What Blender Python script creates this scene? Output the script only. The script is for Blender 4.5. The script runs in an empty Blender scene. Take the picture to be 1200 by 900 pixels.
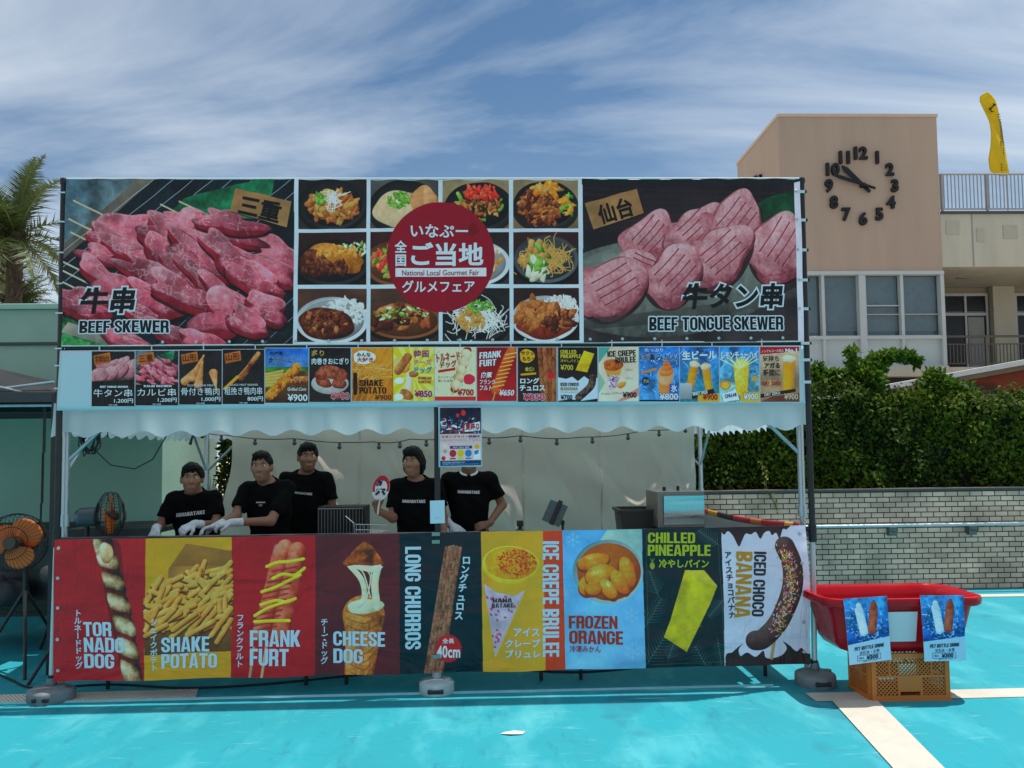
import bpy, bmesh, math, random
import numpy as np
from mathutils import Vector, Matrix, Euler
R = math.radians
scene = bpy.context.scene
COL = scene.collection
# ---------------------------------------------------------------- camera
cam_d = bpy.data.cameras.new("camera"); cam = bpy.data.objects.new("camera", cam_d); COL.objects.link(cam)
CAM = Vector((0.3835, -5.2533, 1.6448)); yaw, pit, rol = 0.0284, 0.0515, -0.0112
r_ = Vector((math.cos(yaw), -math.sin(yaw), 0)); f0 = Vector((math.sin(yaw), math.cos(yaw), 0)); u0 = Vector((0, 0, 1))
f_ = math.cos(pit) * f0 + math.sin(pit) * u0; u_ = -math.sin(pit) * f0 + math.cos(pit) * u0
r2 = math.cos(rol) * r_ + math.sin(rol) * u_; u2 = -math.sin(rol) * r_ + math.cos(rol) * u_
cam.matrix_world = Matrix(((r2.x, u2.x, -f_.x, CAM.x), (r2.y, u2.y, -f_.y, CAM.y), (r2.z, u2.z, -f_.z, CAM.z), (0, 0, 0, 1)))
cam_d.sensor_width = 36; cam_d.lens = 867 / 1200 * 36; cam_d.shift_y = 37.9 / 1200; cam_d.clip_start = 0.05; cam_d.clip_end = 2000
scene.camera = cam
# ---------------------------------------------------------------- sky, sun, exposure
SUN = Vector((0.27, 0.075, 1.0)).normalized(); ELEV = math.asin(SUN.z); AZ = math.atan2(SUN.x, SUN.y)
world = bpy.data.worlds.new("World"); scene.world = world; world.use_nodes = True
nt = world.node_tree; N = nt.nodes; L = nt.links; N.clear()
def nd(t, **k):
    n = N.new(t)
    for a, b in k.items(): setattr(n, a, b)
    return n
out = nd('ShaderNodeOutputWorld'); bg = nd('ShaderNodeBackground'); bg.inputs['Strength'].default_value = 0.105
sky = nd('ShaderNodeTexSky', sky_type='NISHITA', sun_disc=False, sun_elevation=ELEV, sun_rotation=AZ, altitude=0, air_density=1.0, dust_density=0.6, ozone_density=1.6)
tc = nd('ShaderNodeTexCoord'); sep = nd('ShaderNodeSeparateXYZ'); L.new(tc.outputs['Generated'], sep.inputs[0])
def mth(op, a, b=None, clamp=False):
    n = nd('ShaderNodeMath', operation=op, use_clamp=clamp)
    for i, v in enumerate((a, b)):
        if v is None: continue
        if isinstance(v, (int, float)): n.inputs[i].default_value = v
        else: L.new(v, n.inputs[i])
    return n.outputs[0]
zz = mth('MAXIMUM', mth('ADD', sep.outputs['Z'], 0.12), 0.05)
comb = nd('ShaderNodeCombineXYZ'); L.new(mth('DIVIDE', sep.outputs['X'], zz), comb.inputs[0]); L.new(mth('DIVIDE', sep.outputs['Y'], zz), comb.inputs[1])
mp = nd('ShaderNodeMapping'); L.new(comb.outputs[0], mp.inputs[0]); mp.inputs['Rotation'].default_value = (0, 0, R(24)); mp.inputs['Scale'].default_value = (0.55, 1.25, 1); mp.inputs['Location'].default_value = (1.4, 8.8, 3.0)
n1 = nd('ShaderNodeTexNoise'); n1.inputs['Scale'].default_value = 0.9; n1.inputs['Detail'].default_value = 9; n1.inputs['Roughness'].default_value = 0.58; n1.inputs['Distortion'].default_value = 0.7; L.new(mp.outputs[0], n1.inputs['Vector'])
n2 = nd('ShaderNodeTexNoise'); n2.inputs['Scale'].default_value = 0.38; n2.inputs['Detail'].default_value = 4; n2.inputs['Roughness'].default_value = 0.5; L.new(mp.outputs[0], n2.inputs['Vector'])
cl = mth('ADD', mth('MULTIPLY', n1.outputs[0], 0.6), mth('MULTIPLY', n2.outputs[0], 0.7))
rp = nd('ShaderNodeValToRGB'); rp.color_ramp.elements[0].position = 0.565; rp.color_ramp.elements[1].position = 0.775; rp.color_ramp.elements[0].color = (0, 0, 0, 1); rp.color_ramp.elements[1].color = (1, 1, 1, 1); L.new(cl, rp.inputs[0])
hz = mth('MULTIPLY', mth('POWER', mth('SUBTRACT', 1.0, mth('MULTIPLY', mth('MAXIMUM', sep.outputs['Z'], 0.0), 1.9, True), True), 1.7), 0.46)
# unseen bright cloud added behind the camera and overhead as fill for shaded faces
back_fill = mth('MULTIPLY', mth('MULTIPLY', sep.outputs['Y'], -2.2, True), 0.10); zenith_fill = mth('MULTIPLY', mth('MULTIPLY', mth('SUBTRACT', sep.outputs['Z'], 0.62), 3.0, True), 0.45)
cm = mth('MULTIPLY', mth('ADD', mth('ADD', rp.outputs[0], hz), mth('ADD', back_fill, zenith_fill), True), 0.88)
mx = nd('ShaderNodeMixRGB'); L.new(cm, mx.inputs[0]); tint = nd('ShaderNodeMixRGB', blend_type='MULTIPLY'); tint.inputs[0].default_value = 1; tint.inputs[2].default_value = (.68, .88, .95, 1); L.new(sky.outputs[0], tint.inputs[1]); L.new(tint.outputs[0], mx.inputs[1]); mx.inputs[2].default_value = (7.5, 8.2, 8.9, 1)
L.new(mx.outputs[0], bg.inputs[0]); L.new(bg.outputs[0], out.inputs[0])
sd = bpy.data.lights.new("sun", 'SUN'); sd.energy = 4.7; sd.angle = R(0.53); sd.color = (1.0, 0.955, 0.89)
so = bpy.data.objects.new("sun", sd); COL.objects.link(so); so.rotation_euler = SUN.to_track_quat('Z', 'Y').to_euler(); so.location = (6, 2, 20)
scene.view_settings.view_transform = 'Standard'; scene.view_settings.look = 'None'; scene.view_settings.gamma = 1; scene.view_settings.exposure = 0.05; scene.view_settings.use_curve_mapping = False
scene.cycles.max_bounces = 8; scene.cycles.diffuse_bounces = 5; scene.cycles.glossy_bounces = 4; scene.cycles.transmission_bounces = 8; scene.cycles.transparent_max_bounces = 12; scene.cycles.use_denoising = True
# ---------------------------------------------------------------- materials
def s2l(c):
    return tuple(((v / 255) / 12.92 if v / 255 <= .04045 else ((v / 255 + .055) / 1.055) ** 2.4) for v in c)
def M(name, col, rough=.6, metal=0.0, var=.12, vs=6.0, bump=0.0, bs=40.0, spec=.5, srgb=True, trans=0.0, coat=0.0, var2=0.0, stretch=None):
    m = bpy.data.materials.new(name); m.use_nodes = True; t = m.node_tree; p = t.nodes['Principled BSDF']
    c = s2l(col) if srgb else col
    p.inputs['Roughness'].default_value = rough; p.inputs['Metallic'].default_value = metal; p.inputs['Specular IOR Level'].default_value = spec; p.inputs['Coat Weight'].default_value = coat
    tcn = t.nodes.new('ShaderNodeTexCoord'); vec = tcn.outputs['Object']
    if stretch:
        mpn = t.nodes.new('ShaderNodeMapping'); mpn.inputs['Scale'].default_value = stretch; t.links.new(vec, mpn.inputs[0]); vec = mpn.outputs[0]
    if var:
        n = t.nodes.new('ShaderNodeTexNoise'); n.inputs['Scale'].default_value = vs; n.inputs['Detail'].default_value = 6; n.inputs['Roughness'].default_value = .6; t.links.new(vec, n.inputs['Vector'])
        mr = t.nodes.new('ShaderNodeMapRange'); mr.inputs[1].default_value = .25; mr.inputs[2].default_value = .75; mr.inputs[3].default_value = 1 - var; mr.inputs[4].default_value = 1 + var; t.links.new(n.outputs[0], mr.inputs[0])
        mu = t.nodes.new('ShaderNodeVectorMath'); mu.operation = 'SCALE'; mu.inputs[0].default_value = c; t.links.new(mr.outputs[0], mu.inputs['Scale']); t.links.new(mu.outputs[0], p.inputs['Base Color'])
        mr2 = t.nodes.new('ShaderNodeMapRange'); mr2.inputs[1].default_value = .3; mr2.inputs[2].default_value = .7; mr2.inputs[3].default_value = max(.02, rough - .12); mr2.inputs[4].default_value = min(1, rough + .12); t.links.new(n.outputs[0], mr2.inputs[0]); t.links.new(mr2.outputs[0], p.inputs['Roughness'])
    else: p.inputs['Base Color'].default_value = (*c, 1)
    if bump:
        n = t.nodes.new('ShaderNodeTexNoise'); n.inputs['Scale'].default_value = bs; n.inputs['Detail'].default_value = 4; t.links.new(vec, n.inputs['Vector'])
        b = t.nodes.new('ShaderNodeBump'); b.inputs['Strength'].default_value = bump; b.inputs['Distance'].default_value = .02; t.links.new(n.outputs[0], b.inputs['Height']); t.links.new(b.outputs[0], p.inputs['Normal'])
    if trans:
        tr = t.nodes.new('ShaderNodeBsdfTranslucent'); ms = t.nodes.new('ShaderNodeMixShader'); ms.inputs[0].default_value = trans; tr.inputs[0].default_value = (*c, 1)
        t.links.new(p.outputs[0], ms.inputs[1]); t.links.new(tr.outputs[0], ms.inputs[2]); t.links.new(ms.outputs[0], t.nodes['Material Output'].inputs[0])
    return m
INK = {}
def ink(c):
    c = tuple(c)
    if c not in INK: INK[c] = M("printed_ink_%d" % len(INK), c, rough=.55, var=0, spec=.3)
    return INK[c]
def print_mat(name, im, rough=.5, trans=0.0, spec=.35):
    m = bpy.data.materials.new(name); m.use_nodes = True; t = m.node_tree; p = t.nodes['Principled BSDF']; p.inputs['Roughness'].default_value = rough; p.inputs['Specular IOR Level'].default_value = spec
    i = t.nodes.new('ShaderNodeTexImage'); i.image = im; i.extension = 'EXTEND'; t.links.new(i.outputs[0], p.inputs['Base Color'])
    tcn = t.nodes.new('ShaderNodeTexCoord'); hs = []
    for sc, st in ((1.6, (1, 1, 2.2)), (7, (2.0, 1, .5))):
        mq = t.nodes.new('ShaderNodeMapping'); mq.inputs['Scale'].default_value = st; t.links.new(tcn.outputs['Object'], mq.inputs[0]); n = t.nodes.new('ShaderNodeTexNoise'); n.inputs['Scale'].default_value = sc; n.inputs['Detail'].default_value = 3; n.inputs['Distortion'].default_value = .8; t.links.new(mq.outputs[0], n.inputs['Vector']); hs.append(n)
    ad = t.nodes.new('ShaderNodeMath'); ad.operation = 'MULTIPLY_ADD'; ad.inputs[1].default_value = .35; t.links.new(hs[1].outputs[0], ad.inputs[0]); t.links.new(hs[0].outputs[0], ad.inputs[2]); b = t.nodes.new('ShaderNodeBump'); b.inputs['Strength'].default_value = .9; b.inputs['Distance'].default_value = .05; t.links.new(ad.outputs[0], b.inputs['Height']); t.links.new(b.outputs[0], p.inputs['Normal'])
    if trans:
        tr = t.nodes.new('ShaderNodeBsdfTranslucent'); ms = t.nodes.new('ShaderNodeMixShader'); ms.inputs[0].default_value = trans; t.links.new(i.outputs[0], tr.inputs[0]); t.links.new(p.outputs[0], ms.inputs[1]); t.links.new(tr.outputs[0], ms.inputs[2]); t.links.new(ms.outputs[0], t.nodes['Material Output'].inputs[0])
    return m
# ---------------------------------------------------------------- objects
def tag(o, label=None, cat=None, group=None, kind=None):
    if label: o['label'] = label
    if cat: o['category'] = cat
    if group: o['group'] = group
    if kind: o['kind'] = kind
    return o
def thing(name, loc, label, cat, group=None):
    o = bpy.data.objects.new(name, None); COL.objects.link(o); o.location = loc; o.empty_display_size = .1
    return tag(o, label, cat, group)
def wloc(o):
    v = Vector((0, 0, 0))
    while o is not None: v = v + o.location; o = o.parent
    return v
class MB:
    def __init__(s): s.v = []; s.f = []; s.mi = []; s.uv = None
    def add(s, vs, fs, mi=0):
        n = len(s.v); s.v.extend([tuple(map(float, p)) for p in vs]); s.f.extend([tuple(int(i) + n for i in f) for f in fs]); s.mi.extend([mi] * len(fs)); return s
    def box(s, x0, x1, y0, y1, z0, z1, mi=0):
        return s.add([(x0, y0, z0), (x1, y0, z0), (x1, y1, z0), (x0, y1, z0), (x0, y0, z1), (x1, y0, z1), (x1, y1, z1), (x0, y1, z1)],
                     [(0, 3, 2, 1), (4, 5, 6, 7), (0, 1, 5, 4), (1, 2, 6, 5), (2, 3, 7, 6), (3, 0, 4, 7)], mi)
    def obox(s, c, size, rot=(0, 0, 0), mi=0):
        m = Euler(rot).to_matrix(); c = Vector(c); hx, hy, hz = [v / 2 for v in size]; P = []
        for z in (-hz, hz):
            for x, y in ((-hx, -hy), (hx, -hy), (hx, hy), (-hx, hy)): P.append(c + m @ Vector((x, y, z)))
        return s.add(P, [(0, 3, 2, 1), (4, 5, 6, 7), (0, 1, 5, 4), (1, 2, 6, 5), (2, 3, 7, 6), (3, 0, 4, 7)], mi)
    def tube(s, pts, r, n=8, cap=True, mi=0):
        pts = [Vector(p) for p in pts]; rs = r if hasattr(r, '__len__') else [r] * len(pts); P = []; F = []; up = None
        for i, p in enumerate(pts):
            d = (pts[min(i + 1, len(pts) - 1)] - pts[max(i - 1, 0)]).normalized()
            if up is None: up = d.orthogonal().normalized()
            else: up = (up - d * up.dot(d)).normalized()
            w = d.cross(up)
            for k in range(n):
                a = 2 * math.pi * k / n; P.append(p + rs[i] * (math.cos(a) * up + math.sin(a) * w))
        for i in range(len(pts) - 1):
            for k in range(n): F.append((i * n + k, i * n + (k + 1) % n, (i + 1) * n + (k + 1) % n, (i + 1) * n + k))
        if cap: F.append(tuple(range(n - 1, -1, -1))); F.append(tuple(range((len(pts) - 1) * n, len(pts) * n)))
        return s.add(P, F, mi)
    def lathe(s, prof, c=(0, 0, 0), n=24, axis='z', mi=0):
        P = []; F = []; c = Vector(c)
        for r, h in prof:
            for k in range(n):
                a = 2 * math.pi * k / n; x, y = r * math.cos(a), r * math.sin(a)
                P.append(c + (Vector((x, y, h)) if axis == 'z' else Vector((x, h, y)) if axis == 'y' else Vector((h, x, y))))
        for i in range(len(prof) - 1):
            for k in range(n):
                q = (i * n + k, i * n + (k + 1) % n, (i + 1) * n + (k + 1) % n, (i + 1) * n + k); F.append(q if axis != 'y' else q[::-1])
        F.append(tuple(range(n - 1, -1, -1))); F.append(tuple(range((len(prof) - 1) * n, len(prof) * n)))
        return s.add(P, F, mi)
    def grid(s, nu, nv, fn, mi=0, uv=False):
        P = [fn(i / nu, j / nv) for j in range(nv + 1) for i in range(nu + 1)]
        F = [(j * (nu + 1) + i, j * (nu + 1) + i + 1, (j + 1) * (nu + 1) + i + 1, (j + 1) * (nu + 1) + i) for j in range(nv) for i in range(nu)]
        if uv: s.uv = [(i / nu, 1 - j / nv) for j in range(nv + 1) for i in range(nu + 1)]
        return s.add(P, F, mi)
    def prism(s, poly, f0, f1, mi=0):
        """poly: list of 2-D points; f0, f1 map a 2-D point to the two end faces"""
        n = len(poly); P = [f0(*p) for p in poly] + [f1(*p) for p in poly]
        return s.add(P, [tuple(range(n)), tuple(range(2 * n - 1, n - 1, -1))] + [(i, i + n, (i + 1) % n + n, (i + 1) % n) for i in range(n)], mi)
    def build(s, name, mats, parent=None, smooth=False, bevel=0.0, thick=0.0, loc=None, angle=40):
        me = bpy.data.meshes.new(name); base = wloc(parent) if parent else Vector((0, 0, 0))
        if loc is not None: base = base + (Vector(loc) - base)
        if parent is None and loc is None and s.v:
            a = np.array(s.v); base = Vector((float((a[:, 0].min() + a[:, 0].max()) / 2), float((a[:, 1].min() + a[:, 1].max()) / 2), float(a[:, 2].min())))
        me.from_pydata([(x - base.x, y - base.y, z - base.z) for x, y, z in s.v], [], s.f)
        if not isinstance(mats, (list, tuple)): mats = [mats]
        for m in mats: me.materials.append(m)
        if len(mats) > 1: me.polygons.foreach_set('material_index', s.mi)
        if s.uv:
            ul = me.uv_layers.new(name='UVMap'); li = np.zeros(len(me.loops), np.int32); me.loops.foreach_get('vertex_index', li); ul.data.foreach_set('uv', np.array(s.uv, np.float32)[li].ravel())
        bm = bmesh.new(); bm.from_mesh(me)
        if not s.uv: bmesh.ops.recalc_face_normals(bm, faces=bm.faces)
        bm.to_mesh(me); bm.free()
        if smooth:
            me.polygons.foreach_set('use_smooth', [True] * len(me.polygons))
            try: me.set_sharp_from_angle(angle=R(angle))
            except Exception: pass
        o = bpy.data.objects.new(name, me); COL.objects.link(o)
        if parent: o.parent = parent; o.location = (Vector(loc) - wloc(parent)) if loc is not None else (0, 0, 0)
        else: o.location = base
        if bevel:
            b = o.modifiers.new('bevel', 'BEVEL'); b.width = bevel; b.segments = 2; b.limit_method = 'ANGLE'; b.angle_limit = R(40)
        if thick:
            b = o.modifiers.new('thickness', 'SOLIDIFY'); b.thickness = thick; b.offset = 0
        return o
def copy_child(o, parent, loc):
    c = o.copy(); COL.objects.link(c); c.parent = parent; c.location = loc; return c
# ---------------------------------------------------------------- lettering (text converted to meshes that follow the printed sheet)
TEXTQ = []
TGRP = [0]
def T(key, s, box, col=(255, 255, 255), bold=.03, halo=None, rot=0, ang=0, shear=0, em=False, lay=0, same=False):
    """lettering s fitted in the photo-space box of print `key`; halo=(colour, extra width)"""
    if not same: TGRP[0] += 1
    if s.isascii(): bold *= 1.75
    if halo: TEXTQ.append((key, s, box, halo[0], bold + halo[1], rot, ang, shear, em, lay, bold, TGRP[0]))
    TEXTQ.append((key, s, box, col, bold, rot, ang, shear, em, lay + 1, bold, TGRP[0]))
def TV(key, s, x0, y0, x1, y1, col=(255, 255, 255), bold=.03, halo=None, w=None):
    """vertical Japanese line of characters from (x0,y0) to (x1,y1), cell size from the length"""
    n = len(s); L_ = math.hypot(x1 - x0, y1 - y0) / n; TGRP[0] += 1
    for i, ch in enumerate(s):
        t = (i + .5) / n; cx, cy = x0 + (x1 - x0) * t, y0 + (y1 - y0) * t; c = (w or L_) / 2
        T(key, ch, (cx - c, cy - L_ / 2, cx + c, cy + L_ / 2), col, bold, halo, rot=90 if ch == 'ー' else 0, em=True, same=True)
def _strip(c, hx, hy, closed=False):
    """flat ribbon along a centre line, wide on its upright runs and thinner on its level runs"""
    p = np.array(c, float); q = []; n = len(p); m = n if closed else n - 1
    for i in range(m):
        a, b, cc, d = (p[(i - 1) % n], p[i], p[(i + 1) % n], p[(i + 2) % n]) if closed else (p[max(i - 1, 0)], p[i], p[i + 1], p[min(i + 2, n - 1)])
        for t in np.linspace(0, 1, 5)[:-1]: q.append(.5 * (2 * b + (cc - a) * t + (2 * a - 5 * b + 4 * cc - d) * t * t + (3 * b - a - 3 * cc + d) * t ** 3))
    if not closed: q.append(p[-1])
    q = np.array(q); k = len(q); V = []; F = []
    for i in range(k):
        d = q[(i + 1) % k] - q[i - 1] if closed else q[min(i + 1, k - 1)] - q[max(i - 1, 0)]; d = d / (np.hypot(*d) + 1e-9); o = np.array([-d[1] * hx, d[0] * hy]); V += [q[i] + o, q[i] - o]
    for i in range(k if closed else k - 1): j = (i + 1) % k; F.append((2 * i, 2 * i + 1, 2 * j + 1, 2 * j))
    return V, F
def _poly(p): return [np.array(q, float) for q in p], [tuple(range(len(p)))]
def _rc(x0, y0, x1, y1): return _poly([(x0, y0), (x1, y0), (x1, y1), (x0, y1)])
_s, _t, _hx, _hy = .35, .165, .175, .0825
def _bowl(y0, y1, r=1.0): return _strip([(_s, y1 - _hy), (.60, y1 - _hy), (.78, y1 - .115), (r - _hx, y1 - .20), (r - _hx, y0 + .20), (.78, y0 + .115), (.60, y0 + _hy), (_s, y0 + _hy)], _hx, _hy)
_S = _rc(0, 0, _s, 1)
BLOCK = {
 'I': (.35, [_S]), 'L': (.86, [_S, _rc(_s, 0, .86, _t)]), 'T': (.98, [_rc(0, 1 - _t, .98, 1), _rc(.315, 0, .665, 1 - _t)]), 'H': (1, [_S, _rc(.65, 0, 1, 1), _rc(_s, .42, .65, .585)]),
 'E': (.86, [_S, _rc(_s, 0, .86, _t), _rc(_s, .425, .80, .58), _rc(_s, 1 - _t, .86, 1)]), 'F': (.84, [_S, _rc(_s, .40, .78, .56), _rc(_s, 1 - _t, .84, 1)]),
 'N': (1.0, [_poly([(0, 0), (0, 1), (.31, 1), (.69, .44), (.69, 1), (1, 1), (1, 0), (.71, 0), (.31, .58), (.31, 0)])]),
 'A': (1.08, [_poly([(0, 0), (.33, 0), (.54, .84), (.54, 1), (.30, 1)]), _poly([(1.08, 0), (.78, 1), (.54, 1), (.54, .84), (.75, 0)]), _poly([(.372, .17), (.708, .17), (.672, .31), (.408, .31)])]),
 'K': (1.05, [_S, _poly([(_s, .40), (.50, .56), (.68, .52), (1.05, 0), (.68, 0), (_s + .001, .40)][0:5]), _poly([(_s, .43), (_s, .64), (.66, 1), (1.03, 1), (.68, .525), (.50, .565)])]),
 'P': (.96, [_S, _bowl(.38, 1, .96)]), 'R': (1.0, [_S, _bowl(.40, 1, .98), _poly([(.62, .40), (.66, .30), (.66, 0), (1.0, 0), (1.0, .34), (.93, .44), (.80, .455)])]),
 'B': (1.0, [_S, _bowl(.465, 1, .97), _bowl(0, .46, 1.0)]), 'D': (1.0, [_S, _strip([(_s, 1 - _hy), (.58, 1 - _hy), (.77, .885), (.825, .76), (.825, .24), (.77, .115), (.58, _hy), (_s, _hy)], _hx, _hy)]),
 'O': (1.0, [_strip([(.5, _hy), (.27, .12), (.175, .25), (.175, .75), (.27, .88), (.5, 1 - _hy), (.73, .88), (.825, .75), (.825, .25), (.73, .12)], _hx, _hy, True)]),
 'U': (1.0, [_strip([(.175, 1), (.175, .5), (.175, .25), (.27, .12), (.5, _hy), (.73, .12), (.825, .25), (.825, .5), (.825, 1)], _hx, _hy)]),
 'C': (1.0, [_strip([(.825, .62), (.825, .75), (.73, .88), (.5, 1 - _hy), (.27, .88), (.175, .75), (.175, .25), (.27, .12), (.5, _hy), (.73, .12), (.825, .25), (.825, .38)], _hx, _hy)]),
 'G': (1.0, [_strip([(.825, .62), (.825, .75), (.73, .88), (.5, 1 - _hy), (.27, .88), (.175, .75), (.175, .25), (.27, .12), (.48, _hy), (.66, .12), (.80, .22), (.825, .50)], _hx, _hy), _rc(.54, .40, .648, .53)]),
 'S': (.97, [_strip([(.80, .64), (.80, .77), (.70, .885), (.485, 1 - _hy), (.27, .885), (.17, .78), (.19, .66), (.34, .56), (.63, .44), (.78, .34), (.80, .22), (.70, .115), (.485, _hy), (.27, .115), (.17, .23), (.17, .36)], _hx, _hy)]),
 'Z': (.86, [_rc(0, 1 - _t, .86, 1), _rc(0, 0, .86, _t), _poly([(0, _t), (.38, _t), (.86, 1 - _t), (.48, 1 - _t)])]),
 'W': (1.5, [_poly([(0, 1), (.33, 1), (.44, .36), (.58, 1), (.92, 1), (1.06, .36), (1.17, 1), (1.5, 1), (1.29, 0), (.90, 0), (.75, .60), (.60, 0), (.21, 0)])]), ' ': (.42, [])}
def block_mesh(s):
    x = 0; V = []; F = []
    for ch in s:
        wd, parts = BLOCK[ch]
        for v, f in parts: n = len(V); V += [(q[0] + x, q[1] * 1.62) for q in v]; F += [tuple(i + n for i in g) for g in f]
        x += wd + .10
    return np.array(V), F
def is_block(s): return len(s) > 1 and all(c in BLOCK for c in s)
def glyph_meshes(keys, spc={}):
    obs = {}; pre_ = {k: block_mesh(k[0]) for k in keys if is_block(k[0])}; keys = [k for k in keys if k not in pre_]
    for s, b in keys:
        c = bpy.data.curves.new('lettering_curve', 'FONT'); c.body = s; c.offset = b; c.resolution_u = 3; c.size = 1; c.space_character = 1 + (1.5 if s.isascii() else .6) * spc.get((s, b), 0)
        o = bpy.data.objects.new('lettering_curve', c); COL.objects.link(o); obs[(s, b)] = o
    dg = bpy.context.evaluated_depsgraph_get(); res = {}
    for k, o in obs.items():
        me = bpy.data.meshes.new_from_object(o.evaluated_get(dg)); v = np.zeros(len(me.vertices) * 3); me.vertices.foreach_get('co', v)
        res[k] = (v.reshape(-1, 3)[:, :2], [tuple(p.vertices) for p in me.polygons]); bpy.data.meshes.remove(me)
    res.update(pre_)
    for o in obs.values():
        c = o.data; bpy.data.objects.remove(o); bpy.data.curves.remove(c)
    return res
def flush_text(prints):
    """prints: key -> (uv function, surface function(u, v, lift) -> world point, parent object)"""
    need = {}
    for q in TEXTQ: need[(q[1], q[4])] = q[10]; need.setdefault((q[1], q[10]), q[10])
    G = glyph_meshes(sorted(need), need); acc = {}
    for key, s, box, col, b, rot, ang, shear, em, lay, b0, gid in TEXTQ:
        v, f = G[(s, b)]; v0 = G[(s, b0)][0]
        if not len(v): continue
        def pre(a):
            a = a.copy()
            if shear: a[:, 0] += shear * a[:, 1]
            if rot == 90: a = np.stack([a[:, 1], -a[:, 0]], 1)
            return a
        if em:
            q = lambda a: np.stack([a[:, 0] - .5, a[:, 1] - .38], 1)
            a = q(v);
            if rot == 90: a = np.stack([a[:, 1], -a[:, 0]], 1)
            x0, y0, x1, y1 = box; p = np.stack([(x0 + x1) / 2 + a[:, 0] * (x1 - x0), (y0 + y1) / 2 - a[:, 1] * (y1 - y0)], 1)
        else:
            a, a0 = pre(v), pre(v0); mn, mx_ = a0.min(0), a0.max(0); x0, y0, x1, y1 = box
            p = np.stack([x0 + (a[:, 0] - mn[0]) / (mx_[0] - mn[0] + 1e-9) * (x1 - x0), y1 - (a[:, 1] - mn[1]) / (mx_[1] - mn[1] + 1e-9) * (y1 - y0)], 1)
        if ang:
            cx, cy = (box[0] + box[2]) / 2, (box[1] + box[3]) / 2; t = R(-ang); d = p - (cx, cy)
            p = np.stack([cx + d[:, 0] * math.cos(t) - d[:, 1] * math.sin(t), cy + d[:, 0] * math.sin(t) + d[:, 1] * math.cos(t)], 1)
        uvf, surf, parent = prints[key]; uv = uvf(p)
        d = acc.setdefault((key, gid), ([], [], [], [])); n = len(d[0]); mi = d[3].index(col) if col in d[3] else (d[3].append(col) or len(d[3]) - 1)
        if is_block(s) and b != b0:
            k_ = (b - b0) * 34 * (box[3] - box[1] if not rot else box[2] - box[0]) / 10 * .62
            for e in range(10):
                t = e / 10 * 6.2832; n = len(d[0]); uv2 = uvf(p + np.array([math.cos(t), math.sin(t)]) * k_); d[0].extend(tuple(surf(u, w, .0008 + .00008 * e)) for u, w in uv2); d[1].extend(tuple(i + n for i in q) for q in f); d[2].extend([mi] * len(f))
            continue
        d[0].extend(tuple(surf(u, w, .0012 + .0012 * lay)) for u, w in uv); d[1].extend(tuple(i + n for i in q) for q in f); d[2].extend([mi] * len(f))
    for (key, gid), (vs, fs, mi, cols) in acc.items():
        mb = MB(); mb.v = vs; mb.f = fs; mb.mi = mi; mb.uv = None
        parent = prints[key][2]; me = bpy.data.meshes.new('lettering'); base = wloc(parent)
        me.from_pydata([(x - base.x, y - base.y, z - base.z) for x, y, z in vs], [], fs)
        for c in cols: me.materials.append(ink(c))
        me.polygons.foreach_set('material_index', mi); o = bpy.data.objects.new('lettering', me); COL.objects.link(o); o.parent = parent
    TEXTQ.clear()
# ---------------------------------------------------------------- printed artwork, painted procedurally in numpy
rng0 = np.random.default_rng(7)
def _fbm(n, octaves, base, seed):
    r = np.random.default_rng(seed); out = np.zeros((n, n)); amp = 1.0; tot = 0
    for o in range(octaves):
        c = base * 2 ** o
        g = r.random((c, c)); g = np.concatenate([g, g[:1]], 0); g = np.concatenate([g, g[:, :1]], 1)
        t = np.arange(n) / n * c; i = t.astype(int); f = t - i; f = f * f * (3 - 2 * f)
        a = g[i][:, i] * (1 - f)[None] + g[i][:, i + 1] * f[None]
        b = g[i + 1][:, i] * (1 - f)[None] + g[i + 1][:, i + 1] * f[None]
        out += amp * (a * (1 - f)[:, None] + b * f[:, None]); tot += amp; amp *= 0.55
    return out / tot
NOI = _fbm(512, 6, 8, 3)
NOI = np.clip((NOI - NOI.mean()) / (NOI.std() * 2.2), -1, 1)
def C3(c):
    return np.array(c, float) / 255.0
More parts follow.
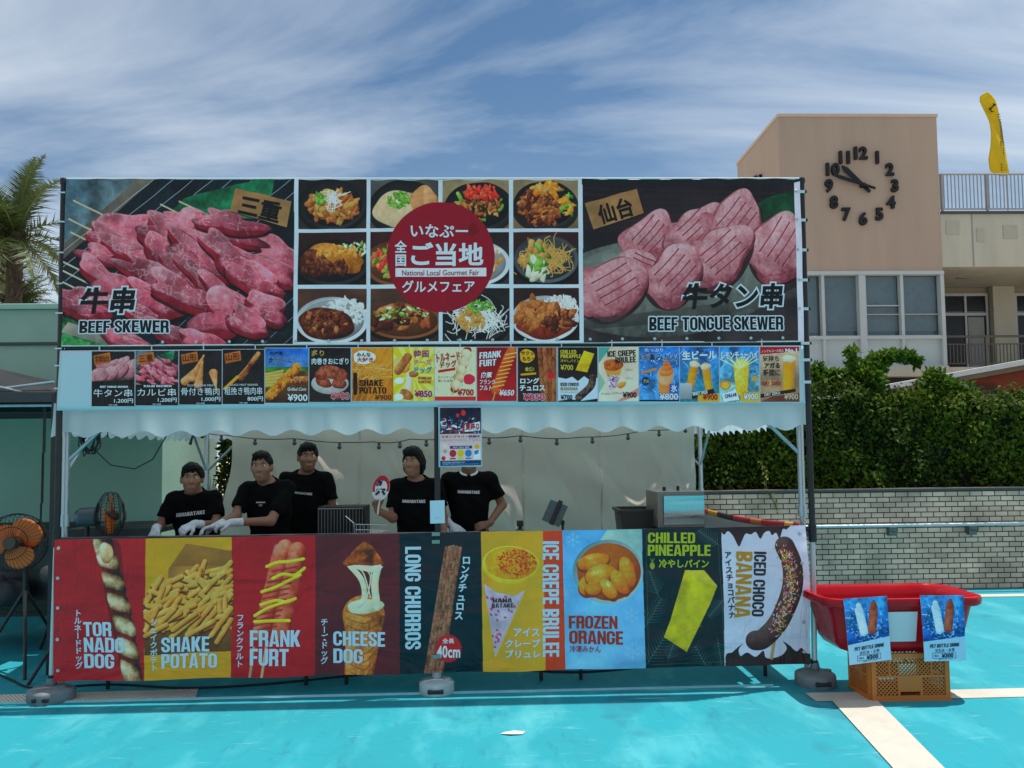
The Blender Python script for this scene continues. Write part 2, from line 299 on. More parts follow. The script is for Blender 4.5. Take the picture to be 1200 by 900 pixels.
class Art:
    def __init__(s, quad, scale, base=(0, 0, 0)):
        s.q = np.array(quad, float)               # photo-space corners of the print: TL TR BR BL
        w = np.hypot(*(s.q[1] - s.q[0])); h = np.hypot(*(s.q[3] - s.q[0]))
        s.k = scale; s.W = int(w * scale); s.H = int(h * scale)
        s.a = np.zeros((s.H, s.W, 3)) + C3(base)
    def uv(s, p):
        p = np.atleast_2d(np.array(p, float)); TL, TR, BR, BL = s.q
        u = np.full(len(p), .5); v = np.full(len(p), .5)
        for _ in range(4):
            L = TL + (BL - TL) * v[:, None]; R = TR + (BR - TR) * v[:, None]
            u = (p[:, 0] - L[:, 0]) / (R[:, 0] - L[:, 0])
            T = TL + (TR - TL) * u[:, None]; B = BL + (BR - BL) * u[:, None]
            v = (p[:, 1] - T[:, 1]) / (B[:, 1] - T[:, 1])
        return np.stack([u, v], 1)
    def P(s, p):
        return s.uv(p) * np.array([s.W, s.H])
    def win(s, x0, y0, x1, y1):
        x0 = max(0, int(x0)); y0 = max(0, int(y0)); x1 = min(s.W, int(x1) + 2); y1 = min(s.H, int(y1) + 2)
        if x1 <= x0 or y1 <= y0: return None
        Y, X = np.mgrid[y0:y1, x0:x1]
        return x0, y0, x1, y1, X + .5, Y + .5
    def noi(s, X, Y, f=1.0, seed=0):
        return NOI[((Y * f).astype(int) + seed * 131) % 512, ((X * f).astype(int) + seed * 57) % 512]
    def put(s, w, m, col):
        x0, y0, x1, y1 = w[:4]; m = m[..., None]
        s.a[y0:y1, x0:x1] = s.a[y0:y1, x0:x1] * (1 - m) + np.clip(col, 0, 1) * m
    def fill(s, c0, c1=None, tex=0, f=1.0, seed=0, box=None, ang=90):
        """flat or two-colour printed background, optional mottling"""
        if box is None: pts = s.q
        else: x0, y0, x1, y1 = box; pts = [(x0, y0), (x1, y0), (x1, y1), (x0, y1)]
        s.poly(pts, c0, c1, tex, f, seed, ang)
    def poly(s, pts, c0, c1=None, tex=0, f=1.0, seed=0, ang=90, alpha=1.0):
        p = s.P(pts); w = s.win(p[:, 0].min() - 1, p[:, 1].min() - 1, p[:, 0].max() + 1, p[:, 1].max() + 1)
        if w is None: return
        X, Y = w[4], w[5]; ins = np.zeros(X.shape, bool); n = len(p)
        for i in range(n):
            xa, ya = p[i]; xb, yb = p[(i + 1) % n]
            if ya == yb: continue
            c = ((ya > Y) != (yb > Y)) & (X < (xb - xa) * (Y - ya) / (yb - ya) + xa); ins ^= c
        t = 0.0
        if c1 is not None:
            d = np.array([np.cos(np.radians(ang)), np.sin(np.radians(ang))])
            t = X * d[0] + Y * d[1]; q = p @ d; t = np.clip((t - q.min()) / (np.ptp(q) + 1e-6), 0, 1)[..., None]
        col = C3(c0) * (1 - t) + C3(c1 if c1 is not None else c0) * t + np.zeros(X.shape + (3,))
        if tex: col = col * (1 + tex * s.noi(X, Y, f, seed)[..., None])
        s.put(w, ins * alpha, col)
    def blob(s, cx, cy, rx, ry, ang=0, cols=((90, 20, 25), (200, 90, 100), (240, 190, 195)), light=(-.35, -.6), rough=.12,
             tex=.15, f=1.0, seed=0, alpha=1.0, flat=.0, gloss=0.0, streak=0.0, marble=0.0):
        (px, py), = s.P([(cx, cy)]); k = s.k; rx *= k; ry *= k; R = max(rx, ry) * (1.1 + rough)
        w = s.win(px - R, py - R, px + R, py + R)
        if w is None: return
        X, Y = w[4] - px, w[5] - py; a = np.radians(ang); ca, sa = np.cos(a), np.sin(a)
        x = (X * ca + Y * sa) / rx; y = (-X * sa + Y * ca) / ry
        rho = np.hypot(x, y); th = np.arctan2(y, x)
        r = np.random.default_rng(seed + 11); out = np.ones(rho.shape)
        for j in range(2, 7): out += rough * r.normal() / j * np.cos(j * th + r.random() * 6.28)
        rho = rho / out; h = np.sqrt(np.clip(1 - rho ** 2, 0, 1))
        nx, ny = x * ca * 1 - y * sa, x * sa + y * ca
        sh = .42 + .33 * (nx * light[0] + ny * light[1]) + .3 * h * (1 - flat) + .12 * flat
        nz = s.noi(w[4], w[5], f, seed) + .7 * s.noi(w[4], w[5], f * 4.3, seed + 5); sh = sh + tex * nz
        if streak: sh = sh + streak * np.sin((x * rx * .35 + y * ry * .1 + 3 * nz) * 1.0) ** 8
        cs = np.array([C3(c) for c in cols]); t = np.clip(sh, 0, .999) * (len(cs) - 1); i = np.clip(t.astype(int), 0, len(cs) - 2); fr = (t - i)[..., None]
        col = cs[i] * (1 - fr) + cs[i + 1] * fr
        if marble:
            fold = s.noi(w[4], w[5], .45 * f, seed + 9); rg = np.clip(1 - np.abs(s.noi(w[4], w[5], 1.3 * f, seed + 2)) * 6, 0, 1) * (.35 + .65 * (s.noi(w[4], w[5], .6, seed + 4) > -.15)); col = col * (1 + .30 * fold[..., None]); m2 = (marble * rg)[..., None]; col = col * (1 - m2) + C3((238, 200, 202)) * m2
            ed = np.clip((rho - .80) / .2, 0, 1) * (ny > 0); col = col * (1 - .45 * ed[..., None]); hl = np.clip((rho - .84) / .12, 0, 1) * (ny < -.1); col = col * (1 - .4 * hl[..., None]) + C3((240, 190, 194)) * .4 * hl[..., None]
        if gloss:
            g = np.clip(1 - np.hypot(x + .3, y + .4) / .45, 0, 1) ** 2 * (nz > -.1); col = col + gloss * g[..., None]
        s.put(w, np.clip((1 - rho) * min(rx, ry) * .8, 0, 1) * alpha, col)
    def ell(s, cx, cy, rx, ry, col, ang=0, tex=0, f=1.0, alpha=1.0, seed=0):
        s.blob(cx, cy, rx, ry, ang, (col, col), rough=0, tex=0, alpha=alpha, seed=seed)
        if tex:
            s.blob(cx, cy, rx, ry, ang, (C3(col) * 255 * .7, col, np.clip(np.array(col) * 1.15, 0, 255)), rough=0, tex=tex, f=f, flat=1, alpha=alpha, seed=seed)
    def stroke(s, pts, w0, cols=((90, 60, 30), (200, 160, 90), (240, 210, 150)), w1=None, light=(-.4, -.7), tex=.12, f=1.0, seed=0, alpha=1.0, smooth=True, flat=0.0):
        p = np.array(pts, float)
        if smooth and len(p) > 2:
            q = []
            for i in range(len(p) - 1):
                a, b, c, d = p[max(i - 1, 0)], p[i], p[i + 1], p[min(i + 2, len(p) - 1)]
                for t in np.linspace(0, 1, 7)[:-1]:
                    q.append(.5 * (2 * b + (c - a) * t + (2 * a - 5 * b + 4 * c - d) * t * t + (3 * b - a - 3 * c + d) * t ** 3))
            q.append(p[-1]); p = np.array(q)
        p = s.P(p); w0 = w0 * s.k / 2; w1 = w0 if w1 is None else w1 * s.k / 2; R = max(w0, w1) + 1
        w = s.win(p[:, 0].min() - R, p[:, 1].min() - R, p[:, 0].max() + R, p[:, 1].max() + R)
        if w is None: return
        X, Y = w[4], w[5]; best = np.full(X.shape, 9e9); NX = np.zeros(X.shape); NY = np.zeros(X.shape); n = len(p) - 1
        for i in range(n):
            a, b = p[i], p[i + 1]; d = b - a; L = d @ d + 1e-9
            t = np.clip(((X - a[0]) * d[0] + (Y - a[1]) * d[1]) / L, 0, 1)
            dx, dy = X - a[0] - t * d[0], Y - a[1] - t * d[1]; ww = w0 + (w1 - w0) * (i + t) / n
            r = np.hypot(dx, dy) / np.maximum(ww, .3); m = r < best
            best = np.where(m, r, best); NX = np.where(m, dx / np.maximum(ww, .3), NX); NY = np.where(m, dy / np.maximum(ww, .3), NY)
        h = np.sqrt(np.clip(1 - best ** 2, 0, 1)); nz = s.noi(X, Y, f, seed) + .7 * s.noi(X, Y, f * 4.3, seed + 5)
        sh = (.42 + .36 * (NX * light[0] + NY * light[1]) + .3 * h) * (1 - flat) + .6 * flat + tex * nz
        cs = np.array([C3(c) for c in cols]); t = np.clip(sh, 0, .999) * (len(cs) - 1); i = np.clip(t.astype(int), 0, len(cs) - 2); fr = (t - i)[..., None]
        s.put(w, np.clip((1 - best) * max(min(w0, w1), .8), 0, 1) * alpha, cs[i] * (1 - fr) + cs[i + 1] * fr)
    def flakes(s, cx, cy, rx, ry, n, size, pals, seed=0, ang=None, asp=2.2, tex=.2):
        """a heap of small shaded pieces inside an ellipse"""
        r = np.random.default_rng(seed)
        for i in range(n):
            a = r.random() * 6.283; q = np.sqrt(r.random()); x = cx + rx * q * np.cos(a); y = cy + ry * q * np.sin(a)
            L = size * (.6 + .8 * r.random()); th = r.random() * 180 if ang is None else ang + r.normal() * 15
            pal = pals[r.integers(len(pals))]
            s.blob(x, y, L * asp / 2, L / 2, th, pal, rough=.2, tex=tex, f=2, seed=int(r.integers(999)))
    def grade(s, c=1.14, sat=1.16):
        g = s.a.mean(2, keepdims=True); a = g + (s.a - g) * sat; s.a = np.clip(((a - .42) * c + .42) * np.array([1.07, .98, .97]), 0, 1)
    def image(s, name):
        s.grade(); im = bpy.data.images.new(name, s.W, s.H, alpha=False); px = np.ones((s.H, s.W, 4), np.float32); px[..., :3] = s.a[::-1]
        im.pixels.foreach_set(px.ravel()); im.update(); im.pack(); return im
RAW = ((60, 4, 14), (138, 16, 34), (198, 62, 78), (226, 112, 122), (244, 178, 182))
RAWD = ((60, 5, 15), (130, 20, 38), (175, 45, 60), (205, 95, 105))
FRY = ((96, 54, 12), (176, 112, 36), (216, 156, 70), (240, 200, 124))
BROWN = ((50, 22, 10), (120, 62, 28), (170, 105, 55), (215, 160, 105))
SAUCE = ((18, 6, 4), (55, 22, 12), (95, 45, 25), (160, 105, 70))
GREEN = ((15, 50, 15), (50, 110, 35), (120, 170, 70), (180, 210, 120))
REDF = ((90, 8, 8), (180, 30, 22), (220, 70, 50), (245, 140, 110))
RICE = ((150, 150, 145), (215, 215, 210), (245, 245, 240))
NOOD = ((110, 70, 25), (185, 140, 75), (225, 190, 120))
WHITEN = ((150, 145, 120), (215, 210, 185), (245, 240, 225))
ORANGE = ((128, 52, 5), (196, 102, 14), (230, 146, 38), (248, 198, 112))
WOOD = ((148, 114, 76), (168, 132, 90))

def meat_picture(a, x0, y0, x1, y1, seed=1, k=1.0):
    r = np.random.default_rng(seed); X = lambda u: x0 + (x1 - x0) * u; Y = lambda v: y0 + (y1 - y0) * v; sx = (x1 - x0); sy = (y1 - y0)
    a.fill((18, 30, 36), (30, 36, 40), .3, 1, 2, box=(x0, y0, x1, y1))
    a.poly([(X(0), Y(0)), (X(.36), Y(0)), (X(0), Y(.42))], (70, 98, 110), (105, 120, 122), .3, 2, 5, 30)
    a.poly([(X(.33), Y(0)), (X(.40), Y(0)), (X(0), Y(.50)), (X(0), Y(.41))], (120, 112, 100), (90, 85, 78), .2)
    for i in range(9):
        t = .40 + .085 * i
        a.stroke([(X(t), Y(0)), (X(t - .55), Y(.62))], 1.1 * k, ((120, 140, 150), (200, 215, 220)), smooth=False)
    a.poly([(X(.52), Y(.12)), (X(.92), Y(-.02)), (X(.88), Y(.25)), (X(.44), Y(.24))], (18, 92, 62), (40, 130, 88), .35, 1.5, 8, 20)
    for i in range(14): a.stroke([(X(.47 + i * .03), Y(.24)), (X(.58 + i * .03), Y(.0))], .6 * k, ((20, 80, 55), (90, 165, 125)), alpha=.6, smooth=False)
    for i in range(8): a.stroke([(X(1.05 - i * .09), Y(1.0)), (X(1.35 - i * .09), Y(.62))], 1.1 * k, ((70, 80, 90), (170, 185, 195)), smooth=False)
    a.poly([(X(0), Y(.80)), (X(.25), Y(1)), (X(0), Y(1))], (30, 80, 50), (60, 120, 70), .5, 3)
    a.poly([(X(.03), Y(.86)), (X(.35), Y(1.0)), (X(.2), Y(1)), (X(.0), Y(.92))], (165, 160, 145), (120, 118, 110), .2)
    for u, v in ((.05, .14), (.03, .25), (.04, .33), (.42, .16), (.5, .14), (.0, .50), (.01, .56), (.0, .62)):
        a.stroke([(X(u), Y(v)), (X(u + .16), Y(v + .11))], 2.4 * k, ((130, 116, 90), (186, 176, 146), (216, 208, 184)), smooth=False)
    lay = []
    for (u, v, ru, rv, an) in ((.80, .38, .22, .10, 12), (.92, .45, .14, .10, 25), (.62, .30, .16, .09, 5), (.72, .27, .12, .07, -5), (.85, .52, .14, .09, 8),
             (.30, .33, .13, .14, -10), (.22, .40, .12, .08, 20), (.30, .44, .10, .08, 5), (.16, .46, .08, .05, 0), (.50, .36, .16, .11, 10), (.46, .47, .12, .10, 30),
             (.60, .46, .17, .11, 18), (.74, .50, .15, .09, 25), (.83, .60, .12, .09, 10), (.52, .58, .12, .06, 25), (.38, .58, .13, .08, 15), (.20, .62, .12, .10, 20),
             (.10, .74, .12, .09, 0), (.62, .62, .14, .06, 28), (.72, .70, .13, .06, 22), (.40, .72, .12, .10, 10), (.55, .70, .14, .10, 3), (.88, .78, .10, .08, 10),
             (.68, .82, .10, .12, -15), (.80, .86, .10, .07, 15), (.35, .82, .08, .06, 0), (.48, .93, .12, .06, 10), (.60, .96, .08, .06, 5), (.28, .96, .10, .05, 5)):
        lay.append((u, v, ru, rv, an))
    for i, (u, v, ru, rv, an) in enumerate(lay):
        an = an + 14; ru, rv = ru * sx * 1.18, rv * sy * .98; sd_ = seed * 50 + i; rq = np.random.default_rng(sd_)
        a.blob(X(u) + .6 * k, Y(v) + rv * .50, ru * 1.02, rv * .95, an, ((14, 6, 8), (34, 10, 14)), rough=.24, tex=.1, alpha=.8, seed=sd_)
        a.blob(X(u), Y(v) + rv * .24, ru, rv, an, ((80, 8, 22), (132, 26, 44), (166, 58, 72)), rough=.26, tex=.22, f=1.0, seed=sd_)
        a.blob(X(u), Y(v), ru * .99, rv * .84, an, ((104, 22, 38), (160, 62, 80), (196, 116, 128), (224, 174, 180)), rough=.44, tex=.14, f=1.5, seed=sd_, flat=.72, light=(-.2, -.45), marble=.62)
        t_ = np.radians(an); d = np.array([np.cos(t_), np.sin(t_)]); nn = np.array([-d[1], d[0]]); c0 = np.array([X(u), Y(v)])
        for q in range(int(8 * min(1, k + .2))):
            o = c0 + d * ru * rq.uniform(-.8, .5) + nn * rv * rq.uniform(-.6, .55); L_ = ru * rq.uniform(.12, .45)
            a.stroke([o, o + d * L_ * .5 + nn * rq.normal() * 1.5 * k, o + d * L_ + nn * rq.normal() * 2 * k], rq.uniform(.5, 1.5) * k, ((222, 150, 154), (238, 196, 196)) if q % 3 else ((120, 12, 28), (150, 34, 48)), alpha=.6)
def tongue_picture(a, x0, y0, x1, y1, seed=1, k=1.0):
    X = lambda u: x0 + (x1 - x0) * u; Y = lambda v: y0 + (y1 - y0) * v; sx = x1 - x0; sy = y1 - y0
    a.fill((38, 30, 33), (58, 50, 50), .25, .7, 4, box=(x0, y0, x1, y1))
    for i in range(7): a.stroke([(X(0), Y(.06 + .04 * i)), (X(1), Y(.10 + .035 * i))], 2.5 * k, ((40, 30, 32), (66, 55, 55)), alpha=.4, smooth=False)
    a.blob(X(.36), Y(.66), .55 * sx, .30 * sy, -3, ((45, 45, 42), (88, 92, 86), (128, 134, 124)), rough=.02, tex=.18, seed=3)
    a.blob(X(.38), Y(.63), .50 * sx, .24 * sy, -3, ((70, 72, 66), (108, 112, 104), (140, 146, 136)), rough=.02, tex=.18, seed=4)
    a.poly([(X(.76), Y(.20)), (X(.86), Y(.12)), (X(1.0), Y(.07)), (X(1), Y(.42)), (X(.82), Y(.42))], (28, 84, 52), (14, 58, 40), .3, 1.5, 3, 20)
    for i, (u, v, ru, rv, an, _f) in enumerate(((.31, .36, 36, 26, -48, .6), (.52, .31, 37, 25, -44, .6), (.71, .27, 42, 29, -50, .55), (.92, .41, 46, 34, -56, .5), (.27, .52, 25, 18, 24, .4), (.64, .47, 46, 30, -40, .6), (.42, .58, 40, 30, -46, .5), (.14, .66, 46, 32, -30, .45))):
        ru, rv = ru * k, rv * k; t_ = np.radians(an); d = np.array([np.cos(t_), np.sin(t_)]); nrm = np.array([-d[1], d[0]]); c0 = np.array([X(u), Y(v)])
        a.blob(c0[0], c0[1] + 7 * k, ru, rv * 1.02, an, ((30, 14, 18), (50, 26, 30)), rough=.05, tex=.1, alpha=.8, seed=seed + i)
        lo = c0 - d * ru * .42 - nrm * rv * .1
        a.blob(c0[0], c0[1] + 2.4 * k, ru, rv, an, ((80, 34, 44), (138, 74, 84), (176, 112, 118)), rough=.16, tex=.2, seed=seed + i)
        a.blob(lo[0], lo[1] + 2 * k, rv * .95, rv * .78, an + 90, ((120, 56, 66), (164, 96, 104), (196, 136, 140)), rough=.25, tex=.28, f=2, seed=seed + i + 40)
        a.blob(c0[0], c0[1], ru * .97, rv * .88, an, ((118, 56, 66), (168, 106, 112), (196, 144, 148), (218, 182, 184)), rough=.16, tex=.20, f=2.2, seed=seed + i, flat=.25, light=(-.2, -.8))
        for j in (-.45, -.15, .12, .40):
            c = c0 + nrm * j * rv * 1.1 + d * ru * .12
            a.stroke([c - d * ru * .55, c + nrm * .8, c + d * ru * .5], 1.7 * k, ((84, 16, 30), (128, 40, 54)), alpha=.9)
            a.stroke([c - d * ru * .5 + nrm * 1.2, c + d * ru * .45 + nrm * 1.2], .8 * k, ((236, 190, 194),) * 2, alpha=.5)
    a.poly([(X(.0), Y(.86)), (X(.9), Y(.72)), (X(1), Y(.66)), (X(1), Y(.72)), (X(.6), Y(.86)), (X(.0), Y(.92))], (88, 86, 78), (50, 48, 46), .3, 1, 3, 90, .6)
def dish(a, box, kind, seed=0):
    x0, y0, x1, y1 = box; w = x1 - x0; h = y1 - y0; X = lambda u: x0 + w * u; Y = lambda v: y0 + h * v
    bg = {'dark': ((40, 34, 32), (62, 54, 50)), 'wood': ((90, 62, 50), (60, 42, 36)), 'grey': ((92, 90, 88), (70, 68, 66)), 'mat': ((150, 135, 105), (120, 105, 80)), 'red': ((60, 34, 32), (44, 26, 26))}[kind[0]]
    sub = Art([(x0, y0), (x1, y0), (x1, y1), (x0, y1)], a.k)
    sub.fill(bg[0], bg[1], .15, 1, seed); b = sub
    pl = {'k': ((10, 10, 10), (34, 33, 34), (70, 70, 72)), 'w': ((120, 125, 128), (205, 210, 212), (240, 242, 242)), 'n': ((60, 30, 15), (125, 75, 40), (170, 115, 70)), 'g': ((35, 38, 40), (80, 84, 86), (120, 124, 126))}[kind[1]]
    ox, oy, rx, ry = kind[2]
    b.blob(X(ox), Y(oy) + h * .06, rx * w * 1.04, ry * h * 1.06, 0, ((8, 8, 8), (14, 13, 13)), rough=0, tex=0, alpha=.7)
    b.blob(X(ox), Y(oy), rx * w, ry * h, 0, pl, rough=0, tex=.04, light=(.3, .6))
    b.blob(X(ox), Y(oy), rx * w * .88, ry * h * .86, 0, [np.array(c) * .72 for c in pl], rough=0, tex=.05)
    for it in kind[3]:
        t = it[0]
        if t == 'f': b.flakes(X(it[1]), Y(it[2]), it[3] * w, it[4] * h, it[5], it[6], it[7], seed=seed + 3)
        elif t == 'b': b.blob(X(it[1]), Y(it[2]), it[3] * w, it[4] * h, it[5], it[6], rough=.12, tex=.2, f=1.5, seed=seed, gloss=.25)
        elif t == 'n':
            r = np.random.default_rng(seed + 9)
            for i in range(it[5]):
                cx, cy = X(it[1]) + it[3] * w * r.normal() * .45, Y(it[2]) + it[4] * h * r.normal() * .45; an = r.random() * 6.28; L = 7 * (.6 + r.random())
                p = np.array([(cx - np.cos(an) * L, cy - np.sin(an) * L), (cx + r.normal() * 3, cy + r.normal() * 3), (cx + np.cos(an) * L, cy + np.sin(an) * L)])
                b.stroke(p, 1.5, it[6], seed=i)
    px = np.round(a.P([(x0, y0)])[0]).astype(int); hh = min(sub.H, a.H - px[1]); ww = min(sub.W, a.W - px[0])
    a.a[px[1]:px[1] + hh, px[0]:px[0] + ww] = sub.a[:hh, :ww]

def art_upper():
    a = Art([(78, 213), (938, 212), (940, 401), (75, 402)], 2.4, (30, 30, 30))
    meat_picture(a, 74, 211, 340, 402)
    tongue_picture(a, 677, 211, 934, 402)
    a.fill((205, 220, 226), None, .03, box=(340, 205, 678, 405))
    cols = ((345, 424.5), (429, 508.5), (513, 591), (596, 673)); rows = ((213.5, 270), (274, 334), (338.5, 399))
    ff = lambda n, s, p, x=.5, y=.5, rx=.33, ry=.33: ('f', x, y, rx, ry, n, s, p)
    D = [[('dark', 'k', (.5, .5, .5, .52), [ff(110, 6, [BROWN, BROWN, NOOD], .5, .55, .36, .30), ff(25, 3, [GREEN], .33, .38, .12, .12), ('n', .52, .38, .15, .12, 22, RICE)]),
          ('grey', 'k', (.5, .55, .52, .55), [('b', .5, .62, .47, .40, 0, ((150, 130, 95), (200, 180, 140), (225, 208, 172))), ('b', .78, .42, .2, .3, 30, ((140, 90, 50), (195, 145, 95), (225, 185, 140))), ff(60, 3, [GREEN], .42, .42, .17, .16)]),
          ('mat', 'k', (.55, .55, .52, .5), [ff(60, 4, [GREEN, NOOD], .5, .55, .38, .32), ff(80, 4, [SAUCE, BROWN], .55, .5, .3, .25), ff(60, 4, [REDF], .58, .26, .26, .14)]),
          ('mat', 'k', (.5, .52, .5, .5), [ff(150, 5, [SAUCE, BROWN, BROWN], .42, .55, .33, .36), ff(20, 6, [NOOD, ORANGE], .5, .18, .2, .1), ff(30, 4, [ORANGE, GREEN], .82, .5, .1, .2)])],
         [('red', 'k', (.5, .58, .54, .44), [ff(50, 3, [GREEN, RICE], .82, .35, .2, .15), ('b', .55, .50, .46, .24, 15, ((110, 60, 15), (175, 110, 40), (210, 155, 80))), ('b', .22, .60, .22, .26, 10, SAUCE), ff(50, 5, [SAUCE], .4, .68, .34, .12), ff(40, 4, [FRY], .6, .38, .34, .1)]),
          ('red', 'n', (.4, .6, .5, .44), [ff(70, 6, [NOOD, GREEN, REDF], .4, .55, .36, .3)]),
          ('dark', 'w', (.5, .6, .52, .44), [ff(80, 6, [NOOD, ORANGE, RICE], .5, .5, .38, .3)]),
          ('red', 'g', (.5, .52, .50, .46), [('n', .52, .5, .36, .28, 150, NOOD), ff(22, 8, [WHITEN, NOOD, GREEN], .34, .45, .24, .26), ff(14, 8, [GREEN, WHITEN], .35, .72, .15, .1)])],
         [('wood', 'w', (.5, .6, .53, .45), [ff(160, 3, [RICE], .68, .45, .32, .26), ('b', .42, .66, .42, .30, 8, SAUCE), ff(90, 4.5, [SAUCE, SAUCE, BROWN], .4, .62, .34, .18)]),
          ('wood', 'n', (.5, .62, .56, .34), [ff(14, 11, [BROWN, SAUCE, ((90, 35, 15), (165, 85, 40), (205, 140, 85))], .46, .58, .42, .18), ff(60, 3, [WHITEN, GREEN, SAUCE], .46, .5, .4, .15)]),
          ('dark', 'k', (.5, .56, .52, .48), [('n', .5, .58, .40, .30, 190, RICE), ff(60, 4, [NOOD], .42, .62, .2, .2), ff(40, 3, [GREEN], .56, .35, .2, .12)]),
          ('red', 'w', (.48, .58, .52, .44), [ff(150, 3, [RICE], .72, .4, .28, .28), ('b', .45, .74, .42, .22, 0, ((70, 20, 5), (120, 45, 15), (165, 80, 40))), ff(40, 8, [BROWN, ((110, 55, 15), (175, 110, 55), (215, 160, 100))], .34, .5, .28, .26), ff(30, 7, [SAUCE, BROWN], .7, .6, .2, .2)])]]
    for j in range(3):
        for i in range(4):
            dish(a, (cols[i][0], rows[j][0], cols[i][1], rows[j][1]), D[j][i], seed=j * 4 + i)
    a.ell(511, 302.5, 63, 63.5, (140, 6, 46))
    a.fill((222, 226, 230), box=(458, 315, 564, 325))
    a.poly([(543, 267), (548, 262), (553, 265), (556, 273), (548, 279), (541, 275)], (120, 10, 30))
    for q in ([(272, 223), (337, 238.5), (331.5, 268), (266.5, 250)], [(680.5, 240.5), (742.5, 223), (750.5, 252), (690.5, 271)]):
        a.poly([(x + 1.2, y + 1.6) for x, y in q], (25, 18, 15), alpha=.6)
        a.poly(q, WOOD[0], WOOD[1], .12, 1.4, 4)
    a.fill((30, 34, 36), box=(677, 209, 942, 219))
    a.poly([(931, 216), (942, 214), (942, 405), (933, 405)], (225, 222, 232), None, .05, 1, 4)
    return a
SN = None
def smooth_loop(p, k=5):
    p = np.array(p, float); n = len(p); q = []
    for i in range(n):
        a, b, c, d = p[i - 1], p[i], p[(i + 1) % n], p[(i + 2) % n]
        if np.hypot(*(c - b)) > 22: q.append(b); continue
        for t in np.linspace(0, 1, k + 1)[:-1]: q.append(.5 * (2 * b + (c - a) * t + (2 * a - 5 * b + 4 * c - d) * t * t + (3 * b - a - 3 * c + d) * t ** 3))
    return q
def spiral(a, pts, w0, pitch, seed=0):
    """sausage wrapped in a slanted ribbon of browned bread"""
    p = np.array(pts, float); q = []
    for i in range(len(p) - 1):
        A, B, C_, D = p[max(i - 1, 0)], p[i], p[i + 1], p[min(i + 2, len(p) - 1)]
        for t in np.linspace(0, 1, 9)[:-1]: q.append(.5 * (2 * B + (C_ - A) * t + (2 * A - 5 * B + 4 * C_ - D) * t * t + (3 * B - A - 3 * C_ + D) * t ** 3))
    q.append(p[-1]); p = a.P(q); w0 = w0 * a.k / 2; pitch = pitch * a.k; R_ = w0 * 1.25
    w = a.win(p[:, 0].min() - R_, p[:, 1].min() - R_, p[:, 0].max() + R_, p[:, 1].max() + R_); X, Y = w[4], w[5]
    best = np.full(X.shape, 9e9); S_ = np.zeros(X.shape); T_ = np.zeros(X.shape); s0 = 0
    for i in range(len(p) - 1):
        A, B = p[i], p[i + 1]; d = B - A; L = np.hypot(*d); d = d / L; tt = np.clip((X - A[0]) * d[0] + (Y - A[1]) * d[1], 0, L); dx, dy = X - A[0] - tt * d[0], Y - A[1] - tt * d[1]; r = np.hypot(dx, dy)
        m = r < best; best = np.where(m, r, best); S_ = np.where(m, s0 + tt, S_); T_ = np.where(m, (dx * -d[1] + dy * d[0]) / w0, T_); s0 += L
    nz = a.noi(X, Y, 1.2, seed) + .7 * a.noi(X, Y, 5, seed + 3); u = (S_ / pitch + .24 * T_ + .05 * a.noi(X, Y, .5, seed)) % 1.0; br = u < .80; ub = u / .80
    prof = np.where(br, np.sqrt(np.clip(np.sin(np.pi * np.clip(ub, 0, 1)), 0, 1)), 0); rad = np.where(br, .90 + .16 * prof, .82); rho = np.abs(T_) / rad; h = np.sqrt(np.clip(1 - rho ** 2, 0, 1))
    sh = .10 + .50 * h * (.45 + .55 * prof) + .26 * prof * (1 - np.abs(ub - .45)) - .22 * np.clip(-T_, -1, 1) + .16 * nz
    cb = np.array([C3(c) for c in ((22, 13, 8), (74, 46, 24), (150, 116, 78), (212, 194, 156), (240, 232, 208))]); cs_ = np.array([C3(c) for c in ((40, 6, 6), (92, 22, 18), (140, 48, 36), (180, 100, 80), (200, 130, 110))])
    t = np.clip(sh, 0, .999) * 4; i = np.clip(t.astype(int), 0, 3); f = (t - i)[..., None]; col = np.where(br[..., None], cb[i] * (1 - f) + cb[i + 1] * f, cs_[i] * (1 - f) + cs_[i + 1] * f)
    a.put(w, np.clip((1 - rho) * w0 * .8, 0, 1), col)
def snowflake(a, x, y, r, col=(150, 205, 235)):
    for i in range(6):
        t = np.radians(60 * i + 30); c, s_ = np.cos(t), np.sin(t); tip = (x + r * c, y + r * s_)
        a.stroke([(x, y), tip], 1.3, (col, col), smooth=False, tex=0)
        for sg in (-1, 1):
            t2 = t + sg * .9; m = (x + r * .55 * c, y + r * .55 * s_)
            a.stroke([m, (m[0] + r * .35 * np.cos(t2), m[1] + r * .35 * np.sin(t2))], 1.1, (col, col), smooth=False, tex=0)
def palmleaf(a, x, y, L, ang, col=(70, 90, 88), n=9):
    d = np.array([np.cos(np.radians(ang)), np.sin(np.radians(ang))]); nn = np.array([-d[1], d[0]])
    a.stroke([(x, y), (x + d[0] * L, y + d[1] * L)], 1.0, (col, col), smooth=False, tex=.1)
    for i in range(n):
        p = np.array([x, y]) + d * L * (.15 + .85 * i / n)
        for sg in (-1, 1):
            q = p + (d * .55 + nn * sg * .8) * L * .42 * (1 - .55 * i / n); a.stroke([p, q], 2.0, (col, np.array(col) * 1.2), w1=.4, smooth=False, tex=.1)
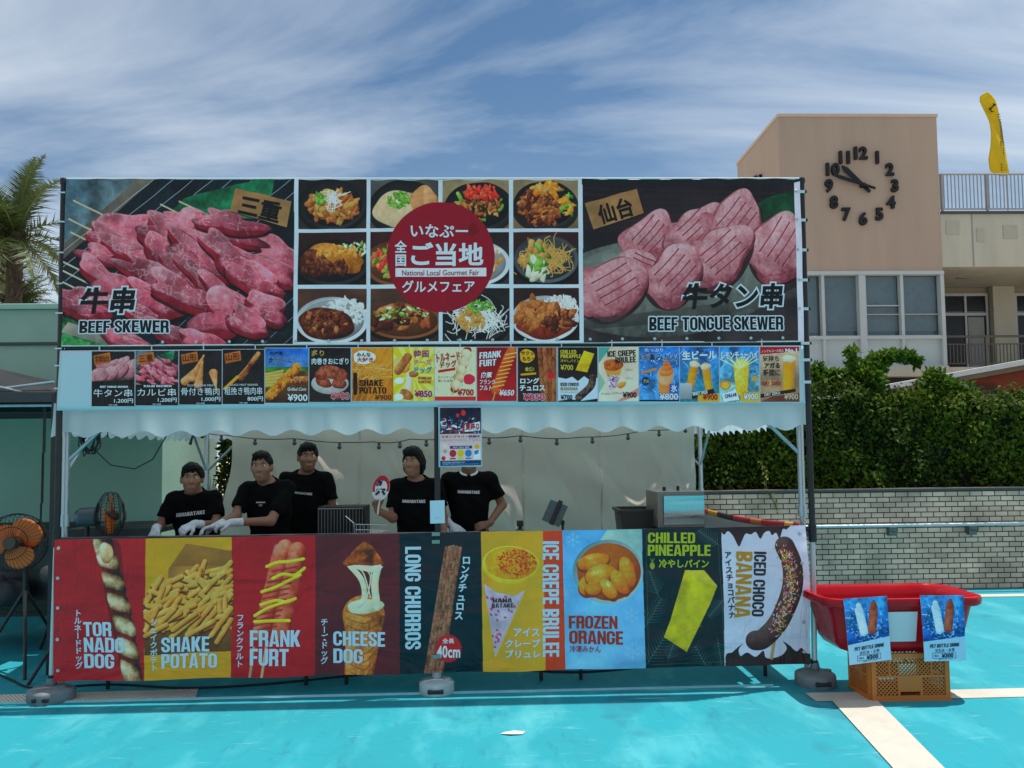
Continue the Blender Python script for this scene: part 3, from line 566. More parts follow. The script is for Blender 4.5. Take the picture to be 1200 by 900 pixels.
def sausage_pair(a):
    DK = ((70, 8, 10), (146, 36, 26), (196, 92, 64), (236, 160, 124))
    for p in ([(300, 743), (312, 700), (322, 655), (329, 642)], [(322, 745), (331, 700), (340, 660), (343, 645)]):
        a.stroke(p, 21, DK, tex=.16, f=.8, seed=5)
    for q in range(12):
        y = 664 + q * 6.4; x = 327 - q * 2.2; a.stroke([(x - 14, y + 6), (x, y + 3), (x + 15, y)], 2.6, ((84, 4, 10), (150, 20, 24), (196, 60, 54)), alpha=.75)
    for y, x, l in ((640, 318, 8), (648, 338, 6)): a.blob(x, y + 4, l, 4, 100, ((190, 110, 90), (235, 180, 160)), tex=.1, alpha=.5)
    MU = ((150, 105, 0), (210, 165, 10), (240, 205, 40), (250, 235, 120))
    for p in ([(307, 664), (320, 659), (334, 658), (350, 655)], [(314, 678), (326, 673), (340, 674), (351, 666)], [(301, 694), (318, 688), (334, 680), (346, 674)],
              [(300, 709), (318, 704), (330, 706), (340, 702)], [(293, 722), (308, 713), (325, 707), (338, 703)], [(293, 729), (315, 728), (333, 728)]):
        a.stroke(p, 4.2, MU, tex=.1)
    a.stroke([(292, 760), (287, 797)], 3.6, ((140, 110, 70), (205, 180, 140)), smooth=False); a.stroke([(306, 760), (301, 797)], 3.6, ((150, 120, 80), (215, 195, 155)), smooth=False)
def tornado(a, path, w, seed=0):
    """sausage wrapped in a spiral of bread"""
    path = np.array(path, float); a.stroke(path, w * .82, ((60, 10, 8), (130, 35, 28), (170, 75, 55)), tex=.1)
    n = len(path)
    for i in range(n - 1):
        d = path[i + 1] - path[i]; d = d / np.hypot(*d); nn = np.array([-d[1], d[0]]); c = (path[i] + path[i + 1]) / 2; L = np.hypot(*(path[i + 1] - path[i]))
        th = np.degrees(np.arctan2(nn[1], nn[0])) + 26
        a.blob(c[0], c[1], w * .57, L * .66, th, ((75, 48, 22), (150, 108, 62), (205, 175, 125), (232, 215, 180), (240, 230, 205)), rough=.06, tex=.16, f=1.2, seed=seed + i, light=(.45, -.35))
def art_counter():
    a = Art([(64, 633), (943.7, 615.5), (951.7, 777.5), (63, 800)], 2.6, (150, 20, 35))
    tx = (60, 168.6, 267.4, 364, 461.8, 557, 630, 653, 747.4, 842, 955); bx = (60, 166.4, 265.4, 363.4, 462.4, 560, 634, 657.6, 753.3, 848, 955)
    cols = ((165, 24, 38), (202, 156, 36), (168, 20, 36), (98, 32, 42), (6, 30, 42), (205, 165, 52), (200, 76, 34), (120, 190, 232), (14, 34, 42), (222, 226, 238))
    for i, c in enumerate(cols):
        a.poly([(tx[i], 600), (tx[i + 1], 600), (bx[i + 1], 810), (bx[i], 810)], c, None, .03, .5, i)
    a.stroke([(128, 644), (135, 700), (146, 756), (153, 792)], 24, ((60, 6, 14), (70, 8, 16)), tex=0, alpha=.5)
    spiral(a, [(122, 646), (127, 664), (133, 684), (138, 706), (143, 728), (147, 750), (150, 772), (152, 792)], 22.5, 27, 4); a.blob(123, 648, 8, 13, -12, ((60, 36, 16), (150, 108, 62), (215, 186, 138), (236, 222, 190)), tex=.2)
    a.stroke([(151, 790), (153, 800)], 3, ((140, 110, 70), (210, 190, 150)), smooth=False)
    # fries
    a.poly([(193, 680), (194, 667), (214, 637), (266.5, 645), (266, 690)], (150, 108, 52), (165, 122, 62), .12, 1, 2)
    a.poly([(214, 637), (266.8, 646), (266.5, 662), (200, 664)], (160, 116, 58), (138, 96, 44), .1)
    a.poly([(167, 738), (266, 738), (266, 764), (167, 768)], (120, 84, 40), (95, 64, 30), .1)
    r = np.random.default_rng(4)
    for i in range(105):
        v = (i / 105.0); y = 668 + v * 70 + r.normal() * 3; x = 168 + r.random() * 98; lim = 690 - (x - 168) * .32 if x < 235 else 668
        if y < lim: y = lim + r.random() * 10
        an = r.normal() * 28 + (-20 if x < 225 else -50 + 40 * r.random()); L = 11 + 11 * r.random(); c, s_ = np.cos(np.radians(an)) * L, np.sin(np.radians(an)) * L
        p = [(max(168, min(265.5, x - c)), y - s_), (max(168, min(265.5, x + c)), y + s_)]
        a.stroke([(p[0][0], p[0][1] + 1.6), (p[1][0], p[1][1] + 1.6)], 7.0, ((60, 32, 6), (86, 50, 12)), smooth=False, alpha=.75)
        a.stroke(p, 6.0, FRY, smooth=False, seed=i)
    sausage_pair(a)
    # cheese dog
    GB = ((70, 30, 8), (150, 82, 30), (195, 125, 55), (225, 165, 90))
    a.stroke([(420, 722), (419, 745), (414, 792)], 50, GB, w1=33, tex=.24, f=2.2)
    for i in range(9): a.stroke([(399 + i * .7, 716 + i * 9), (420, 722 + i * 9), (440 - i * 1.6, 713 + i * 9)], 1.4, ((90, 45, 15), (120, 66, 26)), alpha=.6)
    CH = ((160, 150, 110), (215, 212, 180), (242, 240, 220))
    a.blob(422, 711, 22, 9, -4, CH, rough=.1, tex=.15)
    for p, w in (([(404, 663), (418, 680), (421, 700), (414, 710)], 7), ([(418, 664), (428, 675), (424, 700), (418, 708)], 2), ([(437, 664), (433, 685), (436, 712)], 9), ([(428, 662), (431, 690), (430, 705)], 2), ([(408, 662), (420, 672), (428, 700)], 2)):
        a.stroke(p, w, CH)
    a.poly([(399, 661), (422, 660), (443, 664), (436, 672), (415, 668)], (225, 222, 196), None, .1)
    a.poly([(395, 660), (403, 651), (413, 640), (421, 634), (430, 640), (439, 652), (444, 661), (430, 663), (410, 662), (400, 664)], (190, 105, 40), (140, 72, 24), .5, 2.2, 4)
    # churros
    for j, c in enumerate((-9, -4.5, 0, 4.5, 9)):
        a.stroke([(525 + c * .86, 641 + abs(c) * .2), (500 + c, 800)], 5.2, ((60, 34, 24), (128, 84, 62), (172, 126, 100)), smooth=False, tex=.35, f=3, seed=j)
    pts = []
    for i in range(56):
        rr = 16.5 if i % 2 else 14.2; t = i / 56 * 6.2832; pts.append((519 + rr * np.cos(t), 760.5 + rr * np.sin(t) * 1.05))
    a.poly(pts, (185, 26, 40))
    # creme brulee cone
    a.poly([(560, 690), (561, 655), (627, 655), (612, 690), (575, 770)], (214, 160, 40), (225, 180, 70), .06)
    a.poly([(561, 684), (575, 694), (597, 698), (609, 692), (574, 770)], (205, 190, 205), (190, 172, 190), .10, 2)
    for i in range(34):
        v = r.random(); y = 697 + v * 62; x = 564 + v * 8 + r.random() * (40 - v * 38)
        a.blob(x, y, 2.6 - v, 1.4, r.random() * 90, ((140, 60, 110), (180, 110, 150)) if i % 3 else ((190, 50, 60), (220, 100, 90)), tex=0)
    a.blob(592.5, 662, 34.5, 23, 4, ((180, 140, 20), (222, 196, 60), (235, 222, 120)), rough=.02, tex=.1)
    a.blob(592.5, 660, 31, 19.5, 4, ((170, 90, 0), (215, 150, 10), (235, 185, 40)), rough=.04, tex=.25, f=2)
    a.flakes(599, 659, 23, 15, 260, 1.9, [((140, 25, 5), (200, 60, 20)), ((170, 60, 10), (225, 120, 40))], seed=5, asp=1.4)
    # frozen orange
    a.poly([(653, 600), (747.4, 600), (753.3, 810), (657.6, 810)], (105, 178, 228), (140, 205, 240), .12, .6, 3)
    for i in range(26): a.stroke([(655 + r.random() * 94, 640 + r.random() * 140), (655 + r.random() * 94, 640 + r.random() * 140)], .8, ((150, 210, 240), (190, 228, 248)), smooth=False, alpha=.25)
    a.poly([(698, 633), (708, 618), (747, 617), (749, 668), (725, 660)], (150, 190, 182), (180, 212, 205), .12)
    for d in (0, 6, 12): a.stroke([(708 + d, 622 + d * .3), (728 + d * .5, 640), (747, 658 - d)], 1.2, ((110, 150, 145), (205, 230, 225)), alpha=.8)
    a.blob(708, 670, 42, 39, 0, ((70, 100, 108), (150, 178, 182), (205, 222, 222)), rough=0, tex=.03, light=(.5, .5))
    a.blob(709, 670, 38, 35, 0, ((110, 40, 4), (168, 84, 12), (200, 120, 28)), rough=0, tex=.1)
    for (x, y, rx, ry, an) in ((690, 658, 21, 11, -14), (731, 670, 20, 11, 75), (684, 686, 12, 14, 20), (700, 674, 21, 15, -10), (722, 682, 18, 10, 60), (708, 690, 16, 9, 55), (690, 690, 11, 9, 0)):
        a.blob(x, y + 2, rx, ry, an, ((120, 50, 4), (160, 82, 12)), rough=.05, tex=.1)
        a.blob(x, y, rx * .94, ry * .9, an, ORANGE, rough=.05, tex=.14, f=1.5, gloss=.3, seed=int(x))
    for x, y, q in ((666, 632, 9), (736, 721, 9), (737, 763, 11)): snowflake(a, x, y, q)
    # pineapple
    for x, y, L, an in ((752, 780, 44, -55), (768, 700, 34, 250), (842, 640, 34, 215), (838, 748, 36, 80), (846, 700, 30, 130), (778, 775, 30, -70), (752, 735, 40, -60), (830, 790, 40, -120)):
        palmleaf(a, x, y, L, an, (82, 106, 104))
    a.stroke([(753, 625), (756, 778)], .8, ((110, 115, 95),) * 2, smooth=False); a.stroke([(839, 640), (847, 775), (757, 779)], .8, ((120, 118, 95),) * 2, smooth=False)
    q = [(799, 668), (822, 668), (837.5, 686), (829, 707), (801, 764), (774, 747), (782, 727)]
    a.poly(q, (200, 190, 22), (176, 172, 8), .14, 1.4, 3, 70); a.poly([(799, 668), (822, 668), (837.5, 686), (816, 682)], (215, 206, 70), None, .1)
    for i in range(26): a.stroke([(788 + r.random() * 32, 690 + r.random() * 46), (784 + r.random() * 32, 694 + r.random() * 56)], 1.1, ((150, 148, 0), (222, 216, 90)), alpha=.35)
    a.ell(760.5, 663, 3.2, 4.6, (150, 160, 60)); 
    for d in (-2.5, 0, 2.5): a.stroke([(760.5, 659), (760.5 + d, 654.5)], 1.1, ((150, 160, 60),) * 2, smooth=False)
    # chocolate banana
    a.poly([(842, 600), (955, 600), (955, 810), (848, 810)], (214, 220, 234), (200, 208, 226), .05, .5)
    CHO = (48, 28, 30)
    a.poly(smooth_loop([(842, 613), (920, 612), (921, 620), (916, 620), (912, 631), (908, 624), (903, 627), (900, 622), (894, 624), (889, 631), (884, 623), (878, 626), (872, 625), (868, 632), (864, 640), (861, 636), (857, 628), (851, 622), (846, 626), (842, 621)]), CHO, (70, 44, 44), .15)
    a.poly(smooth_loop([(848, 812), (848, 770), (856, 764), (864, 757), (869, 754), (864, 760), (866, 768), (874, 764), (884, 769), (893, 762), (896, 770), (904, 771), (916, 768), (922, 760), (917, 752), (924, 756), (934, 764), (940, 760), (946, 766), (955, 772), (955, 812)]), CHO, (60, 36, 38), .2)
    a.stroke([(907, 744), (903, 771)], 4.5, ((120, 100, 70), (190, 172, 130)), smooth=False)
    a.stroke([(918, 640), (926, 660), (927, 685), (920, 710), (909, 732), (893, 748), (884, 750)], 24, ((22, 12, 14), (52, 32, 32), (78, 54, 52), (120, 98, 94)), tex=.08)
    for i in range(330):
        t = r.random(); p = np.array([(917, 643), (924, 665), (924, 690), (917, 715), (908, 742)]); ii = min(int(t * 4), 3); fq = t * 4 - ii; c = p[ii] * (1 - fq) + p[ii + 1] * fq + r.normal(size=2) * np.array([4.6, 3]); th = r.random() * 6.28
        cc = [(235, 200, 60), (235, 110, 150), (240, 235, 220), (220, 90, 50), (120, 170, 80), (240, 160, 190)][i % 6]
        a.stroke([c, c + np.array([np.cos(th), np.sin(th)]) * 2.4], 1.3, (cc, cc), smooth=False, tex=0)
    return a
def art_poster(i, q):
    """the printed picture of menu poster number i; q = its corners in photo space"""
    (x0, y0), _, (x1, y1), _ = q; w, h = x1 - x0, y1 - y0; X = lambda u: x0 + w * u; Y = lambda v: y0 + h * v
    a = Art(q, 3.0, (30, 28, 28)); r = np.random.default_rng(i + 40)
    def fan(cols, n=14, cx=.5, cy=.5):
        for j in range(n):
            t0, t1 = j / n * 6.283, (j + .5) / n * 6.283
            a.poly([(X(cx), Y(cy)), (X(cx + 2 * np.cos(t0)), Y(cy + 2 * np.sin(t0))), (X(cx + 2 * np.cos(t1)), Y(cy + 2 * np.sin(t1)))], cols)
    def tag(): a.poly([(X(.04), Y(.08)), (X(.42), Y(.02)), (X(.45), Y(.20)), (X(.07), Y(.26))], (205, 125, 55), (180, 100, 40), .1)
    def beer(u, v, s, tilt=0, c=ORANGE):
        d = np.array([np.sin(np.radians(tilt)), np.cos(np.radians(tilt))]); p0 = np.array([X(u), Y(v)])
        a.stroke([p0, p0 + d * h * s], 11, ((140, 85, 0), (205, 140, 15), (240, 190, 60)), w1=9, smooth=False, tex=.15)
        a.blob(p0[0], p0[1], 7, 4, -tilt, WHITEN, tex=.15)
    def splash(n=40):
        for j in range(n):
            c = [(225, 240, 250), (60, 120, 190), (120, 180, 225), (20, 60, 130)][j % 4]
            x, y = X(r.random()), Y(r.random()); a.stroke([(x, y), (x + r.normal() * 4, y + r.normal() * 4)], 1.2, (c, c), alpha=.7, smooth=False)
    if i == 0:
        tongue_picture(a, x0, Y(.1), x1, Y(.62), 3, .28); a.poly([(x0, Y(.55)), (x1, Y(.52)), (x1, y1), (x0, y1)], (18, 18, 20)); tag()
    elif i == 1:
        meat_picture(a, x0, y0, x1, Y(.68), 2, .33); a.poly([(x0, Y(.62)), (x1, Y(.62)), (x1, y1), (x0, y1)], (18, 18, 20)); tag()
    elif i == 2:
        a.fill((30, 28, 32), (48, 36, 34), .2)
        for u, v, L, an in ((.24, .48, 13, -50), (.40, .38, 15, -65), (.48, .5, 14, -80), (.82, .5, 9, 80)):
            t = np.radians(an); d = np.array([np.cos(t), np.sin(t)]); c = np.array([X(u), Y(v)])
            a.stroke([c - d * L * .6, c + d * L], 11, BROWN[1:] + ((235, 200, 160),), w1=4, tex=.2); a.stroke([c + d * L, c + d * L * 1.35], 3, NOOD)
        a.poly([(x0, Y(.72)), (x1, Y(.72)), (x1, y1), (x0, y1)], (22, 20, 22)); tag()
    elif i == 3:
        a.fill((26, 26, 30), (36, 32, 34), .2); a.stroke([(X(.85), Y(.08)), (X(.45), Y(.52))], 6, BROWN, w1=8, tex=.3); a.stroke([(X(.36), Y(.5)), (X(.05), Y(.72))], 4, ((190, 120, 20), (230, 180, 60)), smooth=False)
        a.stroke([(X(.36), Y(.5)), (X(.6), Y(.3))], 1.6, NOOD, smooth=False); a.poly([(x0, Y(.74)), (x1, Y(.74)), (x1, y1), (x0, y1)], (20, 20, 22)); tag()
    elif i == 4:
        a.fill((40, 110, 190), (160, 205, 235), .2, 1.5, 3); a.poly([(x0, Y(.34)), (x1, Y(.34)), (x1, Y(.5)), (x0, Y(.5))], (60, 120, 50), None, .3, 3); a.poly([(x0, Y(.42)), (x1, Y(.42)), (x1, y1), (x0, y1)], (120, 90, 40), (60, 38, 24), .3, 2)
        for k_ in range(5): a.stroke([(X(-.1), Y(.5 + .05 * k_)), (X(.4), Y(.42 + .06 * k_))], 4, ((150, 130, 50), (215, 200, 120)), smooth=False)
        a.stroke([(X(.5), Y(.6)), (X(.98), Y(.58))], 10, BROWN, tex=.4, f=4); a.stroke([(X(.12), Y(.86)), (X(.72), Y(.36))], 12, ((90, 40, 8), (190, 115, 30), (225, 165, 70)), tex=.5, f=5)
    elif i == 5:
        a.fill((26, 22, 20), (40, 34, 32), .2); a.blob(X(.5), Y(.66), w * .46, h * .2, 0, ((140, 140, 138), (215, 215, 212)), rough=0)
        for u, v, rx in ((.35, .64, 9), (.72, .66, 9), (.52, .42, 14), (.5, .48, 12), (.28, .5, 8), (.78, .5, 8)): a.blob(X(u), Y(v), rx, 6.5, 10, ((50, 15, 10), (125, 55, 35), (185, 110, 80)), tex=.3, f=3, streak=.2, seed=int(v * 90))
    elif i == 6:
        a.fill((215, 150, 45), (190, 115, 25), .15, 1, 4)
        for k_ in range(8): a.stroke([(X(.2 + k_ * .15), y0), (X(-.4 + k_ * .15), y1)], 2, ((225, 170, 70),) * 2, alpha=.5, smooth=False)
        for k_ in range(46):
            x, y = X(.1 + .85 * r.random()), Y(.3 + .32 * r.random()); an = r.normal() * .6 - .3; a.stroke([(x - 5 * np.cos(an), y - 5 * np.sin(an)), (x + 5 * np.cos(an), y + 5 * np.sin(an))], 2.4, FRY, smooth=False, seed=k_)
        a.blob(X(.3), Y(.18), w * .28, h * .13, 0, ((235, 235, 230),) * 2, tex=0); a.stroke([(X(.08), Y(.5)), (X(.08), Y(.85))], 5, ((30, 22, 18),) * 2, tex=0)
    elif i == 7:
        a.fill((240, 200, 50)); fan((245, 225, 120)); a.blob(X(.22), Y(.32), w * .2, h * .17, -40, FRY[1:] + ((240, 200, 130),), tex=.2); a.stroke([(X(.12), Y(.44)), (X(.36), Y(.18))], 10, BROWN[1:], tex=.3)
        a.stroke([(X(.42), Y(.5)), (X(.36), Y(.78))], 8, WHITEN, tex=.1); a.blob(X(.32), Y(.88), 9, 6, 30, BROWN[1:], tex=.3); a.blob(X(.5), Y(.5), 6, 4, 0, BROWN[1:])
        for u, v in ((.15, .62), (.14, .92)): a.blob(X(u), Y(v), 5.5, 4, 0, ((250, 250, 245),) * 2, tex=0, rough=0)
    elif i == 8:
        a.fill((232, 222, 190)); 
        for k_ in range(40): a.blob(X(r.random()), Y(r.random()), .7, .7, 0, ((200, 70, 60), (90, 140, 110)) , tex=0)
        tornado(a, [(X(.80), Y(.06)), (X(.74), Y(.2)), (X(.68), Y(.36)), (X(.62), Y(.5)), (X(.56), Y(.64)), (X(.48), Y(.78))], 12); a.stroke([(X(.48), Y(.78)), (X(.42), Y(.88))], 1.6, NOOD, smooth=False)
        a.poly([(X(.08), Y(.43)), (X(.5), Y(.38)), (X(.5), Y(.43)), (X(.08), Y(.48))], (190, 40, 40)); a.blob(X(.84), Y(.6), 7, 6.5, 0, ((205, 50, 80),) * 2, tex=0, rough=.1)
        a.poly([(x0, Y(.92)), (x1, Y(.92)), (x1, y1), (x0, y1)], (200, 60, 55))
    elif i == 9:
        a.fill((140, 14, 24), (175, 30, 40), .1); a.stroke([(X(.88), Y(.08)), (X(.66), Y(.45)), (X(.5), Y(.8))], 13, ((120, 25, 8), (195, 70, 25), (225, 130, 70)), tex=.15)
        for k_ in range(9): a.stroke([(X(.52 + .04 * k_ - .12), Y(.74 - .075 * k_)), (X(.56 + .04 * k_ + .12), Y(.70 - .075 * k_))], 1.4, ((235, 190, 60), (250, 230, 140)))
        a.stroke([(X(.46), Y(.84)), (X(.40), Y(.99))], 2, NOOD, smooth=False)
    elif i == 10:
        a.fill((34, 20, 16), (60, 34, 24), .2)
        for k_ in range(4): a.stroke([(X(.56 + .13 * k_), Y(.02)), (X(.66 + .09 * k_), Y(.98))], 5.6, ((70, 32, 14), (140, 80, 45), (180, 120, 80)), smooth=False, tex=.35, f=3, seed=k_)
        a.blob(X(.24), Y(.16), 9, 8.5, 0, ((220, 175, 40),) * 2, rough=.12, tex=0); a.blob(X(.86), Y(.52), 4.5, 4.5, 0, ((200, 40, 50),) * 2, tex=0); a.stroke([(X(.1), Y(.5)), (X(.45), Y(.48))], 3, ((205, 160, 50),) * 2, tex=0)
    elif i == 11:
        a.fill((30, 26, 26)); a.poly([(X(.66), Y(.06)), (X(.92), Y(.12)), (X(.74), Y(.46)), (X(.44), Y(.42))], (230, 205, 40), (205, 175, 20), .15, 2)
        a.poly([(x0, Y(.52)), (x1, Y(.52)), (x1, y1), (x0, y1)], (200, 222, 234))
        a.poly([(x0, Y(.50)), (x1, Y(.50)), (x1, Y(.56)), (X(.9), Y(.54)), (X(.8), Y(.60)), (X(.66), Y(.53)), (X(.5), Y(.62)), (X(.36), Y(.54)), (X(.2), Y(.58)), (x0, Y(.55))], (44, 28, 28))
        a.stroke([(X(.88), Y(.56)), (X(.82), Y(.72)), (X(.52), Y(.92))], 9, ((30, 18, 18), (70, 48, 44), (120, 100, 90)), tex=.6, f=6); a.poly([(x0, Y(.98)), (X(.3), Y(.95)), (X(.6), Y(.98)), (x1, Y(.94)), (x1, y1), (x0, y1)], (44, 28, 28))
    elif i == 12:
        a.fill((215, 208, 182), (228, 222, 205), .06); a.poly([(x0, y0), (X(.3), y0), (x0, Y(.3))], (90, 165, 150)); a.poly([(x1, Y(.75)), (x1, Y(.9)), (X(.6), y1), (X(.45), y1)], (225, 150, 140)); a.poly([(x0, Y(.45)), (X(.16), Y(.66)), (x0, Y(.86))], (150, 190, 170))
        a.poly([(X(.14), Y(.38)), (X(.58), Y(.38)), (X(.46), Y(.74)), (X(.28), Y(.8))], (225, 215, 220), (200, 188, 200), .2, 4)
        for k_ in range(26): a.blob(X(.2 + .3 * r.random()), Y(.5 + .24 * r.random()), 1.2, .8, 0, ((190, 60, 60), (90, 60, 130)), tex=0)
        a.poly([(X(.12), Y(.3)), (X(.6), Y(.3)), (X(.54), Y(.52)), (X(.2), Y(.52))], (225, 165, 70), None, .1); a.blob(X(.36), Y(.33), w * .26, h * .11, 0, ((90, 30, 8), (170, 80, 25), (210, 130, 60)), tex=.35, f=4); a.blob(X(.58), Y(.7), 6, 3.5, -30, ORANGE)
    elif i == 13:
        a.fill((50, 125, 200), (90, 165, 220), .3, 2, 3); splash(70); a.stroke([(X(.66), Y(.5)), (X(.62), Y(.82))], 19, ((150, 60, 20), (225, 125, 50), (245, 170, 100)), w1=13, smooth=False, tex=.15); a.stroke([(X(.66), Y(.52)), (X(.655), Y(.54))], 21, ((215, 190, 170), (240, 225, 210)), smooth=False, alpha=.5)
        for v, rr in ((.46, 9), (.38, 7), (.31, 4.5), (.26, 2.6)): a.blob(X(.68), Y(v), rr, rr * .6, -8, ((180, 70, 25), (235, 135, 70), (250, 190, 140)), tex=.2)
        a.ell(X(.16), Y(.63), 5, 5.6, (20, 60, 110)); a.poly([(X(.76), Y(.68)), (X(.97), Y(.68)), (X(.97), Y(.84)), (X(.76), Y(.84))], (30, 90, 180))
        a.poly([(X(.05), Y(.46)), (X(.45), Y(.38)), (X(.45), Y(.42)), (X(.05), Y(.5))], (235, 140, 60)); a.poly([(x0, Y(.97)), (x1, Y(.97)), (x1, y1), (x0, y1)], (10, 30, 60))
    elif i == 14:
        a.fill((45, 115, 185), (60, 140, 150), .35, 2, 5); splash(50); beer(.38, .32, .44, -12); beer(.66, .36, .4, 8)
        a.poly([(x0, Y(.66)), (X(.3), Y(.66)), (X(.3), Y(.95)), (x0, Y(.95))], (190, 200, 205), (140, 150, 155)); a.poly([(X(.3), Y(.86)), (X(.85), Y(.76)), (X(.9), Y(.84)), (X(.3), Y(.95))], (30, 26, 26)); a.poly([(X(.45), Y(.88)), (x1, Y(.84)), (x1, y1), (X(.45), y1)], (220, 170, 50))
    elif i == 15:
        a.fill((50, 130, 195), (150, 200, 190), .35, 2, 6); splash(60); a.stroke([(X(.55), Y(.36)), (X(.55), Y(.78))], 19, ((190, 130, 10), (235, 190, 50), (250, 225, 130)), w1=15, smooth=False, tex=.3, f=3)
        for k_ in range(14): a.stroke([(X(.5), Y(.4)), (X(.5 + r.normal() * .22), Y(.24 - r.random() * .08))], 1.6, ((250, 235, 170),) * 2, smooth=False)
        a.ell(X(.14), Y(.7), 7, 6, (235, 150, 40)); a.ell(X(.14), Y(.7), 4.6, 4, (245, 190, 90)); a.ell(X(.9), Y(.58), 3.5, 3.5, (235, 160, 40)); a.poly([(X(.05), Y(.86)), (X(.4), Y(.78)), (X(.5), Y(.96)), (X(.1), y1)], (235, 240, 240)); a.poly([(X(.5), Y(.86)), (x1, Y(.82)), (x1, y1), (X(.55), y1)], (220, 180, 60))
    else:
        a.fill((205, 190, 165), (150, 120, 90), .2, 1, 7); a.poly([(x0, y0), (x1, y0), (x1, Y(.08)), (x0, Y(.14))], (165, 30, 40)); beer(.74, .22, .5, 2)
        a.stroke([(X(.74), Y(.24)), (X(.7), Y(.76))], 15, ((150, 90, 5), (215, 145, 20), (240, 190, 60)), w1=12, smooth=False, tex=.1); a.blob(X(.74), Y(.22), 8.5, 5, 0, WHITEN)
        a.poly([(x0, Y(.62)), (X(.5), Y(.6)), (X(.5), Y(.72)), (x0, Y(.72))], (190, 150, 110), None, .3, 4); a.poly([(x0, Y(.86)), (X(.9), Y(.76)), (X(.9), Y(.82)), (x0, Y(.93))], (40, 28, 24)); a.poly([(X(.3), Y(.9)), (x1, Y(.84)), (x1, y1), (x0, y1)], (110, 66, 50), None, .2)
    return a
def art_event(q):
    (x0, y0), _, (x1, y1), _ = q; w, h = x1 - x0, y1 - y0; X = lambda u: x0 + w * u; Y = lambda v: y0 + h * v
    a = Art(q, 4.0, (200, 170, 170)); r = np.random.default_rng(3)
    a.fill((22, 30, 52), (40, 52, 80), .3, 2, 3, box=(x0, y0, x1, Y(.45)))
    for k in range(90):
        c = [(235, 240, 245), (70, 90, 120), (190, 60, 60), (15, 20, 34), (120, 170, 205)][k % 5]; x, y = X(.03 + .94 * r.random()), Y(.16 + .27 * r.random())
        a.stroke([(x, y), (x + r.normal() * 3, y + r.normal() * 3)], 1.4, (c, c), tex=.1)
    a.ell(X(.57), Y(.09), 2.8, 3.6, (205, 60, 45)); a.ell(X(.43), Y(.13), 2.0, 2.6, (215, 60, 45)); a.poly([(X(.6), Y(.3)), (X(.98), Y(.24)), (X(.98), Y(.4)), (X(.6), Y(.42))], (225, 225, 230), None, .3, 4)
    a.fill((222, 190, 188), (230, 205, 200), .05, box=(x0, Y(.455), x1, Y(.92))); a.fill((24, 70, 110), box=(x0, Y(.91), x1, y1)); a.fill((24, 60, 120), box=(X(.24), Y(.66), X(.78), Y(.71)))
    for u, c in ((.31, (170, 50, 60)), (.5, (200, 190, 40)), (.69, (40, 130, 185))):
        a.ell(X(u), Y(.79), 4.1, 4.4, c); a.poly([(X(u - .07), Y(.865)), (X(u + .07), Y(.865)), (X(u + .07), Y(.89)), (X(u - .07), Y(.89))], c)
    for u, v, c in ((.13, .66, (235, 215, 200)), (.12, .75, (190, 160, 150)), (.08, .87, (190, 40, 45)), (.9, .68, (225, 170, 50)), (.92, .85, (180, 50, 50))): a.ell(X(u), Y(v), 2.6, 2.6, c)
    a.fill((235, 235, 235), box=(X(.82), Y(.72), X(.98), Y(.9))); a.ell(X(.9), Y(.68), 3, 3, (225, 170, 50)); a.poly([(X(.83), Y(.75)), (X(.95), Y(.73)), (X(.93), Y(.80)), (X(.84), Y(.82))], (60, 130, 190))
    return a
def art_drink(q):
    (x0, y0), _, (x1, y1), _ = q; w, h = x1 - x0, y1 - y0; X = lambda u: x0 + w * u; Y = lambda v: y0 + h * v
    a = Art(q, 4.0, (60, 140, 200)); r = np.random.default_rng(8)
    a.fill((70, 150, 210), (20, 80, 150), .35, 1.5, 2, box=(x0, y0, x1, Y(.7)))
    for k in range(170):
        c = [(170, 215, 240), (20, 70, 130), (110, 180, 225), (230, 245, 250)][k % 4]; x, y = X(r.random()), Y(.66 * np.sqrt(r.random())); a.stroke([(x, y), (x + r.normal() * 2.5, y + r.normal() * 2)], 1.1, (c, c), alpha=.7, smooth=False)
    a.poly([(x0, Y(.70)), (x1, Y(.63)), (x1, y1), (x0, y1)], (165, 210, 232))
    a.stroke([(X(.33), Y(.2)), (X(.4), Y(.52))], 11, ((110, 165, 200), (180, 220, 240), (235, 248, 252)), smooth=False, tex=.15); a.stroke([(X(.33), Y(.09)), (X(.335), Y(.11))], 5, ((40, 130, 30), (90, 190, 60)), smooth=False); a.stroke([(X(.33), Y(.12)), (X(.34), Y(.18))], 7, ((150, 195, 215), (215, 235, 245)), smooth=False)
    a.stroke([(X(.67), Y(.17)), (X(.6), Y(.50))], 11, ((80, 32, 18), (150, 75, 50), (190, 120, 95)), smooth=False, tex=.2); a.stroke([(X(.68), Y(.08)), (X(.68), Y(.10))], 5, ((50, 60, 70), (90, 100, 110)), smooth=False); a.stroke([(X(.675), Y(.11)), (X(.67), Y(.16))], 7, ((100, 45, 28), (160, 90, 60)), smooth=False)
    for k in range(6): a.stroke([(X(.28), Y(.22 + .05 * k)), (X(.46), Y(.2 + .05 * k))], .7, ((225, 240, 250),) * 2, smooth=False, alpha=.7)
    return a
PQ = [(107, 412, 156, 478), (157, 411.5, 206, 477), (207, 411, 256, 476), (257, 410, 305, 475.5), (306, 408.5, 356, 474), (357, 408, 405, 473), (406.5, 408, 454, 472), (454.5, 407.5, 502, 472), (503, 407.5, 551, 471.5), (552.5, 407.5, 599, 472), (600.5, 407.5, 646, 473), (648, 407.5, 694.5, 473), (696, 407.5, 743, 472), (744, 407, 791.5, 472.5), (792.5, 407, 839, 473), (840, 407, 887, 473), (888.5, 407, 935.5, 473)]
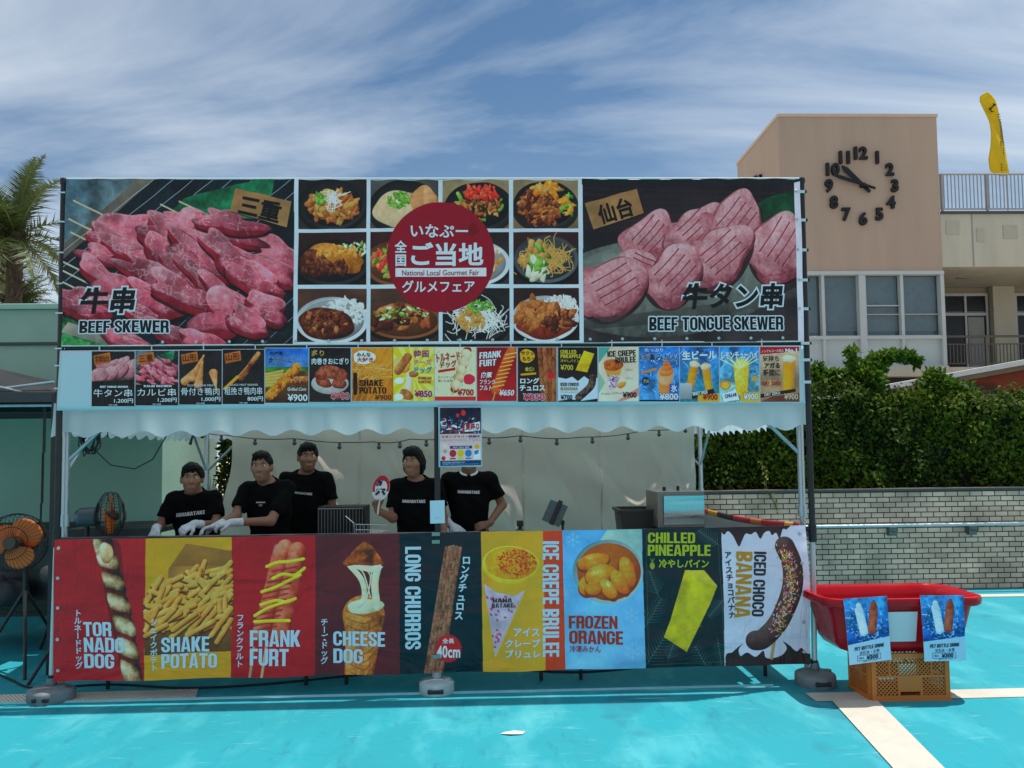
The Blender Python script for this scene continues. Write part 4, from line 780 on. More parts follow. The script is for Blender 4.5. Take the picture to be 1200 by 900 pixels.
# ---------------------------------------------------------------- ground
def ground_mat():
    m = M("teal_deck_paint", (16, 143, 157), rough=.8, var=.10, vs=.9, bump=.10, bs=55); t = m.node_tree; p = t.nodes['Principled BSDF']
    src = p.inputs['Base Color'].links[0].from_socket; tcn = t.nodes['Texture Coordinate']
    def noise(scale, detail, stretch=None, rough=.6):
        v = tcn.outputs['Object']
        if stretch: q = t.nodes.new('ShaderNodeMapping'); q.inputs['Scale'].default_value = stretch; q.inputs['Rotation'].default_value = (0, 0, R(12)); t.links.new(v, q.inputs[0]); v = q.outputs[0]
        n = t.nodes.new('ShaderNodeTexNoise'); n.inputs['Scale'].default_value = scale; n.inputs['Detail'].default_value = detail; n.inputs['Roughness'].default_value = rough; t.links.new(v, n.inputs['Vector']); return n.outputs[0]
    def layer(src, fac, lo, hi, col, amt):
        r = t.nodes.new('ShaderNodeMapRange'); r.inputs[1].default_value = lo; r.inputs[2].default_value = hi; r.inputs[4].default_value = amt; t.links.new(fac, r.inputs[0])
        x = t.nodes.new('ShaderNodeMixRGB'); t.links.new(r.outputs[0], x.inputs[0]); t.links.new(src, x.inputs[1]); x.inputs[2].default_value = (*s2l(col), 1); return x.outputs[0]
    c = layer(src, noise(2.2, 8, (1, .45, 1)), .50, .72, (78, 174, 184), .8)
    c = layer(c, noise(4.5, 9, (1.6, .5, 1), .7), .56, .75, (16, 104, 126), .75)
    c = layer(c, noise(26, 5), .66, .74, (60, 116, 118), .75)
    c = layer(c, noise(90, 2), .72, .78, (26, 62, 68), .8)
    vo = t.nodes.new('ShaderNodeTexVoronoi'); vo.feature = 'DISTANCE_TO_EDGE'; vo.inputs['Scale'].default_value = .55; q = t.nodes.new('ShaderNodeMapping'); t.links.new(tcn.outputs['Object'], q.inputs[0])
    nn = t.nodes.new('ShaderNodeTexNoise'); nn.inputs['Scale'].default_value = 3; nn.inputs['Detail'].default_value = 6; t.links.new(tcn.outputs['Object'], nn.inputs[0]); ad = t.nodes.new('ShaderNodeMixRGB'); ad.blend_type = 'ADD'; ad.inputs[0].default_value = .35; t.links.new(q.outputs[0], ad.inputs[1]); t.links.new(nn.outputs[1], ad.inputs[2]); t.links.new(ad.outputs[0], vo.inputs['Vector'])
    r = t.nodes.new('ShaderNodeMapRange'); r.inputs[1].default_value = .0; r.inputs[2].default_value = .006; r.inputs[3].default_value = .14; r.inputs[4].default_value = 0; t.links.new(vo.outputs[0], r.inputs[0])
    x = t.nodes.new('ShaderNodeMixRGB'); t.links.new(r.outputs[0], x.inputs[0]); t.links.new(c, x.inputs[1]); x.inputs[2].default_value = (*s2l((28, 96, 108)), 1); x0 = layer(x.outputs[0], noise(7, 6, (.35, 2.2, 1), .7), .60, .72, (128, 190, 194), .55); x1 = layer(x0, noise(1.1, 3), .60, .66, (24, 116, 134), .5); x = x1.node
    t.links.new(x.outputs[0], p.inputs['Base Color']); return m
mb = MB(); mb.add([(-260, -120, -.004), (260, -120, -.004), (260, 400, -.004), (-260, 400, -.004)], [(0, 1, 2, 3)]); tag(mb.build('ground', M('pale_concrete_ground', (176, 166, 150), rough=.85, var=.15, vs=.8, bump=.2, bs=30), loc=(0, 0, 0)), kind='structure')
mb = MB(); mb.add([(-16, -11, 0), (16, -11, 0), (16, 3.438, 0), (-16, 3.438, 0)], [(0, 1, 2, 3)]); tag(mb.build('pool_deck', ground_mat(), loc=(0, 0, 0)), kind='structure')
m_drain = M("drain_cover", (208, 202, 188), rough=.7, var=.12, vs=5, bump=.5, bs=60)
def slatted(m, sc):
    t = m.node_tree; p = t.nodes['Principled BSDF']; w = t.nodes.new('ShaderNodeTexWave'); w.inputs['Scale'].default_value = sc; w.bands_direction = 'DIAGONAL'; t.links.new(t.nodes['Texture Coordinate'].outputs['Object'], w.inputs[0])
    b = t.nodes.new('ShaderNodeBump'); b.inputs['Strength'].default_value = .5; b.inputs['Distance'].default_value = .01; t.links.new(w.outputs[1], b.inputs['Height']); t.links.new(b.outputs[0], p.inputs['Normal'])
    src = p.inputs['Base Color'].links[0].from_socket; mr = t.nodes.new('ShaderNodeMapRange'); mr.inputs[1].default_value = .0; mr.inputs[2].default_value = .35; mr.inputs[3].default_value = .62; mr.inputs[4].default_value = 1; t.links.new(w.outputs[1], mr.inputs[0]); mu = t.nodes.new('ShaderNodeVectorMath'); mu.operation = 'SCALE'; t.links.new(src, mu.inputs[0]); t.links.new(mr.outputs[0], mu.inputs['Scale']); t.links.new(mu.outputs[0], p.inputs['Base Color'])
slatted(m_drain, 22)
def strip(name, pts, z=.004):
    mb = MB(); n = len(pts); mb.add([(x, y, z) for x, y in pts], [tuple(range(n))]); return tag(mb.build(name, m_drain), kind='structure')
strip('drain_channel', [(2.5, -.36), (9, -.345), (9, -.155), (2.5, -.19)])
strip('drain_channel', [(2.605, -.365), (2.90, -.37), (2.48, -2.6), (2.25, -2.6)], .0075)
strip('drain_channel', [(5.2, 2.93), (14, 2.9), (14, 3.06), (5.2, 3.07)])
strip('drain_channel', [(-6, -.16), (-1.66, -.03), (-1.72, .17), (-6, .03)])
m_kerb = M("pale_kerb_paint", (120, 180, 186), rough=.55, var=.2, vs=8)
mb = MB(); mb.add([(-7, -.115, .0), (2.35, -.025, .0), (2.35, -.012, .012), (-7, -.10, .012), (2.35, 0.0, 0), (-7, -.085, 0)], [(0, 1, 2, 3), (3, 2, 4, 5)]); tag(mb.build('deck_joint', m_kerb), kind='structure')
# ---------------------------------------------------------------- pale green wall on the left
m_green = M("pale_green_render", (146, 178, 160), rough=.85, var=.10, vs=1.6, bump=.18, bs=38); m_greend = M("wall_joint_shadow_gap", (66, 84, 80), rough=.9, var=.1)
m_greenl = M("pale_green_coping", (150, 186, 168), rough=.7, var=.1)
w = thing('building', (-8, 5, 0), "pale green rendered building with flat coping behind the fan on the left", 'building')
mb = MB(); mb.add([(-40, 3, 0), (-3.234, 3, 0), (-3.234, 4.62, 0), (-40, 14, 0), (-40, 3, 3.30), (-3.234, 3, 3.30), (-3.234, 4.62, 3.30), (-40, 14, 3.3)], [(0, 1, 5, 4), (1, 2, 6, 5), (2, 3, 7, 6), (3, 0, 4, 7), (4, 5, 6, 7)])
mb.build('wall', m_green, w)
mb = MB(); mb.add([(-40, 2.96, 3.302), (-3.19, 2.96, 3.302), (-3.19, 4.66, 3.302), (-40, 14.1, 3.302), (-40, 2.96, 3.365), (-3.19, 2.96, 3.365), (-3.19, 4.66, 3.365), (-40, 14.1, 3.365)], [(0, 1, 5, 4), (1, 2, 6, 5), (2, 3, 7, 6), (3, 0, 4, 7), (4, 5, 6, 7), (3, 2, 1, 0)]); mb.build('coping', m_greenl, w, bevel=.008)
mb = MB(); mb.box(-40, -3.238, 2.985, 2.998, 2.915, 2.94); mb.box(-40, -3.238, 2.978, 2.998, 2.905, 2.913); mb.build('ledge', m_greend, w)
# ---------------------------------------------------------------- tiled retaining wall, handrail
def brick_mat():
    m = M("stone_tiles", (150, 146, 136), rough=.75, var=0); t = m.node_tree; p = t.nodes['Principled BSDF']; tcn = t.nodes['Texture Coordinate']
    sx = t.nodes.new('ShaderNodeSeparateXYZ'); cb = t.nodes.new('ShaderNodeCombineXYZ'); t.links.new(tcn.outputs['Object'], sx.inputs[0]); t.links.new(sx.outputs[0], cb.inputs[0]); t.links.new(sx.outputs[2], cb.inputs[1])
    b = t.nodes.new('ShaderNodeTexBrick'); t.links.new(cb.outputs[0], b.inputs['Vector']); b.inputs['Scale'].default_value = 1; b.inputs['Brick Width'].default_value = .15; b.inputs['Row Height'].default_value = .0605; b.inputs['Mortar Size'].default_value = .0055; b.inputs['Mortar Smooth'].default_value = .2; b.inputs['Bias'].default_value = 0
    b.inputs['Color1'].default_value = (*s2l((238, 198, 174)), 1); b.inputs['Color2'].default_value = (*s2l((200, 168, 144)), 1); b.inputs['Mortar'].default_value = (*s2l((34, 33, 31)), 1)
    n = t.nodes.new('ShaderNodeTexNoise'); n.inputs['Scale'].default_value = 2.2; n.inputs['Detail'].default_value = 7; t.links.new(tcn.outputs['Object'], n.inputs[0])
    mr = t.nodes.new('ShaderNodeMapRange'); mr.inputs[1].default_value = .3; mr.inputs[2].default_value = .7; mr.inputs[3].default_value = .62; mr.inputs[4].default_value = 1.18; t.links.new(n.outputs[0], mr.inputs[0])
    mu = t.nodes.new('ShaderNodeVectorMath'); mu.operation = 'SCALE'; t.links.new(b.outputs[0], mu.inputs[0]); t.links.new(mr.outputs[0], mu.inputs['Scale']); t.links.new(mu.outputs[0], p.inputs['Base Color'])
    bp = t.nodes.new('ShaderNodeBump'); bp.invert = True; bp.inputs['Strength'].default_value = .8; bp.inputs['Distance'].default_value = .006; t.links.new(b.outputs[1], bp.inputs['Height']); t.links.new(bp.outputs[0], p.inputs['Normal']); return m
m_conc = M("grey_concrete", (120, 116, 108), rough=.85, var=.18, vs=3, bump=.2, bs=40)
w = thing('retaining_wall', (4, 3.5, 0), "low retaining wall of grey stone tiles under the hedge", 'wall')
mb = MB(); mb.box(-3.1, 22, 3.44, 3.62, 0, 1.155); mb.build('tile_facing', brick_mat(), w, loc=(0, 3.44, 0)); mb = MB(); mb.box(-3.1, 22, 3.425, 3.64, 1.157, 1.19); mb.build('coping', M("dark_stone_coping", (84, 80, 74), rough=.8, var=.15), w, bevel=.006)
mb = MB(); mb.box(-3.1, 22, 3.64, 6.5, .9, 1.16); mb.build('planting_bed', M("bed_soil", (70, 52, 38), rough=.95, var=.3, vs=9), w)
m_steel = M("brushed_steel", (196, 200, 202), rough=.28, metal=1, var=.06, vs=20); m_galv = M("galvanised_pipe", (176, 184, 188), rough=.38, metal=.85, var=.12, vs=14)
w = thing('handrail', (8, 3.28, .7), "long stainless steel handrail fixed along the grey tiled wall", 'handrail')
mb = MB(); mb.tube([(1.9, 3.28, .765), (18, 3.28, .79)], .019, 12); mb.build('rail', m_steel, w, smooth=True)
for k in range(15):
    x = 2.22 + .958 * k; mb = MB(); mb.tube([(x, 3.28, .755), (x, 3.28, .70), (x, 3.37, .692)], .008, 8); mb.box(x - .045, x + .045, 3.37, 3.437, .64, .74); mb.build('bracket', M("dark_steel_bracket", (110, 110, 108), rough=.5, metal=.6) if k == 0 else bpy.data.materials["dark_steel_bracket"], w, bevel=.004)
# ---------------------------------------------------------------- foliage
def leaf_mat(name, col, dark, var=.3):
    m = M(name, col, rough=.6, var=0, spec=.15); t = m.node_tree; p = t.nodes['Principled BSDF']
    a = t.nodes.new('ShaderNodeAttribute'); a.attribute_name = 'tint'; x = t.nodes.new('ShaderNodeMixRGB'); t.links.new(a.outputs['Fac'], x.inputs[0]); x.inputs[1].default_value = (*s2l(dark), 1); x.inputs[2].default_value = (*s2l(col), 1)
    t.links.new(x.outputs[0], p.inputs['Base Color']); tr = t.nodes.new('ShaderNodeBsdfTranslucent'); t.links.new(x.outputs[0], tr.inputs[0]); ms = t.nodes.new('ShaderNodeMixShader'); ms.inputs[0].default_value = .35
    t.links.new(p.outputs[0], ms.inputs[1]); t.links.new(tr.outputs[0], ms.inputs[2]); t.links.new(ms.outputs[0], t.nodes['Material Output'].inputs[0]); return m
def leaves(name, pos, size, mat, parent, seed=0, normal=None, asp=.5, droop=.3):
    """one mesh of many small folded leaves at the given points"""
    r = np.random.default_rng(seed); n = len(pos); d = r.normal(size=(n, 3)); d[:, 2] -= droop; d /= np.linalg.norm(d, axis=1)[:, None]
    q = r.normal(size=(n, 3)) * .8
    if normal is not None: q += normal * 1.3
    q[:, 2] += .8; q -= d * (q * d).sum(1)[:, None]; q /= np.linalg.norm(q, axis=1)[:, None]; s = np.cross(d, q)
    L_ = (size * (.55 + .9 * r.random(n)))[:, None]; W_ = L_ * asp * .5
    V = np.stack([pos, pos + d * L_ * .45 + s * W_ + q * L_ * .06, pos + d * L_, pos + d * L_ * .45 - s * W_ + q * L_ * .06], 1).reshape(-1, 3)
    base = np.array(wloc(parent)); me = bpy.data.meshes.new(name); me.vertices.add(4 * n); me.vertices.foreach_set('co', (V - base).ravel().astype(np.float32))
    me.loops.add(4 * n); me.loops.foreach_set('vertex_index', np.arange(4 * n, dtype=np.int32)); me.polygons.add(n); me.polygons.foreach_set('loop_start', np.arange(0, 4 * n, 4, dtype=np.int32)); me.polygons.foreach_set('loop_total', np.full(n, 4, np.int32)); me.update(calc_edges=True)
    at = me.attributes.new('tint', 'FLOAT', 'POINT'); tint = np.clip(.5 + .5 * np.sin(pos[:, 0] * 2.3 + pos[:, 2] * 3.1 + r.normal(size=n) * .5) * .6 + r.normal(size=n) * .25, 0, 1); at.data.foreach_set('value', np.repeat(tint, 4).astype(np.float32))
    me.materials.append(mat); o = bpy.data.objects.new(name, me); COL.objects.link(o); o.parent = parent; return o
m_hedge = leaf_mat("hedge_leaf", (102, 122, 32), (32, 56, 17)); m_core = M("hedge_dark_core", (26, 30, 16), rough=.95, var=.4, vs=14); m_bark = M("bark", (84, 68, 52), rough=.9, var=.3, vs=18, bump=.6, bs=60)
def hedge_top(x): return 2.37 + .05 * math.sin(x * 1.7) + .04 * math.sin(x * 4.1 + 1) + .03 * math.sin(x * 9 + 2)
w = thing('hedge', (6, 4.2, 1.16), "dense clipped green hedge growing above the grey tiled wall", 'hedge')
r = np.random.default_rng(5); P = []; Nn = []
x0h, x1h = -2.9, 17.0
def hz_front(x, z): return 3.66 + .07 * np.sin(x * 2.9 + z * 2) + .05 * np.sin(x * 7.1 + z * 5.3 + 1) + .04 * np.sin(x * 13.3 - z * 9)
n = 62000; x = x0h + (x1h - x0h) * r.random(n) ** 1.25; top = np.array([hedge_top(a) for a in x]); z = 1.2 + (top - 1.2) * r.random(n); y = hz_front(x, z) + np.abs(r.normal(size=n)) * .09 + .16 * np.clip((z - top + .12) / .12, 0, 1) ** 2
P.append(np.stack([x, y, z], 1)); Nn.append(np.tile([0, -1, .3], (n, 1)))
n = 26000; x = x0h + (x1h - x0h) * r.random(n) ** 1.25; y = 3.72 + 1.1 * r.random(n) ** 1.4; z = np.array([hedge_top(a) for a in x]) - .03 + .05 * np.sin(y * 6 + x * 5) + r.normal(size=n) * .05 - .1 * np.clip(3.85 - y, 0, 1)
P.append(np.stack([x, y, z], 1)); Nn.append(np.tile([0, -.2, 1], (n, 1)))
leaves('foliage', np.concatenate(P), .062, m_hedge, w, 3, np.concatenate(Nn), asp=.55)
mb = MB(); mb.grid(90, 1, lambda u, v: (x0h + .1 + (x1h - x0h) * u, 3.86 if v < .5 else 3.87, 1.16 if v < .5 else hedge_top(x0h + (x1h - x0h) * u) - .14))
mb.grid(90, 1, lambda u, v: (x0h + .1 + (x1h - x0h) * u, 3.87 if v < .5 else 4.8, hedge_top(x0h + (x1h - x0h) * u) - .14)); mb.build('dark_core', m_core, w)  # plain dark core sheets put in to block the view through the leaves
def shrub(loc, label, blobs, stems, n, size, seed, mat):
    w = thing('shrub', loc, label, 'shrub'); rr = np.random.default_rng(seed); P = []
    for (cx, cz, rx, rz, m_) in blobs:
        k = int(n * m_); q = rr.normal(size=(k, 3)); q /= np.linalg.norm(q, axis=1)[:, None]; q *= (rr.random(k) ** .45)[:, None]
        P.append(np.stack([loc[0] + cx + q[:, 0] * rx, loc[1] + q[:, 1] * max(rx, .09), cz + q[:, 2] * rz], 1))
    leaves('foliage', np.concatenate(P), size, mat, w, seed, None, asp=.5); mb = MB()
    for s_ in stems: mb.tube([(loc[0] + a, loc[1], b) for a, b in s_], [.014 - .008 * i / (len(s_) - 1) for i in range(len(s_))], 6)
    mb.build('stem', m_bark, w, smooth=True); return w
m_shrub = leaf_mat("shrub_leaf", (96, 126, 38), (38, 72, 22))
shrub((5.2, 4.0, 2.2), "leafy shrub with one long arching branch poking above the hedge", [(-.06, 2.50, .22, .22, .9), (.06, 2.72, .15, .14, .6), (.20, 2.83, .14, .08, .4), (.36, 2.86, .14, .06, .35), (.52, 2.84, .09, .06, .2), (.62, 2.78, .05, .07, .1), (-.22, 2.88, .06, .10, .1), (-.20, 2.74, .07, .09, .12), (-.32, 2.60, .12, .09, .15), (-.47, 2.60, .1, .06, .1)],
      [[(0, 2.1), (.02, 2.5), (.15, 2.78), (.38, 2.87), (.60, 2.80)], [(0, 2.3), (-.15, 2.6), (-.22, 2.95)], [(0, 2.3), (-.25, 2.55), (-.5, 2.62)]], 1500, .075, 21, m_shrub)
shrub((4.5, 4.1, 2.2), "light green shrub sprouting from the hedge beside the banner post", [(0, 2.5, .26, .16, .6), (-.12, 2.66, .16, .10, .3), (.22, 2.55, .18, .14, .4), (-.2, 2.74, .06, .06, .08), (.1, 2.7, .1, .08, .15)], [[(0, 2.1), (-.05, 2.5), (-.2, 2.78)], [(0, 2.2), (.2, 2.6)]], 900, .075, 22, m_shrub)
shrub((6.02, 3.95, 2.2), "rounded leafy tuft standing above the hedge by the white roof edge", [(0, 2.47, .22, .14, .7), (.0, 2.58, .13, .10, .35), (.3, 2.42, .22, .09, .35)], [[(0, 2.1), (0, 2.6)]], 900, .07, 23, m_shrub)
w = thing('vine', (3.66, 3.6, 1.2), "pale thin vine trailing down the hedge over the tiled wall", 'vine'); rr = np.random.default_rng(2); q = np.array([(3.60 + .13 * t + .03 * math.sin(t * 9), 3.55 - .12 * min(1, t * 1.6), 1.52 - .62 * t) for t in np.linspace(0, 1, 60)])
mb = MB(); mb.tube(q[::6], .004, 5); mb.build('stem', m_bark, w); leaves('foliage', q + rr.normal(size=q.shape) * .012, .04, leaf_mat("vine_leaf", (190, 190, 110), (140, 140, 80)), w, 4)
# ---------------------------------------------------------------- clock tower building, Y = 18
m_beige = M("beige_render", (172, 149, 131), rough=.85, var=.10, vs=1.4, bump=.2, bs=25, stretch=(1, 1, .14)); m_cream = M("cream_render", (186, 180, 162), rough=.85, var=.13, vs=1.6, bump=.15, bs=25, stretch=(1, 1, .16)); m_white = M("white_frame_paint", (180, 186, 186), rough=.45, var=.06, vs=3)
m_panel = M("pale_spandrel_panel", (176, 188, 188), rough=.4, var=.06, vs=1.5); m_glass = M("window_glass", (62, 80, 86), rough=.08, var=.1, vs=.4, spec=.8); m_dark = M("dark_interior", (40, 40, 40), rough=.9, var=.2); m_rail = M("grey_railing_paint", (150, 148, 142), rough=.5, var=.08, metal=.2); m_trim = M("roof_edge_trim", (196, 172, 152), rough=.7, var=.06)
w = thing('clock_tower', (12.4, 20, 0), "beige rendered clock tower with a band of windows below", 'building')
TX0, TX1 = 9.80, 15.03
mb = MB(); mb.box(TX0, TX1, 18.0, 22.0, 7.42, 12.50); mb.build('upper_wall', m_beige, w)
mb = MB(); mb.box(TX0 - .03, TX1 + .03, 17.97, 22.03, 12.502, 12.60); mb.build('roof_edge', m_trim, w)
mb = MB(); mb.box(TX0, TX1 - .0, 18.25, 22.0, 0, 7.41); mb.build('inner_wall', m_dark, w)
mb = MB(); mb.box(TX0, TX1, 18.22, 18.245, 5.3, 7.3); mb.build('window_pane', m_glass, w)
mb = MB()
for xm in (10.42, 11.72, 13.05, 14.32): mb.box(xm - .55, xm + .55, 18.205, 18.217, 5.5 - .05 * ((xm * 7) % 1), 7.28)
mb.build('blind', M("pale_window_blind", (92, 110, 117), rough=.3, var=.14, vs=2), w)
mb = MB(); mb.box(TX0, TX1, 18.10, 18.24, 4.36, 5.22); mb.build('spandrel_panel', m_panel, w)
mb = MB(); mb.box(TX0 - .02, TX1 + .02, 17.96, 18.2, 7.30, 7.418)
for a, b in ((12.26, 12.48), (14.93, 15.05)): mb.box(a, b, 17.98, 18.2, 4.33, 7.298)
for a in (11.10, 13.68, 9.86): mb.box(a - .05, a + .05, 18.02, 18.2, 4.33, 7.298)
mb.box(TX0, TX1, 18.0, 18.2, 5.215, 5.33); mb.box(TX0, TX1, 18.01, 18.2, 4.325, 4.375); mb.box(12.5, 13.62, 18.08, 18.2, 6.30, 6.33); mb.box(12.5, 14.9, 18.09, 18.2, 6.02, 6.04); mb.build('window_frame', m_white, w)
mb = MB(); mb.box(TX0 - .05, TX1 + .02, 17.9, 18.3, 4.0, 4.322); mb.build('floor_slab', m_cream, w)
mb = MB(); mb.box(TX0, TX1, 18.6, 21.9, 0, 3.998); mb.build('lower_wall', m_conc, w)
w = thing('building', (22, 20, 0), "cream building wing with balcony and roof terrace beside the clock tower", 'building')
mb = MB(); mb.box(15.06, 34, 18.05, 18.3, 7.56, 9.30); mb.build('fascia', m_cream, w); mb = MB(); mb.box(15.06, 34, 18.3, 25, 7.60, 9.22); mb.build('roof_slab', m_cream, w)
mb = MB(); mb.box(16.08, 16.11, 18.03, 18.048, 7.57, 9.29); mb.build('panel_joint', m_rail, w)
m_patch = M("repaired_render_patch", (172, 168, 152), rough=.85, var=.08)
for x, z, s_ in ((15.45, 8.85, .22), (17.35, 8.7, .24), (18.45, 8.7, .26), (16.35, 8.6, .12)):
    mb = MB(); mb.box(x - s_, x + s_, 18.03, 18.047, z - .22, z + .22); mb.build('render_patch', m_patch, w)
mb = MB(); mb.box(15.06, 34, 17.98, 18.06, 9.302, 9.38); mb.build('roof_edge', M("dark_roof_flashing", (70, 70, 70), rough=.6), w)
mb = MB(); z0, z1 = 9.40, 10.66; mb.tube([(15.1, 18.15, z1), (34, 18.15, z1)], .035, 8); mb.tube([(15.1, 18.15, z0 + .1), (34, 18.15, z0 + .1)], .025, 8)
for k in range(150):
    x = 15.15 + k * .125; mb.box(x - .014, x + .014, 18.14, 18.16, z0 + .1, z1)
for k in range(13): x = 15.2 + k * 1.5; mb.box(x - .03, x + .03, 18.12, 18.18, 9.38, z1)
mb.build('terrace_railing', m_rail, w)
mb = MB(); mb.box(15.06, 34, 21.3, 24.9, 3.9, 7.598); mb.build('back_wall', M("shaded_cream_wall", (150, 140, 122), rough=.85, var=.1), w)  # darker copy of the cream render: balcony shade put into the colour
mb = MB(); mb.box(15.06, 34, 18.08, 21.3, 4.0, 4.30); mb.build('balcony_floor', m_cream, w)
m_dgl = M('dark_door_glass', (26, 29, 31), rough=.25, var=.2, vs=.6, spec=.3)
for xd in (15.3, 17.05, 19.75, 21.6, 23.4):
    mb = MB(); mb.box(xd, xd + 1.6, 21.262, 21.29, 6.72, 7.28); mb.box(xd, xd + 1.6, 21.262, 21.29, 4.32, 6.55); g = mb.build('door_pane', m_dgl, w)
    mb = MB()
    for a in (xd - .04, xd + .77, xd + 1.57): mb.box(a, a + .08, 21.22, 21.26, 4.32, 7.34)
    for z in (4.30, 6.55, 7.28): mb.box(xd - .04, xd + 1.65, 21.215, 21.258, z, z + .10)
    mb.build('door_frame', m_white, w); mb = MB(); mb.box(xd + .9, xd + 1.5, 21.252, 21.26, 4.4, 6.5) ; mb.build('curtain', M("door_curtain", (150, 152, 150), rough=.9) if xd == 15.3 else bpy.data.materials["door_curtain"], w)
mb = MB(); mb.box(18.75, 19.55, 21.0, 21.25, 4.3, 7.59); mb.build('column', m_cream, w)
mb = MB(); mb.tube([(15.1, 18.15, 5.30), (34, 18.15, 5.30)], .04, 8); mb.tube([(15.1, 18.15, 5.05), (34, 18.15, 5.05)], .02, 6); mb.tube([(15.1, 18.15, 4.42), (34, 18.15, 4.42)], .02, 6)
for k in range(160): x = 15.14 + k * .118; mb.box(x - .013, x + .013, 18.14, 18.16, 4.42, 5.05)
for k in range(14): x = 15.1 + k * 1.35; mb.box(x - .03, x + .03, 18.12, 18.18, 4.3, 5.3)
mb.build('balcony_railing', M("bronze_railing", (92, 84, 72), rough=.5, metal=.3), w)
mb = MB()
for k in range(3): mb.box(16.6 + 3 * k, 16.95 + 3 * k, 19.6, 19.8, 7.57, 7.597)
mb.build('soffit_light', m_rail, w)
# clocks
m_num = M("black_clock_metal", (26, 25, 26), rough=.45, var=.1, metal=.3)
def clock(label, c, rad, axis, hands, hsize):
    w = thing('wall_clock', c, label, 'clock'); G = glyph_meshes([(str(k), .045) for k in range(1, 13)])
    c = Vector(c); ex = Vector((1, 0, 0)) if axis == 'y' else Vector((0, -1, 0)); en = Vector((0, -1, 0)) if axis == 'y' else Vector((-1, 0, 0)); ez = Vector((0, 0, 1))
    for k in range(1, 13):
        v, f = G[(str(k), .045)]; a = v - (v.max(0) + v.min(0)) / 2; a = a * hsize / .75 * np.array([.95, 1]); t = R(90 - 30 * k); cc = c + ex * rad * math.cos(t) + ez * rad * math.sin(t); mb = MB()
        mb.add([cc + ex * p[0] + ez * p[1] + en * .10 for p in a], f); n = len(a); mb.add([cc + ex * p[0] + ez * p[1] + en * .012 for p in a], f)
        ed = {}
        for q in f:
            for i in range(len(q)): e = (q[i], q[(i + 1) % len(q)]); ed[e] = ed.get(e, 0) + 1
        for (i, j) in ed:
            if (j, i) not in ed: mb.f.append((i, j, j + n, i + n)); mb.mi.append(0)
        mb.build('numeral', m_num, w)
    for nm, ang, L_, wd, tail, off in hands:
        t = R(90 - ang); d = ex * math.cos(t) + ez * math.sin(t); s_ = ex * -math.sin(t) + ez * math.cos(t); mb = MB()
        mb.prism([(-tail, -wd * .6), (-tail, wd * .6), (L_ * .8, wd), (L_, wd * .25), (L_, -wd * .25), (L_ * .8, -wd)], lambda a, b: c + d * a + s_ * b + en * (off + .03), lambda a, b: c + d * a + s_ * b + en * off); mb.build(nm, m_num, w)
    mb = MB(); mb.tube([c + en * .01, c + en * .2], .06, 14); mb.build('hub', m_num, w)
clock("large black clock of loose numerals on the front of the tower", (12.45, 18.0, 10.2), 1.08, 'y', (('hour_hand', 314, .92, .085, .32, .10), ('minute_hand', 288, 1.02, .06, .40, .16)), .40)
clock("second black clock on the shaded side face of the tower, mostly hidden by the banner", (9.8, 20.1, 10.05), 1.08, 'x', (('hour_hand', 314, .8, .085, .32, .10), ('minute_hand', 288, 1.0, .06, .40, .16)), .40)
# yellow feather flag on the terrace
w = thing('feather_flag', (17.25, 18.6, 9.3), "tall yellow feather flag standing on the roof terrace", 'flag')
prof = [(-.15, .23, 10.78), (-.42, .27, 10.95), (-.46, .26, 11.35), (-.40, .24, 11.8), (-.40, .17, 12.2), (-.45, .08, 12.6), (-.58, .02, 13.0), (-.68, -.10, 13.35), (-.64, -.25, 13.55), (-.52, -.38, 13.62)]
mb = MB()
def fl(u, v):
    t = v * (len(prof) - 1); i = min(int(t), len(prof) - 2); f = t - i; a = [prof[i][k] * (1 - f) + prof[i + 1][k] * f for k in range(3)]
    return (17.25 + .27 + a[0] + .10 + (a[1] - a[0]) * (.80 * u), 18.6 + .06 * math.sin(u * 4 + v * 9), a[2] + .1 * u * (1 - v) * 0)
mb.grid(8, 40, fl); mb.build('flag_cloth', M("yellow_flag_cloth", (226, 198, 20), rough=.7, var=.06, vs=3, trans=.35), w, smooth=True, thick=.012)
mb = MB(); mb.tube([(17.74, 18.64, 9.35), (17.73, 18.64, 11.6), (17.62, 18.64, 12.6), (17.42, 18.64, 13.3), (17.15, 18.64, 13.62)], .018, 8); mb.build('pole', m_rail, w, smooth=True)
mb = MB(); rr = np.random.default_rng(12)
for k in range(26):
    z = 10.95 + k * .075; u = .62; x = 17.25 + .33 - .11 * max(0, (z - 12.3)); wd = .10 - .06 * min(1, k / 22)
    for q in range(2): a = rr.random() * .04; mb.obox((x - wd / 2 + wd * q, 18.55, z + a), (.05 if k < 14 else .03, .006, .028), (0, rr.normal() * .5, 0))
for k in range(10): t = k / 9; mb.obox((17.30 - .08 * math.sin(t * 5), 18.55, 12.95 + .26 * t), (.10, .006, .03), (0, .8 * math.sin(t * 7), 0))
mb.build('flag_marks', ink((40, 36, 20)), w)
